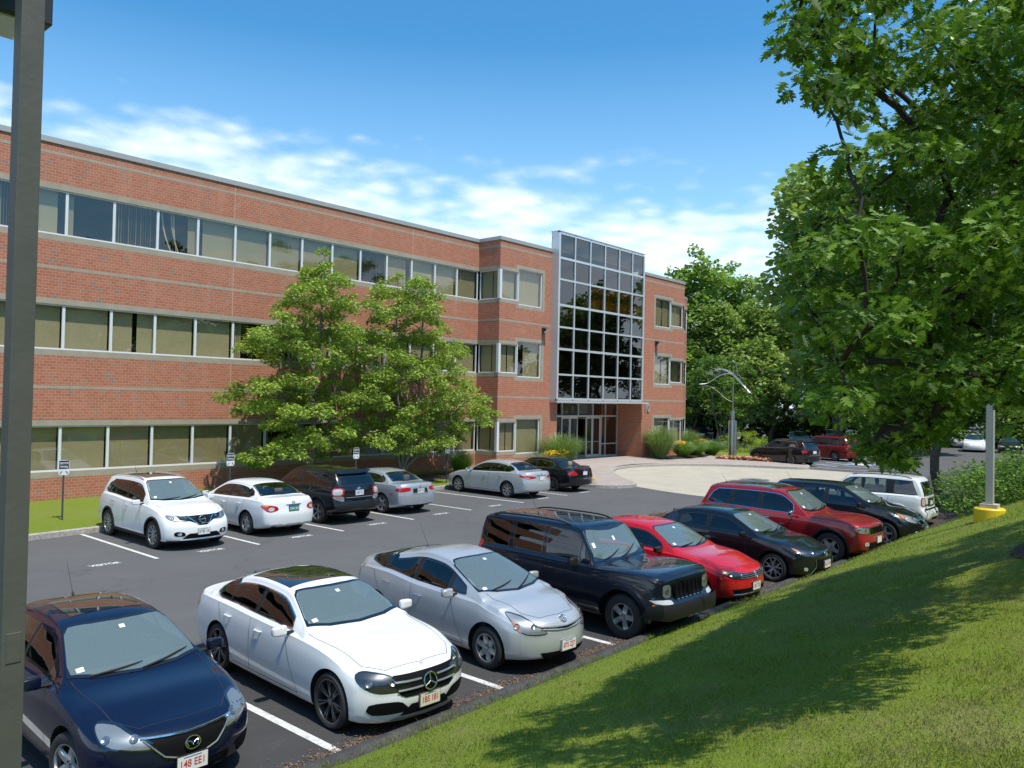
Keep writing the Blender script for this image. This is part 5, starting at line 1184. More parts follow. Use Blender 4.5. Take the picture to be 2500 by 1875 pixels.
# 5 red sedan
s_red = spec(L=4.63, W=1.78, H=1.453, a0=.86, wb=2.65, R=.318, rr=.20, cowl=1.32, header=2.10, hoodz=.985, nosez=.74, rhead=3.40, deck=4.05, deckz=1.08, bz=(.92, .95, .985), paint=P_RED, roofw=.65,
    yA=1.66, yB=3.62, rear=[(3.76, 1.09), (3.68, 1.22), (3.46, 1.30)], segs=[(1.66, 2.58, 's'), (2.65, 3.42, 's'), (3.45, 3.80, 'o')], rearwin=('top', [(-.54, 3.44), (.54, 3.44), (.62, 3.98), (0, 4.03), (-.62, 3.98)]),
    seams=[(1.68, 1.46), (2.62, 2.60), (3.55, 3.12)], handles=[2.42, 3.28], nose=.30, ws='star', mm=GBLK, hoodx=.72,
    lamps=[('headlight', 'fq', [(-.44, .60), (-.10, .585), (.13, .68), (.15, .76), (-.06, .73), (-.44, .675)], 'headd'), ('turn_signal', 'fq', [(.04, .66), (.13, .69), (.14, .75), (.06, .735)], 'amber'), ('tail_light', 'rq', [(-.2, .80), (.12, .82), (.12, .95), (-.18, .95)], 'red')],
    mid=[('grille', 'front', [(-.50, .675), (.50, .675), (.46, .585), (-.46, .585)], 'black', .008), ('intake', 'front', [(-.62, .30), (.62, .30), (.66, .40), (-.66, .40)], 'black', .006), ('intake', 'front', [(-.50, .20), (.50, .20), (.54, .25), (-.54, .25)], 'black', .006)],
    bars=[('grille_slat', 'front', [(-.49, z), (.49, z)], .007, 'silver', .014) for z in (.655, .625, .595)] + [('intake_trim', 'front', [(-.62, .30), (.62, .30)], .007, 'chrome', .012)],
    plates=[('front', 0, .42, '1SS 723', dict(frame=DALLOY))], emb=[('front', 0, .635, .062, 'vw', dict(off=.026))])
# 6 black compact sedan
s_comp = spec(L=4.64, W=1.776, H=1.455, a0=.88, wb=2.70, R=.320, rr=.225, cowl=1.22, header=2.08, hoodz=.98, nosez=.74, rhead=3.42, deck=4.05, deckz=1.09, bz=(.915, .95, .99), paint=P_BLACK, roofw=.64,
    yA=1.58, yB=3.60, rear=[(3.80, 1.10), (3.70, 1.21), (3.48, 1.30)], segs=[(1.58, 2.54, 's'), (2.62, 3.38, 's'), (3.42, 3.82, 'o')], rearwin=('top', [(-.52, 3.46), (.52, 3.46), (.60, 3.98), (0, 4.03), (-.60, 3.98)]),
    seams=[(1.60, 1.42), (2.58, 2.58), (3.50, 3.10)], handles=[2.42, 3.28], nose=.36, ws='yspoke', wn=5, wm=SILV, hoodx=.70,
    lamps=[('headlight', 'fq', [(-.42, .62), (-.12, .605), (.12, .69), (.30, .79), (.24, .81), (-.02, .755), (-.42, .675)], 'headd'), ('turn_signal', 'fq', [(.12, .70), (.27, .79), (.20, .785), (.08, .74)], 'amber'), ('fog_light', 'front', [(.62, .32), (.70, .33), (.71, .41), (.63, .40)], 'fog'), ('tail_light', 'rq', [(-.2, .80), (.12, .82), (.12, .95), (-.18, .95)], 'red')],
    mid=[('grille', 'front', [(-.34, .67), (.34, .67), (.34, .635), (-.34, .635)], 'black', .008), ('intake', 'front', [(-.50, .23), (.50, .23), (.42, .56), (-.42, .56)], 'black', .007)],
    bars=[('grille_trim', 'front', [(-.58, .22), (-.44, .40), (-.44, .58)], .009, 'chrome', .012), ('grille_trim', 'front', [(.58, .22), (.44, .40), (.44, .58)], .009, 'chrome', .012), ('lip', 'front', [(-.60, .20), (.60, .20)], .010, 'chrome', .012)],
    plates=[('front', 0, .44, '9CL 879', {})], emb=[('front', 0, .665, .06, 'ovals', dict(ry=.042, off=.02))])
# 7 deep red SUV
s_rsuv = spec(L=4.82, W=1.94, H=1.76, a0=.90, wb=2.915, R=.385, rr=.235, cowl=1.50, header=2.22, hoodz=1.17, nosez=.99, rhead=3.9, bz=(1.09, 1.12, 1.15), paint=P_DRED, roofw=.68, frit=.05, hooddrop=.06, gap=.065, dz=.15, nose=.20, npow=3.4, tail=.15, tpow=4,
    low=[(0, .34), (.3, .28), (.8, .27), (3.9, .27), (4.5, .32), (4.82, .40)], nz=[(.25, .10), (.45, .02), (.6, 0), (.75, .03), (.95, .07), (1.1, .12)], tz=[(.3, .06), (.6, 0), (1.0, .05), (1.3, .22), (1.75, .46)],
    yA=1.86, yB=4.30, rear=[(4.40, 1.25), (4.25, 1.50), (4.12, 1.585)], segs=[(1.86, 2.78, 's'), (2.86, 3.62, 'p'), (3.70, 4.42, 'p')], rearwin=('rear', [(-.60, 1.24), (.60, 1.24), (.52, 1.62), (-.52, 1.62)]), rearglass=PRIV, dlochrome=CHROME,
    seams=[(1.90, 1.62), (2.82, 2.82), (3.75, 3.30)], handles=[2.60, 3.48], hm=CHROME, ws='wide', wn=5, tw=.255, rails=(SILV, 2.5, 4.3), antenna=(-.2, 4.1, .28), arch=(BLK, .045), mm=CHROME, msz=(.22, .17, .11), sunroof=(2.45, 3.7, .50), hoodx=.74,
    lamps=[('headlight', 'fq', [(-.33, .80), (.02, .80), (.16, .86), (.17, .97), (-.05, .965), (-.33, .94)], 'head'), ('turn_signal', 'fq', [(.06, .83), (.15, .87), (.16, .96), (.10, .955)], 'amber'), ('fog_light', 'fq', [(-.26, .50), (-.10, .50), (-.09, .60), (-.25, .60)], 'fog'), ('tail_light', 'rq', [(-.2, .98), (.12, 1.0), (.12, 1.18), (-.18, 1.18)], 'red')],
    mid=[('grille', 'front', [(-.52, .76), (.52, .76), (.52, .94), (-.52, .94)], 'chrome', .010), ('intake', 'front', [(-.55, .42), (.55, .42), (.60, .58), (-.60, .58)], 'black', .007), ('skirt', 'front', [(-.82, .29), (.82, .29), (.86, .40), (-.86, .40)], 'plastic', .012)] + [('grille_slot', 'front', [(x - .042, .775), (x + .042, .775), (x + .042, .93), (x - .042, .93)], 'black', .020) for x in (-.42, -.28, -.14, 0, .14, .28, .42)],
    bars=[('grille_trim', 'front', [(-.58, .35), (.58, .35)], .014, 'silver', .018)], plates=[('front', .0, .62, '', {})], sill=.10)
# 8 black crossover
s_cross = spec(L=4.65, W=1.80, H=1.66, a0=.90, wb=2.69, R=.345, rr=.215, cowl=1.22, header=2.16, hoodz=1.10, nosez=.84, rhead=3.7, bz=(1.03, 1.06, 1.10), paint=P_BLACK, roofw=.66, nose=.40, tail=.22, dz=.10, gap=.06,
    tz=[(.3, .06), (.6, 0), (1.0, .05), (1.3, .20), (1.65, .50)], yA=1.62, yB=4.0, rear=[(4.12, 1.18), (3.95, 1.40), (3.82, 1.46)], segs=[(1.62, 2.56, 's'), (2.64, 3.36, 's'), (3.42, 4.14, 'p')], rearwin=('rear', [(-.56, 1.18), (.56, 1.18), (.48, 1.50), (-.48, 1.50)]), rearglass=PRIV,
    seams=[(1.64, 1.44), (2.60, 2.60), (3.52, 3.12)], handles=[2.42, 3.24], mm=BLK, antenna=(-.15, 3.9, .26), hoodx=.68, msz=(.21, .15, .10),
    lamps=[('headlight', 'fq', [(-.34, .70), (-.16, .665), (.10, .73), (.34, .93), (.28, .95), (.02, .90), (-.32, .80)], 'head'), ('turn_signal', 'fq', [(.12, .75), (.33, .93), (.24, .93), (.10, .84)], 'amber'), ('fog_light', 'fq', [(-.22, .40), (-.12, .40), (-.11, .47), (-.21, .47)], 'fog'), ('tail_light', 'rq', [(-.2, .90), (.12, .92), (.12, 1.12), (-.18, 1.12)], 'red')],
    mid=[('grille', 'front', [(-.36, .62), (.36, .62), (.40, .76), (-.40, .76)], 'silver', .010), ('grille_slot', 'front', [(-.33, .64), (-.12, .64), (-.12, .74), (-.36, .74)], 'black', .018), ('grille_slot', 'front', [(.12, .64), (.33, .64), (.36, .74), (.12, .74)], 'black', .018), ('intake', 'front', [(-.55, .27), (.55, .27), (.58, .42), (-.58, .42)], 'black', .007)],
    plates=[('front', 0, .52, '', {})], emb=[('front', 0, .69, .055, 'bar', dict(off=.03))])
# 9 white SUV seen from behind
s_wsuv = spec(L=4.44, W=1.806, H=1.72, a0=.86, wb=2.62, R=.355, rr=.215, cowl=1.30, header=1.90, hoodz=1.12, nosez=.98, rhead=3.9, bz=(1.06, 1.07, 1.08), paint=P_WHITE2, roofw=.74, nose=.16, npow=4, tail=.12, tpow=4, dz=.12, gap=.06, roofdrop=.075,
    tz=[(.3, .02), (.5, 0), (.62, .02), (.7, .12), (1.0, .13), (1.35, .22), (1.7, .42)], yA=1.56, yB=4.0, rear=[(4.10, 1.15), (3.95, 1.50)], segs=[(1.56, 2.36, 's'), (2.44, 3.14, 's'), (3.38, 4.12, 'p')], rearwin=('rear', [(-.62, 1.10), (.62, 1.10), (.56, 1.54), (-.56, 1.54)]), rearglass=PRIV,
    seams=[(1.60, 1.40), (2.40, 2.40), (3.24, 2.95)], handles=[2.24, 3.02], rails=(BLK, 2.0, 3.9), mm=BLK, hoodx=.76, nz=[(.25, .08), (.45, 0), (.75, .03), (1.0, .07)], arch=(P_WHITE2, .05),
    lamps=[('headlight', 'front', [(.50, .74), (.78, .76), (.80, .93), (.52, .93)], 'head'), ('tail_light', 'rq', [(-.135, .76), (.09, .78), (.08, 1.06), (-.135, 1.04)], 'red'), ('tail_light_lens', 'rq', [(-.10, .79), (.05, .80), (.04, 1.03), (-.10, 1.01)], 'clear'), ('tail_light_lens', 'rq', [(-.075, .84), (.03, .85), (.03, .97), (-.075, .96)], 'red')],
    mid=[('grille', 'front', [(-.48, .74), (.48, .74), (.48, .93), (-.48, .93)], 'chrome', .010), ('bumper_step', 'rear', [(-.72, .655), (.72, .655), (.70, .70), (-.70, .70)], 'plastic', .012), ('plate_recess', 'rear', [(-.36, .76), (.36, .76), (.34, 1.02), (-.34, 1.02)], 'plastic', .006), ('bumper_trim', 'rear', [(-.30, .33), (.30, .33), (.30, .42), (-.30, .42)], 'black', .006)],
    plates=[('rear', 0, .86, '', {})])
# 10 white crossover in the visitor space, front towards us
s_wcross = spec(L=4.63, W=1.84, H=1.70, a0=.94, wb=2.705, R=.36, rr=.235, cowl=1.28, header=2.12, hoodz=1.12, nosez=.87, rhead=3.7, bz=(1.04, 1.08, 1.13), paint=P_WHITE, roofw=.66, nose=.34, npow=2.8, tail=.2, dz=.12, gap=.05,
    tz=[(.3, .06), (.6, 0), (1.0, .05), (1.3, .20), (1.65, .45)], yA=1.68, yB=3.9, rear=[(4.10, 1.26), (3.98, 1.44), (3.80, 1.50)], segs=[(1.68, 2.62, 's'), (2.70, 3.40, 'p'), (3.46, 4.12, 'p')], rearwin=('rear', [(-.56, 1.20), (.56, 1.20), (.48, 1.52), (-.48, 1.52)]), rearglass=PRIV,
    seams=[(1.70, 1.50), (2.66, 2.66), (3.58, 3.15)], handles=[2.46, 3.30], hm=CHROME, ws='turb', wn=9, rails=(SILV, 2.2, 4.1), sunroof=(2.35, 3.6, .44), antenna=(0, 3.95, .35), arch=(BLK, .04), sill=.12, hoodx=.72, stk=-1,
    lamps=[('headlight', 'fq', [(-.42, .76), (-.22, .72), (.02, .745), (.18, .80), (.27, .89), (.10, .875), (-.20, .85), (-.42, .84)], 'head'), ('fog_light', 'fq', [(-.30, .38), (-.06, .38), (-.03, .46), (-.10, .50), (-.28, .48)], 'black'), ('fog_lens', 'fq', [(-.22, .40), (-.13, .40), (-.12, .47), (-.21, .47)], 'fog'), ('tail_light', 'rq', [(-.2, .95), (.12, .97), (.12, 1.16), (-.18, 1.16)], 'red')],
    mid=[('grille', 'front', [(-.58, .855), (.58, .855), (.54, .77), (.26, .72), (.12, .63), (-.12, .63), (-.26, .72), (-.54, .77)], 'black', .008), ('intake', 'front', [(-.52, .31), (.52, .31), (.38, .44), (-.38, .44)], 'black', .007), ('skirt', 'front', [(-.80, .19), (.80, .19), (.80, .27), (-.80, .27)], 'plastic', .010)],
    bars=[('grille_trim', 'front', [(-.36, .86), (-.15, .66), (.15, .66), (.36, .86)], .017, 'chrome', .016), ('skirt_trim', 'front', [(-.55, .285), (.55, .285)], .013, 'chrome', .016)], low=[(0, .25), (.3, .21), (.8, .21), (3.8, .21), (4.3, .28), (4.63, .34)],
    plates=[('front', 0, .475, '2TB 10', dict(colr=DALLOY, extra=True))], emb=[('front', 0, .765, .082, 'bar', dict(off=.034))])
# rears
def rearlist(*a): return list(a)
s_wrear = spec(L=4.82, W=1.795, H=1.47, a0=.95, wb=2.775, R=.325, rr=.205, cowl=1.36, header=2.16, hoodz=.98, nosez=.72, rhead=3.50, deck=4.22, deckz=1.10, tailz=1.0, bz=(.92, .96, 1.0), paint=P_WHITE, roofw=.63, tail=.26, tpow=2.6,
    yA=1.72, yB=3.70, rear=[(3.90, 1.12), (3.80, 1.22), (3.56, 1.31)], segs=[(1.72, 2.64, 's'), (2.72, 3.44, 's'), (3.47, 3.92, 'p')], rearwin=('top', [(-.56, 3.50), (.56, 3.50), (.66, 4.12), (0, 4.19), (-.66, 4.12)]), frit=.04,
    seams=[(1.74, 1.54), (2.68, 2.68), (3.62, 3.20)], handles=[2.50, 3.34], ws='wide', wn=6, hoodx=.72,
    lamps=[('headlight', 'fq', [(-.35, .58), (.1, .6), (.25, .75), (-.3, .70)], 'head'), ('tail_light', 'rq', [(-.26, .76), (-.08, .70), (.04, .72), (.24, .86), (.22, .90), (-.02, .90), (-.22, .86)], 'red'), ('tail_light_lens', 'rq', [(-.13, .74), (-.02, .735), (.03, .80), (-.06, .85), (-.15, .82)], 'clear'), ('tail_light_lens', 'rq', [(.02, .84), (.2, .875), (.16, .89), (.0, .885)], 'amber'), ('exhaust', 'rear', [(.50, .27), (.62, .27), (.62, .33), (.50, .33)], 'chrome')],
    bars=[('boot_trim', 'rear', [(-.24, .90), (.24, .90)], .012, 'chrome', .015), ('bumper_seam', 'rear', [(-.80, .36), (.80, .36)], .005, 'black', .003)], plates=[('rear', 0, .79, 'CNX 813', dict(face=PGRN, colr=PLATE, frame=BLK, extra=False))], emb=[('rear', 0, .955, .045, 'bar', dict(ry=.036, off=.01))])
s_bsuv = spec(L=4.72, W=1.925, H=1.70, a0=.92, wb=2.825, R=.375, rr=.235, cowl=1.36, header=2.10, hoodz=1.12, nosez=.88, rhead=3.9, bz=(1.05, 1.09, 1.14), paint=P_BLACK, roofw=.68, nose=.26, tail=.16, tpow=3.6, dz=.12,
    low=[(0, .28), (.3, .24), (.8, .23), (3.8, .23), (4.4, .36), (4.72, .42)], tz=[(.4, .04), (.55, 0), (.68, .02), (.74, .07), (1.0, .07), (1.2, .14), (1.65, .46)], yA=1.74, yB=4.1, rear=[(4.22, 1.22), (4.05, 1.48), (3.9, 1.53)], segs=[(1.74, 2.68, 's'), (2.76, 3.50, 'p'), (3.58, 4.24, 'p')], rearwin=('rear', [(-.66, 1.18), (.66, 1.18), (.58, 1.50), (-.58, 1.50)]), rearglass=PRIV,
    seams=[(1.78, 1.58), (2.72, 2.72), (3.66, 3.25)], handles=[2.52, 3.36], hm=P_BLACK, ws='twin', wn=5, wm=SILV, arch=(P_BLACK, .045), gap=.05,
    lamps=[('headlight', 'fq', [(-.3, .72), (.1, .74), (.1, .88), (-.3, .86)], 'head'), ('tail_light', 'rq', [(-.22, .90), (.15, .90), (.15, 1.14), (-.22, 1.14)], 'red'), ('tail_light_lens', 'rq', [(-.17, .93), (.11, .93), (.11, 1.11), (-.17, 1.11)], 'clear'), ('corner_trim', 'rq', [(-.22, .72), (.02, .78), (.15, .895), (-.22, .895)], 'silver'), ('exhaust', 'rear', [(.48, .36), (.62, .36), (.62, .41), (.48, .41)], 'chrome')],
    mid=[('spoiler', 'rear', [(-.62, 1.53), (.62, 1.53), (.58, 1.60), (-.58, 1.60)], 'paint', .12), ('bumper', 'rear', [(-.84, .52), (.84, .52), (.84, .66), (-.84, .66)], 'plastic', .035)], bars=[('tailgate_trim', 'rear', [(-.50, .84), (.50, .84)], .010, 'silver', .012)], plates=[('rear', -.0, .98, 'EJ8X 67J', dict(colr=PBLUE))], emb=[('rear', 0, 1.12, .055, 'oval', dict(ry=.024, off=.012))])
s_srear = spec(L=4.73, W=1.835, H=1.44, a0=.95, wb=2.74, R=.325, rr=.225, cowl=1.34, header=2.12, hoodz=.97, nosez=.70, rhead=3.38, deck=4.02, deckz=1.06, tailz=.97, bz=(.91, .95, .985), paint=P_SILV2, roofw=.63, tail=.22, tpow=3,
    yA=1.70, yB=3.56, rear=[(3.72, 1.08), (3.66, 1.16), (3.44, 1.28)], segs=[(1.70, 2.60, 's'), (2.68, 3.36, 's'), (3.40, 3.74, 'o')], rearwin=('top', [(-.54, 3.42), (.54, 3.42), (.62, 3.94), (0, 4.0), (-.62, 3.94)]),
    seams=[(1.72, 1.52), (2.64, 2.64), (3.50, 3.15)], handles=[2.44, 3.26], ws='star5', wn=5, lamps=[('headlight', 'fq', [(-.3, .58), (.1, .6), (.2, .72), (-.3, .68)], 'head'), ('tail_light', 'rq', [(-.30, .80), (.10, .76), (.22, .84), (.18, .90), (-.30, .93)], 'red'), ('side_marker', 'side', [(4.12, .68), (4.25, .68), (4.25, .71), (4.12, .71)], 'red')],
    mid=[('plate_recess', 'rear', [(-.34, .72), (.34, .72), (.32, .88), (-.32, .88)], 'chrome', .006), ('diffuser', 'rear', [(-.62, .25), (.62, .25), (.58, .34), (-.58, .34)], 'plastic', .008)], bars=[('boot_seam', 'rear', [(-.45, .68), (.45, .68)], .004, 'black', .002)], plates=[('rear', 0, .80, '58D 97L', dict(colr=DALLOY, frame=BLK))], emb=[('rear', 0, .945, .04, 'a', dict(ry=.036, off=.01))])
s_salt = spec(L=4.86, W=1.83, H=1.47, a0=.95, wb=2.775, R=.325, rr=.215, cowl=1.30, header=2.18, hoodz=.98, nosez=.72, rhead=3.56, deck=4.24, deckz=1.10, tailz=1.0, bz=(.92, .965, 1.01), paint=P_SILV, roofw=.63, tail=.26, tpow=2.6,
    yA=1.68, yB=3.76, rear=[(4.00, 1.13), (3.88, 1.22), (3.62, 1.31)], segs=[(1.68, 2.66, 's'), (2.74, 3.46, 's'), (3.50, 4.02, 's')], rearwin=('top', [(-.56, 3.58), (.56, 3.58), (.66, 4.16), (0, 4.22), (-.66, 4.16)]), dlochrome=CHROME,
    seams=[(1.70, 1.50), (2.70, 2.70), (3.70, 3.22)], handles=[2.50, 3.36], hm=CHROME, ws='cover', wn=7, wm=SILV, lamps=[('headlight', 'fq', [(-.35, .58), (.1, .6), (.25, .75), (-.3, .70)], 'head'), ('side_marker', 'side', [(.30, .66), (.44, .68), (.46, .74), (.36, .72)], 'amber'), ('tail_light', 'rq', [(-.36, .84), (.0, .80), (.30, .88), (.34, .96), (.10, .95), (-.36, .90)], 'red'), ('tail_light_lens', 'rq', [(-.10, .83), (.12, .85), (.10, .88), (-.10, .86)], 'clear'), ('exhaust', 'rear', [(.50, .25), (.64, .25), (.64, .31), (.50, .31)], 'chrome')],
    bars=[('boot_trim', 'rear', [(-.28, .945), (.28, .945)], .014, 'chrome', .012)], plates=[('rear', 0, .83, '', {})], emb=[('rear', 0, .995, .045, 'bar', dict(ry=.036, off=.008))])
s_bacc = spec(L=4.86, W=1.82, H=1.45, a0=.98, wb=2.74, R=.325, rr=.225, cowl=1.40, header=2.18, hoodz=.97, nosez=.71, rhead=3.48, deck=4.18, deckz=1.08, tailz=.98, bz=(.91, .95, .985), paint=P_BLACK, roofw=.62, tail=.22, seat=SEATT,
    yA=1.76, yB=3.70, rear=[(3.80, 1.10), (3.50, 1.29)], segs=[(1.76, 2.66, 's'), (2.74, 3.56, 's'), (3.58, 3.82, 'o')], rearwin=('top', [(-.54, 3.52), (.54, 3.52), (.62, 4.10), (0, 4.15), (-.62, 4.10)]), dlochrome=CHROME,
    seams=[(1.78, 1.56), (2.70, 2.70), (3.62, 3.20)], handles=[2.50, 3.36], ws='thin', wn=9, wm=DALLOY, lamps=[('headlight', 'fq', [(-.3, .58), (.1, .6), (.2, .72), (-.3, .68)], 'head'), ('tail_light', 'rq', [(-.30, .76), (.10, .74), (.24, .80), (.05, .93), (-.12, .94)], 'red')],
    bars=[('boot_trim', 'rear', [(-.55, 1.03), (.55, 1.03)], .012, 'red', .010), ('bumper_scuff', 'rear', [(-.35, .55), (-.05, .60), (.12, .57)], .012, 'silver', .006)], plates=[('rear', 0, .83, '', dict(frame=BLK))], emb=[('rear', 0, .94, .04, 'h', dict(ry=.036, off=.01))])
PI = math.pi
def place(sp, cx, ny, yaw, name, label, cat, group, back=False, rz=None):
    """cx, ny: where the end of the car nearest the camera stands"""
    sg = -1 if back else 1
    if not back: return make_car(sp, (cx, ny, 0.0), R(yaw), name, label, cat, group)
    L = sp['L']; a = PI + R(yaw); return make_car(sp, (cx - L * math.sin(R(yaw)) * 1.0, ny + L * math.cos(R(yaw)), 0.0), a, name, label, cat, group)
place(s_navy, 3.92, 7.50, -1.5, 'navy_sedan', 'dark navy blue sedan with sunroof parked nearest the grey lamp post', 'sedan', G1)
place(s_wsed, 6.68, 7.06, -2.5, 'white_sedan', 'white sedan with black panoramic roof and many spoked grey wheels, nose to the grass bank', 'sedan', G1)
place(s_silv, 9.50, 7.10, -3.0, 'silver_hatchback', 'silver hatchback with tall windscreen between the white sedan and the black boxy SUV', 'hatchback', G1)
place(s_boxy, 12.28, 6.55, -1.5, 'boxy_suv', 'black boxy SUV with slotted grille, roof rails and flared arches beside the silver hatchback', 'suv', G1)
place(s_red, 15.15, 6.72, -2.0, 'red_sedan', 'bright red sedan with black door mirrors between two black vehicles on the bank side', 'sedan', G1)
place(s_comp, 18.30, 6.45, -2.0, 'black_sedan', 'black compact sedan with spoked wheels and chrome lip, right of the bright red sedan', 'sedan', G1)
place(s_rsuv, 21.55, 6.30, -1.0, 'red_suv', 'dark red SUV with chrome window surrounds and chrome mirrors facing the grass bank', 'suv', G1)
place(s_cross, 25.30, 6.10, 0.5, 'black_crossover', 'black crossover with large clear headlights between the dark red SUV and the white SUV', 'suv', G1)
place(s_wsuv, 29.05, 6.75, 0.0, 'white_suv', 'white SUV with roof rack backed up to the bank, its red tail lamp towards us', 'suv', G1, back=True)
place(s_wcross, 10.24, 19.30, 0.0, 'white_crossover', 'white crossover with sunroof facing us in the space by the lawn', 'suv', G2)
place(s_wrear, 13.02, 19.45, 0.0, 'white_sedan', 'white sedan with green licence plate seen from behind, beside the white crossover', 'sedan', G2, back=True)
place(s_bsuv, 15.74, 19.95, 0.0, 'black_suv', 'black SUV seen from behind under the left leafy tree', 'suv', G2, back=True)
place(s_srear, 18.62, 20.30, 0.0, 'silver_sedan', 'silver blue sedan with bright red tail lamps between the black SUV and the empty space', 'sedan', G2, back=True)
place(s_salt, 25.12, 20.20, 0.0, 'silver_sedan', 'silver sedan seen from behind, left of the black sedan near the entrance', 'sedan', G2, back=True)
place(s_bacc, 28.42, 20.45, 0.0, 'black_sedan', 'black sedan with tan seats seen from behind at the plaza kerb', 'sedan', G2, back=True)
# ================================================================ vegetation
def leafmat(name, cols, trans=0.38, gloss=0.10):
    m, t, out = newmat(name); g = nd(t, 'ShaderNodeNewGeometry')
    c = ramp(t, g.outputs['Random Per Island'], [(i / (len(cols) - 1), c_) for i, c_ in enumerate(cols)])
    n = nd(t, 'ShaderNodeTexNoise', {'Vector': g.outputs['Position'], 'Scale': 0.9, 'Detail': 2}).outputs[0]
    c = mixc(t, mth(t, 'MULTIPLY', n, 0.55), c, tuple(cols[-1]))
    d = nd(t, 'ShaderNodeBsdfDiffuse', {'Color': c}); tr = nd(t, 'ShaderNodeBsdfTranslucent', {'Color': mixc(t, 1.0, c, (1.0, 1.15, 0.45), 'MULTIPLY')})
    gl = nd(t, 'ShaderNodeBsdfGlossy', {'Color': (0.8, 1, 0.6, 1), 'Roughness': 0.5})
    mx = nd(t, 'ShaderNodeMixShader', {0: trans, 1: d.outputs[0], 2: tr.outputs[0]}); fr = nd(t, 'ShaderNodeFresnel', {0: 1.4}).outputs[0]
    mx = nd(t, 'ShaderNodeMixShader', {0: mth(t, 'MULTIPLY', fr, gloss * 7, clamp=True), 1: mx.outputs[0], 2: gl.outputs[0]})
    t.links.new(mx.outputs[0], out.inputs[0]); return m
BARK = pbr('bark', (0.085, 0.068, 0.052), 0.95, var=0.4, vscale=9, bump=1.0, bscale=25); BARKL = pbr('grey_bark', (0.17, 0.15, 0.125), 0.9, var=0.3, vscale=9, bump=0.8, bscale=25); BARKD = pbr('dark_bark', (0.035, 0.028, 0.024), 0.95, var=0.4, vscale=9, bump=1.0, bscale=25)
LF_OAK = leafmat('oak_leaf', [(0.034, 0.082, 0.012), (0.058, 0.128, 0.016), (0.095, 0.185, 0.022), (0.185, 0.285, 0.034)], 0.42, .07)
LF_MAG = leafmat('magnolia_leaf', [(0.110, 0.200, 0.020), (0.195, 0.310, 0.034), (0.285, 0.405, 0.050), (0.42, 0.44, 0.08)], 0.40, .09)
LF_FOR = leafmat('forest_leaf', [(0.140, 0.225, 0.042), (0.205, 0.310, 0.060), (0.270, 0.375, 0.085), (0.33, 0.43, 0.11)], 0.46, .05)
LF_FOR2 = leafmat('forest_leaf_pale', [(0.175, 0.255, 0.06), (0.25, 0.34, 0.085), (0.32, 0.40, 0.115), (0.37, 0.43, 0.15)], 0.4, .05)
LF_DK = leafmat('dark_leaf', [(0.055, 0.115, 0.018), (0.095, 0.175, 0.026), (0.135, 0.225, 0.036)], 0.35, .05)  # darker green leaf for some woodland trees and the undergrowth
LF_BUSH = leafmat('bush_leaf', [(0.050, 0.115, 0.014), (0.085, 0.165, 0.020), (0.125, 0.215, 0.030), (0.17, 0.26, 0.04)], 0.4, .08)
LF_YEL = leafmat('yellow_green_leaf', [(0.22, 0.30, 0.012), (0.32, 0.40, 0.016), (0.42, 0.48, 0.03)], 0.4, .08)
OAKV = np.array([(0, 0, 0), (.10, .05, .01), (.34, .20, .05), (.13, .24, .015), (.46, .44, .06), (.12, .44, .015), (.40, .72, .05), (.09, .66, .01), (.16, .84, .02), (0, 1.0, .0), (-.16, .84, .02), (-.09, .66, .01), (-.40, .72, .05), (-.12, .44, .015), (-.46, .44, .06), (-.13, .24, .015), (-.34, .20, .05), (-.10, .05, .01)], float) - np.array([0, 0, 0])
OAKF = [(0, 1, 17), (1, 2, 3), (1, 3, 15), (1, 15, 17), (17, 15, 16), (3, 4, 5), (3, 5, 13), (3, 13, 15), (15, 13, 14), (5, 6, 7), (5, 7, 11), (5, 11, 13), (13, 11, 12), (7, 8, 9), (7, 9, 10), (7, 10, 11)]
DIAV = np.array([(0, 0, 0), (.30, .42, .07), (0, 1, 0), (-.30, .42, .07)], float); DIAF = [(0, 1, 2), (0, 2, 3)]
CLV = np.array([(-.5, 0, 0), (.45, .08, .05), (.5, .75, -.05), (-.1, 1.0, .1), (-.55, .6, .05)], float); CLF = [(0, 1, 2), (0, 2, 3), (0, 3, 4)]
def leaves(name, P, S, TV, TF, mat, parent, rg, D=None, flat=0.6, droop=0.3):
    """P positions, S sizes, D outward directions: one mesh of little leaf faces"""
    n = len(P); P = np.asarray(P); S = np.asarray(S)
    a = rg.uniform(0, 2 * np.pi, n); d = np.stack([np.cos(a), np.sin(a), rg.normal(0, .35, n)], 1)
    if D is not None: d = d * .75 + D
    d[:, 2] -= droop; d /= np.linalg.norm(d, axis=1)[:, None] + 1e-9
    up = np.stack([rg.normal(0, 1, n) * (1 - flat), rg.normal(0, 1, n) * (1 - flat), np.ones(n)], 1)
    x = np.cross(d, up); x /= np.linalg.norm(x, axis=1)[:, None] + 1e-9; z = np.cross(x, d)
    V = P[:, None, :] + S[:, None, None] * (TV[None, :, 0:1] * x[:, None, :] + TV[None, :, 1:2] * d[:, None, :] + TV[None, :, 2:3] * z[:, None, :])
    k = len(TV); F = (np.arange(n)[:, None, None] * k + np.array(TF)[None]).reshape(-1, 3)
    return npmesh(name, V.reshape(-1, 3), F, mat, parent)
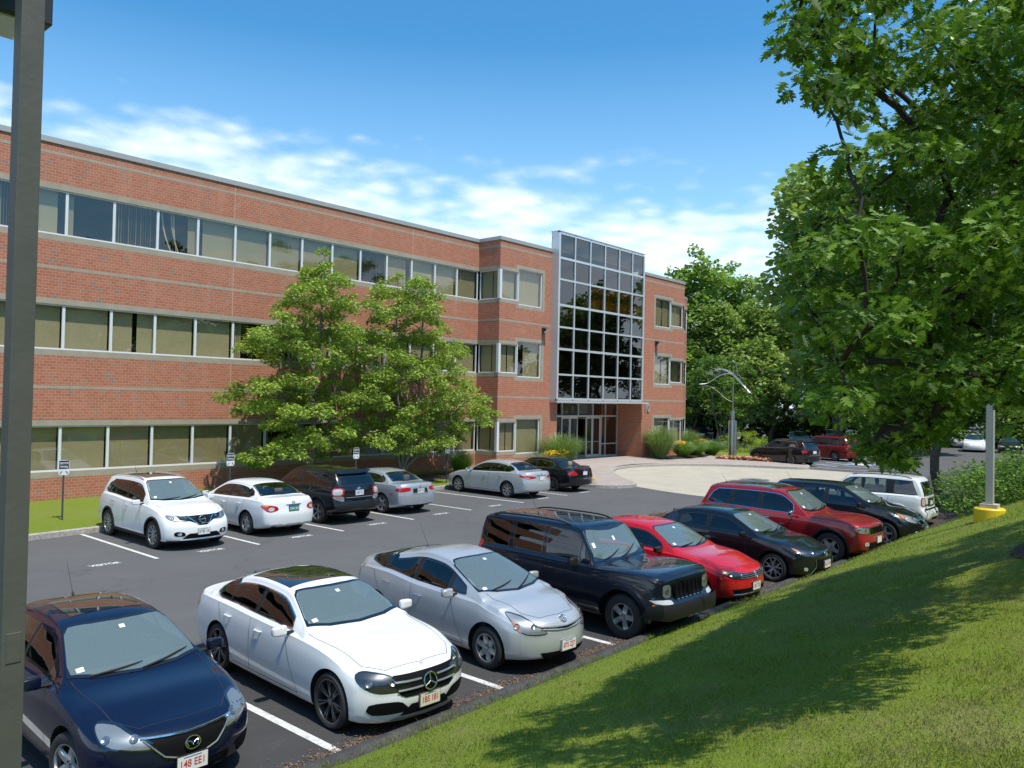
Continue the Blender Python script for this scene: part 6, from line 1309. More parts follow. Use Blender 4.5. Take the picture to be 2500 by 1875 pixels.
def skeleton(trunk, cl, mat, parent, r0, tip=0.012, name='trunk', sag=0.10, n=7):
    """trunk: list of polylines of skeleton points; every spray is tied to the nearest thicker wood"""
    nodes = []; par = []
    for ln in trunk:
        prev = None
        for i, p in enumerate(ln):
            if i == 0 and nodes:
                dd = [(Vector(p) - q).length for q in nodes]; j = dd.index(min(dd))
                if dd[j] < 1e-3: prev = j; continue
            nodes.append(Vector(p)); par.append(prev if prev is not None else (-1 if len(nodes) == 1 else dd.index(min(dd)))); prev = len(nodes) - 1
    nt_ = len(nodes); base = Vector(trunk[0][0]); cs = sorted(cl, key=lambda c: (Vector(c[:3]) - base).length)
    dist = [0.0] * nt_
    for i in range(1, nt_): dist[i] = dist[par[i]] + (nodes[i] - nodes[par[i]]).length
    kids = []
    for c in cs:
        p = Vector(c[:3]); best = None
        for j, q in enumerate(nodes):
            if j == 0 and nt_ > 1: continue
            v = p - q; l = v.length; pen = l + 0.35 * dist[j] * .4 + (0.9 * max(0, q.z - p.z))
            if best is None or pen < best[0]: best = (pen, j)
        j = best[1]; nodes.append(p - Vector((0, 0, c[3] * .15))); par.append(j); dist.append(dist[j] + (nodes[-1] - nodes[j]).length)
    cnt = [1] * len(nodes)
    for i in range(len(nodes) - 1, 0, -1): cnt[par[i]] += cnt[i]
    mx = cnt[0]; rad = [max(tip, r0 * (c_ / mx)**0.5 * (0.98 if i < nt_ else 0.62)) for i, c_ in enumerate(cnt)]
    mb = MB()
    for i in range(1, len(nodes)):
        a, b = nodes[par[i]], nodes[i]; ra = rad[par[i]] if i < nt_ else min(rad[par[i]] * .8, rad[i] * 1.35); rb = rad[i]; m = (b - a).length; pts = []; rs = []
        k = 5 if i >= nt_ else 4
        for q in range(k + 1):
            t = q / k; w = Vector((mnoise.noise(a * 1.7 + Vector((t * 3, 0, 0))), mnoise.noise(a * 1.3 + Vector((0, t * 3, 0))), 0)) * m * .10 * math.sin(math.pi * t)
            pts.append(a.lerp(b, t) + Vector((0, 0, sag * m * math.sin(math.pi * t))) + w); rs.append(ra + (rb - ra) * t)
        mb.tube(pts, rs, mat, n=n if rb > .05 else 5, cap=False)
    return mb.build(name, parent, smooth=True, ang=80), nodes
def spray_leaves(cl, rg, per, flatz=.32, fill=1.0):
    P = []; D = []
    for c in cl:
        k = int(per * (c[3] / .5)**1.7); u = rg.normal(0, 1, (k, 3)); u /= np.linalg.norm(u, axis=1)[:, None]; r = rg.random(k)**0.45
        q = u * r[:, None] * c[3]; q[:, 2] *= flatz; tl = rg.normal(0, .18, 2); q[:, 2] += q[:, 0] * tl[0] + q[:, 1] * tl[1] - .22 * (q[:, 0]**2 + q[:, 1]**2) / c[3]
        P.append(q + np.array(c[:3])); D.append(u * np.array([1, 1, .3]))
    return np.concatenate(P), np.concatenate(D)
def tree(name, label, cl, trunk, r0, lsize, per, tmpl, lm, bm_, group=None, cat='tree', seed=1, flatz=.32, loc=(0, 0, 0), droop=.3, flat=.6, tip=.012, sag=.1):
    rg = np.random.default_rng(seed); root = empty(name, (0, 0, 0)); tag(root, label, cat, group)
    skeleton(trunk, cl, bm_, root, r0, tip, sag=sag)
    P, D = spray_leaves(cl, rg, per, flatz); S = lsize * rg.uniform(.65, 1.2, len(P)); TV, TF = tmpl
    leaves('crown', P, S, TV, TF, lm, root, rg, D * .5, flat, droop)
    root.location = loc; return root
OAKC = np.array([(6.6,2.4,7.2,0.34),(13.4,1.6,4.6,0.35),(7.3,1.8,6.5,0.33),(8.2,2.6,5.2,0.51),(9.2,2.1,4.0,0.24),(7.3,1.6,5.8,0.37),(6.7,1.0,7.0,0.27),(7.0,2.4,5.4,0.38),(10.3,1.1,7.7,0.35),(9.0,1.9,7.0,0.48),(8.3,1.4,5.2,0.38),(10.3,1.1,4.6,0.53),(8.5,1.8,4.3,0.35),(5.9,1.9,7.1,0.20),(8.8,1.4,6.4,0.32),(8.4,0.9,6.0,0.31),(5.9,2.0,6.3,0.21),(9.8,2.8,3.8,0.48),(7.5,1.9,7.4,0.51),(12.1,1.9,6.3,0.46),(7.1,0.8,4.8,0.34),(12.4,2.6,6.1,0.52),(14.3,1.9,6.5,0.35),(6.0,1.6,5.2,0.31),(6.3,1.1,5.2,0.50),(8.3,1.3,6.5,0.42),(7.5,0.8,7.1,0.45),(10.3,1.4,6.0,0.51),(6.9,2.2,4.1,0.49),(7.2,1.7,3.9,0.22),(13.2,1.9,7.7,0.54),(11.2,2.4,5.2,0.38),(14.7,1.8,7.2,0.37),(11.9,1.6,4.6,0.41),(6.7,2.0,4.8,0.32),(12.4,1.5,8.5,0.38),(5.2,1.7,6.7,0.32),(15.4,1.8,5.0,0.33),(12.4,2.5,5.4,0.45),(9.3,1.8,5.3,0.53),(6.6,1.4,6.7,0.53),(7.8,1.0,4.4,0.36),(11.3,1.3,7.6,0.34),(10.5,1.9,5.9,0.34),(6.9,1.0,5.5,0.34),(9.9,1.3,7.3,0.46),(9.0,2.7,4.1,0.33),(8.9,2.9,5.2,0.44),(8.0,1.9,5.3,0.35),(13.8,1.8,4.9,0.37),(14.5,1.5,4.9,0.37),(12.2,2.3,4.6,0.40),(11.8,1.7,7.5,0.36),(14.6,1.7,5.6,0.42),(5.1,1.9,6.1,0.23),(15.5,1.8,5.6,0.31),(12.5,1.6,5.1,0.50),(6.7,1.0,4.4,0.34),(6.7,2.1,5.7,0.31),(10.0,1.6,4.8,0.33),(8.2,0.9,5.5,0.45),(9.9,3.1,5.2,0.53),(13.0,1.4,9.0,0.44),(8.8,2.3,4.0,0.37),(14.1,1.8,8.4,0.53),(6.5,0.7,7.0,0.22),(10.5,2.1,5.4,0.43),(8.2,2.2,6.6,0.38),(6.2,2.2,5.5,0.23),(14.7,2.6,6.6,0.38),(5.6,1.7,4.6,0.39),(8.9,2.5,4.7,0.32),(12.4,1.7,7.7,0.51),(7.6,1.5,6.7,0.41),(14.8,2.4,4.7,0.52),(10.6,1.9,7.1,0.48),(5.7,2.1,4.8,0.18),(11.0,3.0,5.0,0.35),(13.0,1.8,4.2,0.30),(10.8,2.5,4.0,0.30),(8.3,2.8,4.2,0.35),(10.8,1.9,6.4,0.33),(9.6,2.4,4.3,0.38),(13.3,1.7,5.3,0.49),(11.0,2.6,5.7,0.34),(9.2,3.1,4.7,0.30),(12.1,3.5,4.5,0.43),(14.5,1.8,4.4,0.45),(9.9,2.9,4.6,0.41),(11.2,1.4,6.9,0.48),(10.6,1.2,6.5,0.46),(8.7,2.6,3.6,0.25),(11.4,1.7,5.4,0.52),(8.5,3.3,5.1,0.28),(7.0,1.2,4.2,0.20),(9.5,1.5,4.2,0.28),(6.5,1.5,4.3,0.40),(11.6,2.7,6.3,0.44),(10.5,1.6,8.5,0.33),(13.2,3.1,4.5,0.53),(14.2,2.3,7.0,0.37),(7.1,2.2,6.9,0.42),(10.4,1.9,7.9,0.40),(14.0,1.5,6.8,0.36),(7.7,1.0,7.5,0.27),(11.0,2.7,6.2,0.38),(11.1,2.2,7.0,0.47),(7.6,1.0,5.9,0.50),(13.7,2.8,6.1,0.31),(14.4,2.6,5.6,0.40),(6.9,1.7,6.2,0.45),(10.6,2.5,6.5,0.44),(10.5,2.0,4.6,0.46),(10.9,1.4,5.2,0.40),(12.8,1.7,6.4,0.39),(10.1,2.1,6.1,0.37),(15.4,1.6,6.6,0.33),(9.1,1.7,4.6,0.44),(10.9,3.5,4.6,0.48),(11.1,1.4,6.2,0.51),(9.3,2.5,6.3,0.36),(5.4,1.8,5.7,0.25),(7.2,1.6,4.2,0.34),(14.1,1.8,7.6,0.52),(12.3,2.0,4.2,0.18),(11.2,1.8,7.4,0.45),(8.5,1.8,7.7,0.39),(8.6,1.2,7.4,0.53),(9.9,2.6,6.6,0.42),(6.3,1.8,4.8,0.42),(6.3,1.6,5.9,0.35),(11.5,3.4,4.8,0.30),(8.7,2.9,5.9,0.44),(8.1,1.9,3.9,0.21),(6.8,1.3,5.1,0.33),(13.0,3.0,5.7,0.38),(9.1,1.1,4.1,0.19),(7.8,2.7,5.8,0.38),(11.6,2.4,4.6,0.42),(5.4,1.8,4.1,0.23),(6.4,1.9,7.2,0.25),(11.7,1.4,8.1,0.45),(9.8,1.0,6.0,0.44),(14.0,1.8,5.7,0.32),(11.4,2.8,4.2,0.47),(9.3,2.0,7.7,0.46),(9.4,1.8,5.9,0.43),(6.3,2.1,7.3,0.18),(10.9,1.1,8.6,0.42),(13.8,1.8,6.5,0.33),(7.8,2.5,6.8,0.23),(13.3,2.6,4.8,0.33),(11.5,1.5,9.0,0.36),(8.2,3.1,4.8,0.22),(6.2,1.7,7.1,0.26),(8.7,2.2,5.9,0.38),(6.2,2.2,6.4,0.23),(6.5,2.5,4.9,0.19),(13.2,1.7,6.0,0.31),(9.1,1.1,6.9,0.32),(9.9,1.6,5.5,0.31),(7.6,0.9,5.4,0.37),(7.8,2.9,5.3,0.23),(7.5,2.7,4.2,0.25),(13.9,3.2,4.8,0.54),(5.5,2.1,6.6,0.31),(7.7,1.9,3.8,0.33),(11.8,2.2,4.2,0.23),(10.0,1.6,6.7,0.36),(9.9,2.3,4.0,0.30),(11.9,1.3,7.5,0.30),(7.1,1.7,5.4,0.32),(9.9,1.5,4.2,0.31),(8.5,1.1,7.8,0.19),(6.8,2.0,7.4,0.18),(8.7,1.4,5.4,0.31),(12.0,1.7,5.4,0.40),(6.8,2.6,5.1,0.22),(8.0,3.1,5.1,0.25),(7.5,1.8,4.6,0.45),(12.4,3.1,4.2,0.30),(8.3,1.6,5.7,0.31),(7.0,1.2,6.5,0.31),(7.5,2.8,4.9,0.25),(8.2,2.3,4.6,0.35),(9.2,1.4,7.8,0.42),(13.3,2.3,6.2,0.45),(6.0,2.0,6.7,0.34),(9.8,2.0,7.1,0.49),(10.2,2.9,6.0,0.33),(5.3,1.7,5.1,0.39),(11.0,2.0,7.9,0.39),(15.4,2.0,7.1,0.32),(11.7,2.9,5.1,0.53),(11.4,1.5,4.4,0.37),(7.2,2.3,6.0,0.42),(7.9,2.8,4.7,0.28),(9.6,1.2,4.7,0.43),(6.4,2.1,6.6,0.35),(7.8,1.6,4.2,0.22),(9.4,1.4,6.8,0.33),(10.4,2.9,3.6,0.43),(14.3,2.7,4.7,0.39),(12.2,2.4,7.0,0.43),(8.0,2.4,4.1,0.32),(8.2,1.3,7.7,0.29),(13.3,1.7,8.2,0.41),(8.3,2.5,3.6,0.22),(8.6,1.7,5.2,0.30),(12.6,1.4,7.0,0.31),(5.6,2.2,7.1,0.23),(12.8,1.4,7.9,0.31),(6.7,1.0,6.1,0.35),(7.4,2.1,3.6,0.28),(9.5,1.4,8.4,0.24),(8.9,1.2,4.7,0.42),(9.2,2.6,5.9,0.31),(6.9,1.7,4.8,0.37),(11.0,1.7,4.2,0.25),(15.5,1.9,6.1,0.38),(5.2,2.0,6.9,0.24),(12.7,1.8,5.9,0.36),(13.4,2.2,6.9,0.54),(9.9,2.7,3.4,0.23),(9.4,2.5,5.3,0.50),(12.5,3.4,4.9,0.52),(8.0,0.8,6.5,0.44),(6.9,1.0,7.1,0.20),(5.8,2.3,6.9,0.25),(8.8,2.1,4.5,0.34),(7.4,1.4,5.1,0.36),(7.4,2.4,4.6,0.46),(13.9,2.5,5.1,0.47),(9.1,1.0,5.4,0.41),(11.9,1.6,4.0,0.18),(11.7,1.6,6.9,0.36),(6.9,1.3,7.3,0.29),(11.0,2.0,4.4,0.33),(9.9,1.2,5.3,0.36),(14.3,2.7,6.1,0.48),(13.9,2.2,4.5,0.41),(14.4,1.5,9.0,0.37),(8.9,2.1,6.5,0.32),(10.7,2.0,5.0,0.30),(8.4,2.4,6.2,0.31),(10.2,2.6,5.1,0.34),(7.3,2.8,5.6,0.27),(9.1,0.9,6.4,0.31),(12.9,1.5,5.5,0.30),(6.0,2.3,5.2,0.19),(12.7,2.5,4.8,0.49),(9.9,1.4,7.8,0.41),(8.2,3.1,5.5,0.32),(5.9,2.0,4.3,0.20),(13.1,2.2,4.5,0.37),(7.8,2.2,5.7,0.32),(15.0,2.1,7.6,0.45),(8.7,1.2,7.9,0.22),(6.6,2.4,4.6,0.26),(11.1,1.9,6.0,0.38),(14.0,2.3,5.9,0.33),(11.6,2.2,6.2,0.34),(10.8,1.3,7.4,0.47),(12.0,1.3,5.9,0.45),(8.1,1.2,6.0,0.36),(7.0,0.7,6.3,0.48),(9.7,1.1,4.3,0.31),(9.3,3.0,5.5,0.34),(8.6,2.9,4.1,0.19),(9.9,2.1,5.2,0.42)]); LC = [(17.8,25.2,3.5,0.68),(19.6,28.5,6.0,0.53),(19.5,27.3,2.2,0.39),(17.1,26.7,2.0,0.51),(20.2,26.9,6.4,0.65),(17.5,26.0,7.0,0.54),(21.2,28.9,2.5,0.67),(19.3,27.4,8.1,0.43),(17.8,27.8,4.6,0.37),(18.1,28.3,6.3,0.54),(21.1,28.0,7.9,0.68),(16.9,28.5,3.7,0.62),(17.4,26.0,3.3,0.44),(18.0,27.5,4.2,0.42),(18.7,26.5,9.1,0.35),(17.9,28.3,4.4,0.53),(20.3,27.6,7.4,0.43),(20.4,27.9,3.2,0.42),(16.9,28.2,1.3,0.41),(20.2,26.9,7.8,0.63),(20.5,27.2,1.7,0.25),(19.3,25.8,3.9,0.55),(18.5,27.0,4.1,0.59),(18.6,28.5,6.0,0.57),(16.4,26.1,2.9,0.43),(18.7,26.8,2.3,0.41),(17.2,27.7,6.5,0.59),(19.1,25.3,2.6,0.50),(15.7,25.2,1.7,0.27),(16.9,26.2,7.5,0.54),(17.3,27.9,4.6,0.38),(19.5,26.9,7.3,0.58),(17.4,25.4,4.5,0.45),(19.1,26.8,6.2,0.67),(19.1,26.0,8.6,0.69),(22.0,28.1,4.7,0.60),(18.8,27.1,8.5,0.39),(18.4,26.1,2.2,0.58),(19.7,27.3,2.6,0.59),(19.2,25.3,6.7,0.63),(18.0,26.3,6.5,0.47),(18.7,28.2,6.6,0.58),(19.0,25.9,7.8,0.64),(17.9,27.2,6.5,0.38),(17.7,25.3,2.4,0.43),(18.7,27.4,3.3,0.53),(19.6,27.6,3.3,0.55),(18.8,26.6,3.4,0.53),(22.2,27.8,2.1,0.41),(21.3,27.5,3.7,0.70),(19.9,26.1,6.4,0.70),(15.7,25.7,3.7,0.46),(19.3,26.4,4.6,0.37),(20.0,28.5,1.6,0.57),(18.2,25.6,7.7,0.37),(20.0,26.2,8.1,0.25),(18.4,26.2,8.4,0.44),(17.8,27.0,8.2,0.46),(21.8,28.2,1.9,0.44),(15.2,25.5,3.6,0.46),(19.7,27.9,4.4,0.38),(19.1,27.7,9.0,0.55),(17.3,27.8,5.4,0.28),(15.7,27.4,4.0,0.41),(19.6,27.5,1.6,0.46),(19.6,26.7,5.3,0.62),(20.0,28.2,5.6,0.43),(18.2,25.5,5.3,0.36),(21.7,28.2,5.2,0.43),(21.0,27.5,6.5,0.37),(21.8,28.6,6.9,0.54),(18.7,27.7,4.8,0.38),(20.1,28.5,8.3,0.68),(18.7,27.9,3.9,0.38),(21.8,27.2,2.9,0.46),(16.4,25.5,6.9,0.49),(19.8,26.5,8.6,0.35),(18.1,25.7,4.9,0.40),(16.5,26.9,3.5,0.38),(21.5,27.4,5.5,0.60),(18.0,26.2,2.6,0.54),(16.7,25.7,3.0,0.36),(17.5,25.5,5.6,0.52),(16.7,27.1,5.7,0.64),(20.3,26.5,5.8,0.63),(15.9,25.4,2.1,0.32),(20.9,27.4,2.3,0.65),(20.6,26.9,4.5,0.49),(22.0,27.5,4.1,0.63),(18.5,27.3,8.8,0.39),(19.1,25.7,6.0,0.53),(17.8,25.8,8.2,0.59),(22.4,28.6,6.7,0.42),(19.8,28.4,7.5,0.50),(15.1,25.6,1.8,0.29),(17.1,25.3,1.8,0.40),(16.3,26.8,1.8,0.56),(18.2,26.7,5.4,0.36),(16.7,25.2,3.4,0.61),(16.5,25.3,1.9,0.40),(19.3,27.8,7.0,0.48),(22.1,28.1,5.8,0.28),(20.1,28.3,3.7,0.36),(20.4,27.9,6.9,0.50),(20.0,27.8,6.6,0.55),(17.5,28.1,2.7,0.31),(19.1,28.4,2.0,0.68),(18.2,26.9,7.6,0.43),(17.0,25.8,2.3,0.62),(18.7,25.9,5.3,0.44),(19.9,25.4,4.0,0.54),(19.3,28.9,4.2,0.47),(18.1,26.6,8.9,0.31),(19.8,26.1,3.0,0.57),(19.3,26.6,3.9,0.45),(18.8,28.2,5.3,0.51),(18.8,25.4,5.6,0.44),(17.9,28.4,5.4,0.57),(16.9,25.9,3.5,0.61),(17.5,26.5,6.6,0.38),(16.8,25.9,4.6,0.60),(18.3,27.0,4.8,0.38),(17.4,26.6,2.8,0.36),(19.4,27.2,4.2,0.65),(17.4,27.6,3.1,0.46),(19.3,28.5,3.5,0.65),(17.8,27.7,3.7,0.47),(22.2,28.7,6.0,0.43),(16.5,27.2,6.4,0.39),(17.1,25.7,7.8,0.64),(15.7,26.0,4.5,0.41),(19.4,27.3,8.4,0.57),(16.5,25.4,6.5,0.48),(20.8,27.2,6.8,0.47),(17.3,28.0,1.6,0.57),(15.3,25.9,5.9,0.37),(17.6,28.7,3.6,0.49),(21.8,28.3,2.8,0.65),(16.9,27.7,4.1,0.41),(19.3,26.6,2.0,0.44),(20.6,28.0,3.9,0.50),(17.1,25.7,5.9,0.55),(16.6,26.5,5.9,0.36),(19.4,25.5,3.5,0.37),(15.4,25.2,4.3,0.58),(19.5,28.6,2.4,0.55),(16.0,26.0,6.0,0.68),(15.5,25.5,6.1,0.48),(16.4,28.4,3.4,0.46),(17.2,27.4,3.8,0.37)]; RC = [(27.1,28.0,4.3,0.62),(28.4,28.3,2.0,0.47),(26.6,27.6,5.9,0.57),(23.6,26.1,6.9,0.42),(26.0,27.4,6.2,0.57),(24.4,26.9,1.7,0.52),(20.9,25.4,4.0,0.38),(22.6,28.8,6.0,0.37),(28.2,28.5,6.4,0.52),(25.0,27.0,3.5,0.46),(23.0,25.9,2.3,0.39),(24.9,28.3,2.9,0.37),(26.7,27.9,3.5,0.42),(28.8,28.4,6.3,0.24),(29.5,28.0,3.3,0.63),(23.4,27.3,6.6,0.59),(23.0,27.0,5.4,0.58),(29.5,28.8,4.6,0.67),(21.9,26.6,7.3,0.38),(25.2,28.7,3.5,0.44),(23.2,27.6,2.7,0.56),(24.8,26.4,7.5,0.48),(24.6,26.9,3.1,0.52),(24.5,26.2,8.1,0.58),(26.1,27.3,6.6,0.38),(20.7,25.5,4.9,0.61),(29.2,28.3,3.8,0.40),(26.3,28.2,7.9,0.68),(27.6,28.7,4.4,0.69),(28.2,27.5,4.0,0.66),(24.9,28.5,6.1,0.68),(21.9,27.0,3.1,0.34),(28.2,26.6,3.2,0.50),(25.8,28.3,5.7,0.47),(26.3,26.2,6.1,0.49),(25.3,25.3,5.2,0.50),(23.1,27.3,6.2,0.53),(22.9,27.3,8.6,0.51),(26.0,27.4,5.7,0.55),(22.4,25.3,3.4,0.53),(21.7,26.5,8.5,0.52),(28.6,28.5,2.5,0.65),(22.9,28.4,3.4,0.38),(21.9,25.4,5.7,0.59),(26.2,28.0,5.2,0.63),(25.3,27.6,5.3,0.53),(25.5,28.2,3.9,0.70),(21.3,25.7,3.7,0.51),(24.7,26.5,6.6,0.43),(23.6,26.5,2.9,0.67),(23.7,27.0,8.8,0.46),(25.9,25.3,4.5,0.38),(25.1,28.3,7.7,0.48),(20.9,25.5,7.6,0.68),(24.9,27.5,5.7,0.37),(25.8,27.7,6.8,0.41),(21.0,25.7,8.5,0.37),(27.6,27.9,3.1,0.67),(22.9,25.9,5.6,0.46),(22.4,25.5,3.0,0.40),(22.1,26.6,4.9,0.67),(27.7,28.7,1.9,0.47),(24.7,28.8,1.9,0.47),(23.9,25.2,4.7,0.64),(24.4,26.8,2.7,0.57),(27.2,28.3,7.4,0.43),(23.0,26.6,8.2,0.46),(20.7,25.5,5.9,0.62),(23.8,26.6,3.6,0.60),(25.5,26.8,3.3,0.47),(25.2,27.8,9.4,0.37),(24.1,26.7,7.6,0.42),(21.7,26.5,6.7,0.67),(23.0,26.7,5.8,0.49),(23.6,26.1,8.4,0.68),(22.8,25.3,5.1,0.67),(26.3,28.3,3.3,0.61),(20.9,26.3,6.6,0.46),(24.2,25.5,3.8,0.68),(27.4,25.7,2.9,0.54),(22.6,25.7,7.8,0.58),(23.9,28.8,4.6,0.68),(27.2,27.2,4.2,0.67),(23.9,25.7,5.5,0.54),(27.1,27.2,4.9,0.60),(24.3,26.1,9.0,0.24),(26.8,28.0,1.9,0.69),(24.3,27.5,8.6,0.51),(26.1,26.8,5.0,0.39),(25.5,26.0,5.5,0.58),(22.8,28.0,8.5,0.67),(25.5,27.3,6.9,0.46),(22.7,26.9,2.9,0.50),(24.5,28.3,5.3,0.65),(28.8,27.1,3.5,0.57),(20.3,25.3,4.4,0.40),(22.3,25.8,2.5,0.56),(27.9,28.1,2.5,0.50),(28.3,27.9,6.5,0.26),(26.6,28.1,2.9,0.44),(24.9,25.5,2.1,0.57),(27.0,28.6,3.6,0.35),(28.5,28.8,3.0,0.45),(29.8,28.6,3.2,0.44),(22.6,26.8,6.4,0.62),(25.2,26.7,8.7,0.51),(21.3,26.5,7.9,0.45),(22.5,27.5,4.6,0.45),(24.4,27.9,3.8,0.39),(25.2,26.4,4.7,0.37),(20.8,25.2,2.3,0.67),(25.1,25.4,6.4,0.45),(23.0,28.0,4.2,0.66),(22.8,26.0,1.8,0.58),(24.7,27.5,9.4,0.46),(21.4,26.9,4.0,0.34),(25.3,27.6,8.1,0.70),(24.1,27.9,2.4,0.61),(28.5,27.9,2.6,0.46),(24.1,25.6,5.1,0.44),(24.1,28.4,4.0,0.51),(26.6,26.8,6.1,0.39),(22.7,26.5,4.5,0.60),(23.8,26.8,6.8,0.63),(24.1,28.2,3.5,0.57),(26.8,26.7,2.7,0.65),(21.3,25.5,5.1,0.54),(24.9,25.3,4.2,0.51),(27.1,26.0,3.8,0.37),(23.6,26.1,9.1,0.68),(23.3,27.4,7.1,0.51),(23.7,26.8,2.3,0.47),(23.7,28.3,2.8,0.43),(25.0,26.7,2.3,0.69),(25.4,26.8,4.9,0.36),(28.6,28.8,4.0,0.60),(23.3,25.2,2.0,0.46),(24.7,27.3,6.7,0.66),(23.7,28.0,7.9,0.60),(22.9,27.2,3.5,0.56),(27.2,25.4,3.9,0.36),(22.4,27.2,7.6,0.54),(24.1,28.3,2.0,0.57),(24.9,28.1,4.9,0.50),(23.0,27.0,7.9,0.45),(21.8,25.2,2.7,0.40),(24.9,28.3,8.5,0.37),(25.8,27.1,2.5,0.48),(21.4,25.7,2.1,0.38),(24.1,27.5,5.4,0.51),(26.3,28.7,2.6,0.58),(28.0,26.6,3.6,0.52),(24.9,26.2,5.7,0.50),(24.0,28.1,8.8,0.58),(28.0,27.5,4.9,0.46),(24.3,27.6,7.5,0.57),(24.3,25.9,6.9,0.51),(25.6,28.8,2.3,0.40),(23.7,28.7,6.4,0.35),(27.0,27.0,3.5,0.66),(25.0,27.6,1.8,0.62),(23.6,25.6,7.9,0.52),(27.5,28.7,1.5,0.38),(21.8,27.0,7.3,0.35),(26.0,26.3,4.1,0.56)]
LC += [(19.15, 27, 9.85, .30), (19.3, 27.1, 9.35, .40), (19.6, 26.9, 8.9, .45), (18.75, 27, 9.0, .40), (18.2, 27, 8.4, .4), (14.95, 27, 3.9, .45), (15.4, 26.8, 4.25, .5), (15.6, 27, 1.6, .35), (16.4, 26.8, 1.45, .4), (15.7, 27, 5.75, .45), (16.3, 27.1, 6.3, .45)]
RC += [(23.1, 27, 9.35, .35), (24.3, 27, 9.25, .4), (22.3, 27, 9.0, .32), (24.9, 27.1, 8.9, .45), (29.3, 26.8, 3.3, .4), (28.7, 27, 4.1, .45)]
rg0 = np.random.default_rng(11)
# big pin oak at the right, its trunk just outside the picture; boughs also spread over the slope behind and above
OAKALL = [tuple(c) for c in OAKC]
for i in range(45):
    a = rg0.uniform(0, 6.28); r = 5.2 * rg0.random()**.5; z = rg0.uniform(5.2, 15); x, y = 13.2 + r * math.cos(a) * (1.15 - z / 26), -2.6 + r * math.sin(a) * (1.15 - z / 26)
    if y > 0.16 * x - 0.2 and z < 12.5: continue          # that side is already given by the boughs seen in the photograph
    OAKALL.append((x, y, z, rg0.uniform(.6, .95)))
hz_ = hill(14.0, 1.3)
tree('oak_tree', 'large dark green pin oak hanging over the grass slope at the right edge', OAKALL,
     [[(14.05, 1.25, hz_ - .2), (14.0, 1.3, hz_ + 1.2), (13.9, 1.35, 5.2), (13.8, 1.4, 7.4), (13.7, 1.4, 9.6), (13.6, 1.4, 12), (13.6, 1.3, 14.5)], [(13.9, 1.35, 5.2), (13.0, 2.2, 5.6), (12.0, 2.8, 5.8)], [(13.8, 1.4, 7.4), (12.4, 2.5, 8.3), (11.2, 3.4, 8.7)], [(13.7, 1.4, 9.6), (12.0, 2.6, 10.9), (10.6, 3.4, 11.4)], [(13.9, 1.35, 5.2), (15.2, 2.2, 5.7), (16.4, 2.8, 6.0)]],
     0.30, 0.100, 310, (OAKV, OAKF), LF_OAK, BARKD, seed=2, flatz=.42, droop=.45, flat=.55, tip=.010)
V = []; F = []
for i in range(9):
    for k_ in range(32):
        a = 2 * math.pi * k_ / 32; r = 1.0 * i / 8 * (1 + .06 * math.sin(3 * a)); x, y = 14.25 + r * math.cos(a), 1.30 + r * math.sin(a); V.append((x, y, hill(x, y) + .045 * (1 - (i / 8)**4) + (.012 if i < 8 else -.01)))
for i in range(8):
    for k_ in range(32): F.append((i * 32 + k_, i * 32 + (k_ + 1) % 32, (i + 1) * 32 + (k_ + 1) % 32, (i + 1) * 32 + k_)[::-1])
struct(npmesh('mulch_ring', V, F, MULCH, smooth=True))
# two multi stemmed small trees in front of the windows
tree('leafy_tree', 'left bright green tree with layered sprays in front of the ribbon windows', LC,
     [[(18.9, 27.1, .18), (18.85, 27.1, 1.5), (18.8, 27.05, 3.2), (18.9, 27.0, 5.0), (19.1, 27, 7.0), (19.15, 27, 9.2)], [(18.85, 27.1, 1.5), (17.8, 26.9, 3.0), (16.9, 26.8, 4.3)], [(18.85, 27.1, 1.5), (19.9, 27.2, 3.2), (20.7, 27.2, 5.2)], [(18.8, 27.05, 3.2), (17.9, 27.3, 5.2), (17.3, 27.3, 6.8)]], .14, .165, 200, (DIAV, DIAF), LF_MAG, BARKL, 'small trees planted by the wall', seed=3, tip=.008, flatz=.46)
tree('leafy_tree', 'right bright green tree with several stems rising beside the silver sedan', RC,
     [[(23.75, 27.1, .18), (23.7, 27.1, .5), (23.5, 27.1, 2.0), (23.2, 27.05, 4.2), (23.0, 27, 6.4), (23.1, 27, 8.6)], [(23.7, 27.1, .5), (24.2, 27.0, 2.2), (24.5, 27, 4.5), (24.6, 27, 7.0), (24.6, 27, 8.8)], [(23.7, 27.1, .5), (24.9, 26.9, 1.8), (26.2, 26.8, 2.9), (27.6, 26.8, 3.9)], [(23.7, 27.1, .5), (22.9, 27.1, 1.8), (22.2, 27.0, 3.6), (21.9, 27, 5.2)]], .13, .165, 185, (DIAV, DIAF), LF_MAG, BARKL, 'small trees planted by the wall', seed=5, tip=.008, flatz=.46)
def blob(cx, cy, cz, rx, ry, rz, n, rad, rg, hollow=.5, rough=.35):
    out = []
    for i in range(n * 6):
        u = rg.normal(0, 1, 3); u /= np.linalg.norm(u); r = (hollow + (1 - hollow) * rg.random()) * (1 + rough * mnoise.noise(Vector((u[0] * 1.6 + cx, u[1] * 1.6, u[2] * 1.6 + cy))))
        p = (cx + u[0] * r * rx, cy + u[1] * r * ry, cz + u[2] * r * rz)
        if all((p[0] - q[0])**2 + (p[1] - q[1])**2 + (p[2] - q[2])**2 > (.52 * (rad + q[3]))**2 for q in out): out.append((*p, rad * rg.uniform(.7, 1.2)))
        if len(out) >= n: break
    return out
rg = np.random.default_rng(21)
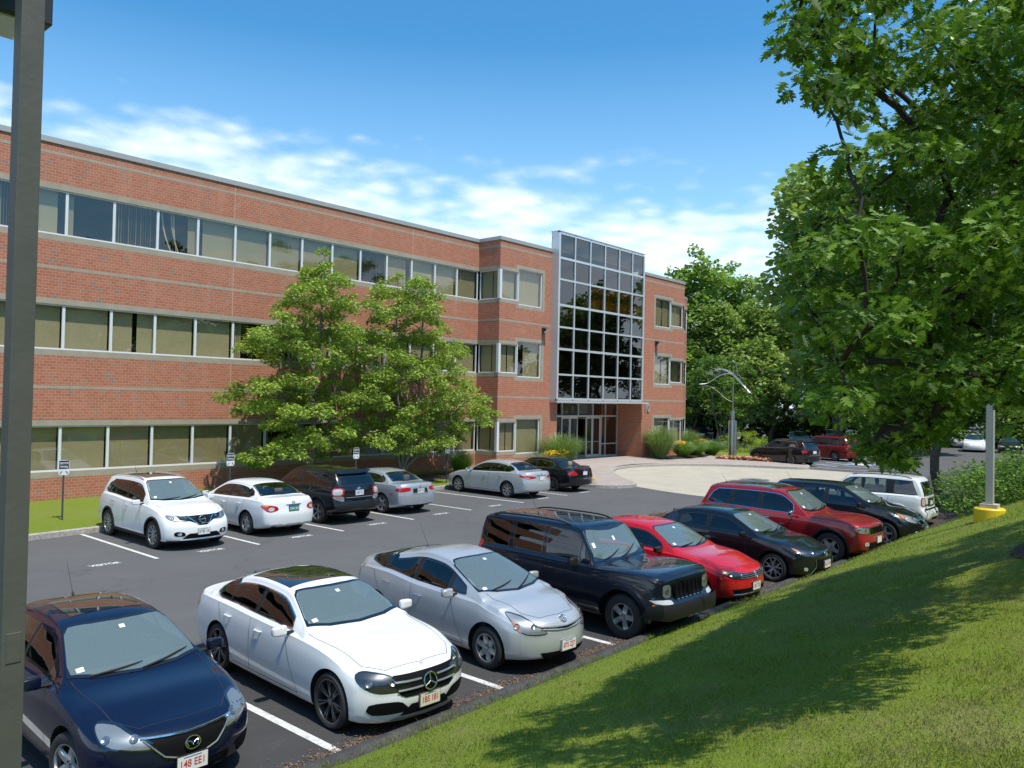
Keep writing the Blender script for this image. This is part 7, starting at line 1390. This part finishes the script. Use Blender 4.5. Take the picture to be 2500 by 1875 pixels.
# tree behind the white SUV
tree('shade_tree', 'slender tree with thin trunk standing behind the white SUV', blob(37.0, 7.0, 9.8, 5.6, 5.6, 6.6, 140, 1.0, rg, .35), [[(33.4, 7.7, 0), (33.4, 7.7, 2.6), (33.7, 7.8, 4.6), (34.3, 8, 7), (35.5, 8.3, 10), (36.2, 8.5, 14)], [(33.4, 7.7, 2.6), (32.4, 7.3, 4.4), (32.0, 7.0, 6)], [(33.7, 7.8, 4.6), (36.0, 8.6, 6.4), (38, 9.0, 8)]], .17, .19, 170, (DIAV, DIAF), LF_FOR, BARK, seed=7, tip=.010, flatz=.5)
tree('sculpture_side_tree', 'small yellow green tree standing behind the steel sculpture', blob(63.0, 31.2, 5.3, 3.6, 3.6, 2.9, 55, .75, rg, .3), [[(63, 31.2, .1), (62.9, 31.2, 2.2), (62.8, 31.2, 4.8)], [(63, 31.2, .1), (63.7, 31.0, 2.4), (64.2, 31, 5.2)], [(63, 31.2, .1), (62.2, 31.3, 2.5), (61.2, 31.3, 5)]], .10, .17, 90, (CLV, CLF), LF_BUSH, BARKL, seed=9, tip=.012, flatz=.45)
# bushes
def bush(name, label, cl, lsize, per, lm, group=None, seed=1, zb=0.1, tmpl=None, cat='bush'):
    rg = np.random.default_rng(seed); root = empty(name, (0, 0, 0)); tag(root, label, cat, group)
    P, D = spray_leaves(cl, rg, per, .6); TV, TF = tmpl or (DIAV, DIAF)
    leaves('foliage', P, lsize * rg.uniform(.6, 1.2, len(P)), TV, TF, lm, root, rg, D * .8, .4, .1)
    cx, cy = np.mean([c[0] for c in cl]), np.mean([c[1] for c in cl]); mb = MB()
    for c in cl[::2]: mb.tube([(cx + (c[0] - cx) * .3, cy + (c[1] - cy) * .3, zb), ((cx + c[0]) / 2, (cy + c[1]) / 2, (zb + c[2]) / 2), (c[0], c[1], c[2])], [.018, .012, .005], BARK, n=4, cap=False)
    mb.build('stem', root); return root
for i, (x, y, rx, h, lb) in enumerate(((25.6, 4.6, 1.5, 1.9, 'dark green arching bush behind the yellow lamp base'), (28.6, 4.4, 1.9, 2.3, 'broad green bush to the right of the lamp post, sunlit on top'), (24.9, 3.2, 1.6, 2.2, 'bright green bush at the right edge behind the lamp post'), (31.6, 5.2, 1.8, 2.0, 'rounded green bush beside the slender trunk'), (31.5, 3.0, 2.0, 2.1, 'far bush of the clump at the right edge'))):
    cl = blob(x, y, hill(x, y) * .6 + h * .62, rx, rx * .9, h * .42, 34, .48, rg, .45); bush('arching_bush', lb, cl, .12, 130, LF_BUSH, 'bushes behind the lamp post', seed=30 + i)
bush('golden_bush', 'rounded yellow green shrub right of the steel sculpture', blob(60.0, 27.8, .95, 2.1, 1.8, .85, 60, .38, rg, .6, .12), .09, 120, LF_YEL, seed=41, zb=.1)
# ornamental grasses and lilies
GRS = leafmat('ornamental_grass_leaf', [(0.10, 0.17, 0.04), (0.16, 0.23, 0.07), (0.23, 0.29, 0.11)], .4, .05); GRS2 = leafmat('daylily_leaf', [(0.07, 0.15, 0.02), (0.11, 0.21, 0.03), (0.16, 0.27, 0.04)], .4, .07)
FLY = pbr('yellow_petal', (0.80, 0.55, 0.03), .6); FLP = pbr('pink_petal', (0.75, 0.24, 0.24), .6); FLW = pbr('pale_petal', (0.80, 0.52, 0.45), .6)
def grass_clump(name, label, x, y, z, r, h, n, mat, seed, wd=.012, group=None, arch=1.0, cat='ornamental grass'):
    rg = np.random.default_rng(seed); a = rg.uniform(0, 6.28, n); hh = h * rg.uniform(.6, 1.05, n); out = r * rg.uniform(.1, 1.0, n)**.7; b = r * .25 * rg.random(n); K = 5
    V = np.zeros((n, 2 * K, 3)); sx, sy = -np.sin(a) * wd / 2, np.cos(a) * wd / 2; ja = rg.normal(0, .15, n)
    for k in range(K):
        t = k / (K - 1); rr_ = b + out * t**0.85; zz = hh * (1.35 * math.sin(t * 1.45) - .50 * arch * t**2 * (out / r)) * .92; w = 1 - t * .85; aa = a + ja * t
        for s, o in ((-1, 0), (1, 1)):
            V[:, 2 * k + o, 0] = x + np.cos(aa) * rr_ + s * sx * w; V[:, 2 * k + o, 1] = y + np.sin(aa) * rr_ + s * sy * w; V[:, 2 * k + o, 2] = z + zz
    F = np.concatenate([np.arange(n)[:, None] * 2 * K + np.array([[2 * k, 2 * k + 1, 2 * k + 3, 2 * k + 2]]) for k in range(K - 1)], 0)
    root = empty(name, (0, 0, 0)); tag(root, label, cat, group); npmesh('leaf_blades', V.reshape(-1, 3), F, mat, root); return root
g5 = 'clumps of ornamental grass'
grass_clump('fountain_grass', 'low green grass tuft on mulch left of the silver sedan', 27.9, 27.6, .22, .95, 1.15, 1500, GRS2, 51, group=g5)
grass_clump('fountain_grass', 'tall airy grass clump beside the big ground floor window near the doors', 35.3, 27.1, .30, 1.75, 1.75, 2600, GRS, 52, .016, g5)
grass_clump('fountain_grass', 'pale airy grass clump right of the brick entrance corner', 46.1, 27.2, .33, 1.55, 1.95, 2600, GRS, 53, .018, g5)
grass_clump('fountain_grass', 'pale grass clump behind the lilies near the end window', 51.6, 28.0, .3, 1.1, 1.7, 1500, GRS, 54, .018, g5)
grass_clump('fountain_grass', 'green mound of grass under the first yellow lilies', 48.6, 26.9, .3, 1.2, .95, 2200, GRS2, 55, .012, g5)
grass_clump('fountain_grass', 'middle green mound of grass between the two groups of lilies', 50.6, 27.0, .3, 1.2, .95, 2200, GRS2, 56, .012, g5)
grass_clump('fountain_grass', 'rounded green grass mound nearest the steel sculpture', 53.1, 27.1, .25, 1.35, 1.05, 2600, GRS2, 57, .012, g5)
grass_clump('fountain_grass', 'small green leaves below the yellow lilies by the black sedan', 33.6, 26.6, .3, 1.2, .85, 1500, GRS2, 58, .014, g5)
def lilies(label, x, y, z, rx, ry, h, n, seed):
    rg = np.random.default_rng(seed); root = empty('daylily_plant', (0, 0, 0)); tag(root, label, 'flowers', 'yellow daylilies')
    mb = MB(); st_ = MB()
    for i in range(n):
        px, py, pz = x + rg.uniform(-rx, rx), y + rg.uniform(-ry, ry), z + h * rg.uniform(.75, 1.1); s = rg.uniform(.11, .16); t = rg.uniform(-.5, .5, 2)
        st_.tube([(px, py, z), (px, py, pz)], .006, GRS2, n=3, cap=False)
        for k in range(6):
            a = k * math.pi / 3 + rg.uniform(-.2, .2); c, q = math.cos(a), math.sin(a); up = s * .45
            o = len(mb.v); mb.add([(px, py, pz), (px + (c - .35 * q) * s * .6, py + (q + .35 * c) * s * .6, pz + up * .8 + t[0] * s * c), (px + c * s, py + q * s, pz + up * .7 + t[0] * s * c), (px + (c + .35 * q) * s * .6, py + (q - .35 * c) * s * .6, pz + up * .8 + t[0] * s * c)], [(0, 1, 2, 3)], FLY)
    mb.build('flower_head', root); st_.build('stem', root)
lilies('yellow daylilies behind the roof of the black sedan', 34.0, 26.5, .3, .75, .3, .85, 75, 61); lilies('yellow daylilies right of the pale grass at the entrance corner', 48.5, 27.0, .3, .7, .35, .95, 60, 62)
lilies('yellow daylilies further right before the end window', 52.0, 27.5, .3, .9, .4, .95, 60, 63); lilies('small yellow flowers by the kerb behind the black sedan', 30.4, 21.6, .12, .25, .2, .2, 14, 64)
# begonia bed (stuff)
rg = np.random.default_rng(70); n = 2600; u, v = rg.random(n), rg.random(n)
A_, B_, C_, D_ = map(np.array, ((50.9, 25.6, .16), (51.7, 20.8, .16), (52.3, 21.2, .16), (51.9, 25.7, .16)))
P = ((1 - u)[:, None] * (1 - v)[:, None] * A_ + u[:, None] * (1 - v)[:, None] * B_ + u[:, None] * v[:, None] * C_ + (1 - u)[:, None] * v[:, None] * D_); P[:, 2] += rg.uniform(.05, .24, n)
root = leaves('begonia_bed', P[:1500], rg.uniform(.10, .17, 1500), CLV, CLF, leafmat('begonia_mix', [(.62, .16, .17), (.72, .30, .28), (.78, .52, .46), (.45, .42, .10), (.70, .25, .24)], .3, .05), None, rg)
tag(root, 'bed of pink and cream begonias edging the plaza below the sculpture', 'flower bed', kind='stuff')
# ---- far wood: trees one can tell apart, with a dense edge of undergrowth
def proto(seed, h, r, lm, lab, n=95, base=.28, rad=1.15, name='woodland_tree'):
    rg = np.random.default_rng(seed); cl = []
    for k in range(3):
        cl += blob(rg.normal(0, r * .25), rg.normal(0, r * .25), h * (base + .22 + .2 * k), r * (1 - .16 * k), r * (1 - .16 * k), h * .22, n // 3, rad, rg, .5, .6)
    root = empty(name, (0, 0, 0)); tag(root, lab, 'tree', 'trees at the edge of the wood')
    skeleton([[(0, 0, -.1), (0, 0, h * .3), (.2, .1, h * .6), (.1, 0, h * .85)]], cl, BARK, root, .28, .03, n=6)
    P, D = spray_leaves(cl, rg, 26, .75); leaves('crown', P, rg.uniform(.24, .46, len(P)), CLV, CLF, lm, root, rg, D, .35, .15); return root
def dup(root, loc, rz, s=1.0, label=None):
    r = root.copy(); COL.objects.link(r); r.location = loc; r.rotation_euler = (0, 0, rz); r.scale = (s, s, s)
    if label: r['label'] = label
    for ch in list(root.children):
        c = ch.copy(); COL.objects.link(c); c.parent = r
        for g_ in ch.children: d = g_.copy(); COL.objects.link(d); d.parent = c
    return r
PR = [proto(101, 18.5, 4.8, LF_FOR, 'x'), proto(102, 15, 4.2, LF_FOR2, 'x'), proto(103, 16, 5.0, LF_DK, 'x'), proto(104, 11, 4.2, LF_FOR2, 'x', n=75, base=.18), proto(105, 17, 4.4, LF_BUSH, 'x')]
WOOD = [(0, 82, 45.5, 1.02, 'tall mid green tree rising above the roof corner at the wood edge'), (1, 82, 41.5, .92, 'pale green tree just right of the tallest tree'), (3, 79, 38.5, .85, 'low pale tree behind the sculpture rods'), (0, 92, 43.0, 1.0, 'green tree of the second row behind the pale one'), (1, 86, 37.0, .95, 'pale tree right of the sculpture mast'), (2, 78, 41.5, .55, 'dark low tree behind the parked SUVs'),
    (4, 90, 36.5, .98, 'bright green tree in the middle of the wood edge'), (3, 80, 34.0, .95, 'low pale tree above the yellow green shrub'), (1, 92, 32.5, .95, 'pale tree behind the row of blue cars'), (2, 84, 30.5, .72, 'dark tree behind the black crossover'), (0, 95, 29.0, 1.0, 'green tree above the red minivan'), (3, 86, 27.0, .9, 'low tree behind the red minivan'), (4, 96, 25.0, .95, 'bright tree seen through the oak boughs'), (1, 98, 21.5, .95, 'pale tree further right through the boughs'), (2, 92, 23.0, .7, 'dark tree beyond the far row of cars'),
    (0, 100, 18.0, .95, 'green tree beyond the lot, left of the thin trunk'), (3, 95, 16.5, .95, 'low tree beyond the lot, behind the thin trunk'), (4, 101, 13.5, .9, 'bright tree right of the thin trunk'), (1, 101, 10.0, .9, 'pale tree behind the lamp post'), (2, 97, 12.0, .7, 'dark tree behind the bushes'), (0, 102, 6.5, .95, 'green tree at the right edge of the wood'), (3, 97, 7.5, .9, 'low pale tree at the far right'), (4, 103, 2.0, .9, 'last bright tree at the right edge'), (1, 70.5, 24.2, 1.50, 'tall pale tree behind the red minivan beside the oak boughs'), (3, 73, 20.0, 1.7, 'broad pale tree in the distant lot behind the oak boughs'), (2, 80, 50, .9, 'dark tree hidden beside the rounded wall'), (1, 76, 49, .8, 'pale tree close behind the rounded wall')]
used = set()
for i, (k, x, y, s, lab) in enumerate(WOOD):
    if k not in used: r = PR[k]; used.add(k); r.location = (x, y, 0); r.scale = (s, s, s); r['label'] = lab
    else: dup(PR[k], (x, y, 0), i * 1.3, s, lab)
# trees on the rise behind the viewer: the windows mirror them
BEH = [(i % 5, -32 + 7.2 * i, -24 - 3 * math.sin(i * 2.1), (0.86, 0.98, 0.95, 1.22, 0.90)[i % 5]) for i in range(17)] + [(i % 5, 84 + 6.5 * (i // 2), -22 + 7 * i - 9 * (i % 2), (0.95, 1.08, 1.0, 1.4, 0.95)[i % 5]) for i in range(5)]
BEH += [(2, -25 + 11 * i, -33, 0.92) for i in range(10)]
for i, (k, x, y, s) in enumerate(BEH):
    r = dup(PR[k], (x, y, 2.2), i * 2.1, s); r['label'] = 'tree on the rise behind the viewer, mirrored in the upper windows'; r['group'] = 'trees on the rise behind the viewer'
rg = np.random.default_rng(88); cl = []
for i in range(150): cl.append((-35 + 0.95 * i, -21 + 3 * math.sin(i) + (max(0, i - 118) * .5), rg.uniform(2.5, 6.5 + (3.5 if i > 100 else 0)), rg.uniform(1.4, 2.1)))
for i in range(230):
    t = rg.random(); x = 76 + 24 * t + rg.uniform(-2, 3); y = 50 - 49 * t + rg.uniform(-2, 2); cl.append((x, y, rg.uniform(.3, 3.8), rg.uniform(.9, 1.6)))
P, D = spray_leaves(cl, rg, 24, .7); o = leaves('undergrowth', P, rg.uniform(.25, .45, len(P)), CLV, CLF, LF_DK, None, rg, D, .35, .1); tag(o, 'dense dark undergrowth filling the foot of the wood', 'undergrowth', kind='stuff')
# ================================================================ street furniture, sculpture, distant cars
GALV = pbr('galvanised_steel', (0.30, 0.31, 0.33), .45, metal=.6, var=.1, vscale=4); POLEC = pbr('bronze_grey_paint', (0.085, 0.086, 0.075), .55, var=.15, vscale=3, bump=.15, bscale=30); SGNB = pbr('sign_black', (.012, .016, .03), .4); SGNW = pbr('sign_white', (.70, .71, .72), .4); YELP = pbr('yellow_paint', (0.72, 0.50, 0.015), .55, var=.06, vscale=3)
CONC = pbr('concrete', (0.42, 0.38, 0.31), .9, var=.15, vscale=6, bump=.5); POLEG = pbr('grey_pole', (0.38, 0.37, 0.34), .55, var=.05, vscale=2); SST = pbr('brushed_stainless', (0.42, 0.41, 0.40), .28, metal=.9, var=.05, vscale=2)
def visitor_sign(x, y, zb, label):
    root = empty('parking_sign', (x, y, zb)); tag(root, label, 'sign', 'visitor parking signs'); m = MB(); m.box(-.022, .022, -.004, .03, -.2, 1.62, pbr('sign_post_steel', (.09, .095, .11), .5, metal=.4)); m.build('post', root)
    m = MB(); w, h0, h1 = .145, 1.28, 1.72; bm = bmesh.new(); bmesh.ops.create_cube(bm, size=1)
    for v in bm.verts: v.co = Vector((v.co.x * 2 * w, -.010 + v.co.y * .004, (h0 + h1) / 2 + v.co.z * (h1 - h0)))
    bmesh.ops.bevel(bm, geom=[e for e in bm.edges if abs(e.verts[0].co.y - e.verts[1].co.y) > .001], offset=.03, segments=4, affect='EDGES'); m.bm(bm, SGNW); po = m.build('sign_panel', root)
    m = MB(); m.add([(-w + .012, -.0135, 1.46), (w - .012, -.0135, 1.46), (w - .012, -.0135, 1.705), (-w + .012, -.0135, 1.705)], [(0, 1, 2, 3)], SGNB)
    for s, z, q in (('VISITOR', 1.625, .085), ('Parking', 1.53, .085)):
        vt, ft = text_mesh(s, q, .0, .80, .002); m.add([(v[0], -.0155, z + v[2]) for v in vt], ft, SGNW)
    for s in (-1, 1): m.add([(s * .115, -.0135, 1.32), (s * .095, -.0135, 1.305), (s * .045, -.0135, 1.385), (s * .065, -.0135, 1.40)], [(0, 1, 2, 3) if s > 0 else (3, 2, 1, 0)], SGNB)
    m.build('sign_lettering', po)
visitor_sign(9.02, 25.3, .22, 'visitor parking sign on the open lawn left of the white crossover'); visitor_sign(14.35, 25.35, .22, 'visitor parking sign partly behind the left tree sprays, beyond the white sedan')
visitor_sign(19.85, 25.5, .22, 'visitor parking sign between the two leafy trees'); visitor_sign(25.15, 25.75, .22, 'visitor parking sign beside the grass tuft, right of the trees')
def hc_sign(x, y, zb, rz, label):
    root = empty('accessible_parking_sign', (x, y, zb), rz); tag(root, label, 'sign', 'accessible parking signs'); m = MB(); m.tube([(0, 0, -.1), (0, 0, 1.9)], .03, SGNB, n=6); m.build('post', root)
    m = MB(); m.box(-.15, .15, -.03, -.02, 1.0, 1.55, SGNW); m.box(-.13, .13, -.034, -.0305, 1.1, 1.5, SGNB); pn = m.build('sign_panel', root)
    m = MB(); pts = [(.05 * math.cos(a), -.038, 1.22 + .06 * math.sin(a)) for a in np.linspace(-2.9, 1.2, 14)]; m.tube(pts, .010, SGNW, n=4); m.tube([(-.01, -.038, 1.43), (-.01, -.038, 1.27), (.05, -.038, 1.27), (.07, -.038, 1.18)], .011, SGNW, n=4); m.build('wheelchair_symbol', pn)
hc_sign(62.5, 29.4, .1, R(-25), 'small accessible parking sign on a black post left of the steel sculpture'); hc_sign(70.5, 28.2, .0, R(-25), 'small sign post by the blue sedan beyond the golden shrub')
# near lamp post at the left edge
root = empty('lamp_post', (1.303, 4.25, 2.1)); tag(root, 'square grey lamp post close at the left edge with a boxy head', 'lamp post')
m = MB(); m.bbox(-.05, .05, -.05, .05, -.6, 4.1, POLEC, .004); po_ = m.build('pole', root); m = MB(); m.bbox(-.032, .032, -.054, -.049, .62, .76, POLEC, .002); m.build('hand_hole_cover', po_)
m = MB(); m.bbox(-.65, .217, .35, .70, 3.82, 4.2, pbr('fixture_bronze', (.030, .034, .034), .4), .01); m.box(-.04, .04, .05, .36, 3.95, 4.05, MATS['fixture_bronze']); lh = m.build('lamp_head', root)
m = MB(); m.box(-.61, .18, .38, .67, 3.805, 3.819, pbr('prismatic_lens', (.42, .47, .46), .2, coat=1)); m.build('lens', lh)
# second lamp post with yellow base
bx, by = 20.2, 3.60; zt = 1.82
root = empty('lamp_post', (bx, by, zt)); tag(root, 'pale grey lamp post on a round yellow concrete base at the right', 'lamp post')
m = MB(); m.lathe([(.001, .0), (.28, .0), (.31, -.03), (.315, -.9), (.001, -.9)], YELP, n=32); m.build('base', root, smooth=True)
m = MB(); m.box(-.17, .17, -.17, .17, .002, .085, CONC); m.build('base_plate', root)
m = MB(); m.bbox(-.075, .075, -.075, .075, .085, 7.5, POLEG, .008); m.build('pole', root); m = MB(); m.bbox(-.75, .1, -.25, .25, 7.4, 7.65, MATS['fixture_bronze'], .02); m.build('lamp_head', root)
# bollard
root = empty('bollard', (51.35, 20.35, .15)); tag(root, 'dark brown square bollard at the right tip of the plaza', 'bollard'); m = MB(); m.bbox(-.24, .24, -.24, .24, 0, 1.12, pbr('bollard_brown', (.035, .028, .022), .5), .03); m.build('post', root)
m = MB(); m.add([(-.23, -.23, 1.12), (.23, -.23, 1.12), (.23, .23, 1.12), (-.23, .23, 1.12), (-.12, -.12, 1.27), (.12, -.12, 1.27), (.12, .12, 1.27), (-.12, .12, 1.27)], [(0, 1, 5, 4), (1, 2, 6, 5), (2, 3, 7, 6), (3, 0, 4, 7), (4, 5, 6, 7)], pbr('bollard_cap', (.16, .14, .12), .4, metal=.4)); m.build('cap', root)
# sculpture
root = empty('steel_sculpture', (54.7, 26.2, .17)); tag(root, 'steel sculpture of curved rods on a tall brushed metal column before the wood', 'sculpture')
m = MB(); m.lathe([(.30, -.02), (.295, 2.5), (.28, 2.58), (.13, 2.60), (.001, 2.60)], SST, n=36); m.build('base_column', root, smooth=True); m = MB(); m.lathe([(.14, 2.6), (.135, 3.2), (.11, 3.26), (.001, 3.26)], SST, n=28); m.build('upper_column', root, smooth=True)
m = MB(); m.tube([(0, 0, 3.2), (0, 0, 6.2)], [.05, .03], SST, n=12); m.build('mast', root, smooth=True)
RODM = pbr('polished_rod', (.40, .40, .37), .4, metal=.7); rg = np.random.default_rng(6)
def rod(pts, r=.022):
    P = dense([(p[0], p[1]) for p in pts], 5); Z = [z for z in np.interp(np.linspace(0, len(pts) - 1, len(P)), range(len(pts)), [p[2] for p in pts])]
    m = MB(); u = Vector((.485, -.875, 0)); m.tube([u * a * .68 + Vector((.875, .485, 0)) * d + Vector((0, 0, b)) for (a, b), d in zip(P, Z)], r, RODM, n=6); m.build('rod', root, smooth=True)
# (across the view, height, depth)
for k in range(9):
    o = k * .10; rod([(-2.9 + k * .22, 5.85 + .1 * math.sin(k), -.4 + o), (-2.2 + k * .18, 6.30 + .05 * math.cos(k * 2), -.2 + o), (-1.2 + k * .12, 6.35 - o * .15, o), (-.2 + k * .1, 5.95 - o * .3, .1 + o), (.8 + k * .07, 5.3 - o * .25, .2 + o), (1.6 + k * .05, 4.7 - o * .2, .3)], .010)
rod([(-3.6, 5.20, -.5), (-2.7, 5.30, -.3), (-1.6, 5.80, -.1), (-.7, 6.02, 0), (0.05, 6.05, 0)], .024); rod([(-3.7, 4.95, .3), (-2.6, 5.1, .3), (-1.6, 4.7, .2), (-.8, 4.2, .1), (-.1, 3.95, 0)], .011)
for a, b, c_, d in ((-.1, 7.0, .15, 6.8), (.25, 6.7, .40, 6.0), (.55, 5.95, .75, 5.7), (1.2, 5.3, 1.55, 4.5)): rod([(a, b, .2), ((a + c_) / 2 + .05, (b + d) / 2, .2), (c_, d, .2)], .028)
# distant cars
FS = dict(L=4.66, W=1.87, H=1.66, a0=.92, wb=2.68, R=.35, rr=.23, cowl=1.25, header=2.05, hoodz=1.08, nosez=.82, rhead=3.5, bz=(1.0, 1.05, 1.12), roofw=.64, yA=1.66, yB=3.9, rear=[(4.05, 1.24), (3.8, 1.42)], segs=[(1.66, 2.62, 'o'), (2.68, 3.4, 'o'), (3.46, 4.05, 'o')], rearwin=('rear', [(-.56, 1.16), (.56, 1.16), (.46, 1.46), (-.46, 1.46)]), seams=[(1.7, 1.5), (2.6, 2.6), (3.5, 3.2)], tz=[(.3, .06), (.6, 0), (1.0, .05), (1.3, .22), (1.65, .5)], nose=.32, ws='thin', wn=9,
    lamps=[('headlight', 'fq', [(-.35, .66), (.0, .68), (.25, .82), (-.3, .78)], 'clear'), ('tail_light', 'rq', [(-.2, .86), (.12, .86), (.20, 1.0), (-.15, 1.02)], 'red')], dlochrome=None)
def far(paint_, sed=False, full=False, **k):
    d = dict(FS); d['paint'] = paint_; d['far'] = not full
    if sed: d.update(H=1.45, R=.32, rr=.2, hoodz=.97, nosez=.72, rhead=3.35, deck=3.95, deckz=1.06, bz=(.91, .95, .98), rear=[(3.6, 1.12), (3.4, 1.28)], yB=3.5, segs=[(1.66, 2.6, 'o'), (2.66, 3.66, 'o')], rearwin=('top', [(-.54, 3.4), (.54, 3.4), (.6, 3.88), (-.6, 3.88)]), tz=[(.15, .08), (.35, .02), (.6, 0), (.8, .04), (1.0, .08), (1.2, .12)], lamps=[('headlight', 'fq', [(-.35, .58), (.0, .6), (.2, .72), (-.3, .68)], 'clear'), ('tail_light', 'rq', [(-.2, .76), (.12, .76), (.15, .88), (-.15, .9)], 'red')])
    d.update(k); return spec(**d)
rdx = far(P_BROWN, full=True, dlochrome=CHROME, segs=[(1.66, 2.62, 's'), (2.68, 3.4, 'p'), (3.46, 4.05, 'p')], rearglass=PRIV, handles=[2.5, 3.3], mid=[('spoiler', 'rear', [(-.55, 1.50), (.55, 1.50), (.5, 1.56), (-.5, 1.56)], 'paint', .10)], wm=SILV, plates=[('rear', 0, .9, '', {})])
RX = make_car(rdx, (53.15, 23.75, 0), PI - R(17), 'dark_crossover', 'very dark brown crossover parked right of the golden shrub behind the bollard', 'suv', G3)
van = far(paint('minivan_red', (.22, .008, .012), .2), L=5.1, W=1.95, H=1.78, hoodz=1.06, nosez=.80, cowl=.95, header=1.85, a0=.9, wb=3.03, rhead=4.2, bz=(1.02, 1.06, 1.08), yA=1.5, yB=4.5, rear=[(4.65, 1.2), (4.55, 1.5)], segs=[(1.5, 2.5, 'o'), (2.56, 3.5, 'o'), (3.56, 4.65, 'o')])
RX.scale = (1.05, 1.05, 1.05); make_car(van, (60.6, 23.6, 0), PI - R(18), 'red_minivan', 'dark red minivan parked beyond the dark brown crossover', 'minivan', G3)
f1 = make_car(far(P_BLACK), (84.0, 45.8, 0), R(-60), 'black_suv', 'leftmost black SUV at the wood edge beside the building end', 'suv', G3)
f2 = make_car(far(P_BLACK, dlochrome=None), (75.5, 40.2, 0), R(-75), 'black_suv', 'black SUV partly hidden by the steel sculpture column', 'suv', G3)
f3 = make_car(far(P_BLUE, True), (79.5, 36.0, 0), R(-70), 'blue_sedan', 'blue sedan behind the golden shrub', 'sedan', G3)
def recolour(r, mat):
    for ch in r.children:
        for sl in ch.material_slots:
            if sl.material in (P_BLUE, P_BLACK): sl.link = 'OBJECT'; sl.material = mat
for i, (b, x, y, rz, mt, nm, lb) in enumerate(((f3, 82.0, 31.8, -75, P_BLUE, 'blue_sedan', 'second blue sedan further along the row under the wood'), (f3, 75.0, 29.0, -65, P_SILV, 'silver_sedan', 'pale silver sedan behind the dark brown crossover roof'), (f1, 77.5, 26.6, -65, P_SILV2, 'silver_suv', 'silver SUV behind the red minivan'),
      (f3, 88.0, 24.5, -75, P_WHITE, 'white_sedan', 'white sedan in the far row glimpsed under the oak leaves'), (f1, 88.6, 21.5, -75, P_BLACK, 'black_suv', 'black SUV in the far row under the oak leaves'), (f3, 89.2, 18.4, -75, P_SILV, 'silver_sedan', 'silver sedan in the far row left of the thin trunk'), (f1, 82.0, 15.9, -80, P_WHITE, 'white_suv', 'white SUV in the far row right of the thin trunk'),
      (f3, 82.6, 13.2, -80, P_BLACK, 'black_sedan', 'black sedan in the far row above the bushes'), (f1, 83.2, 10.5, -80, P_BLUE, 'blue_suv', 'blue SUV in the far row left of the lamp post'), (f3, 83.7, 7.8, -80, P_SILV2, 'silver_sedan', 'silver blue sedan in the far row right of the lamp post'), (f1, 84.2, 5.1, -80, P_WHITE, 'white_suv', 'white SUV at the right edge above the bushes'))):
    r = dup(b, (x, y, 0), R(rz), 1.0, lb); r.name = nm; recolour(r, mt); r['category'] = 'suv' if 'suv' in nm else 'sedan'
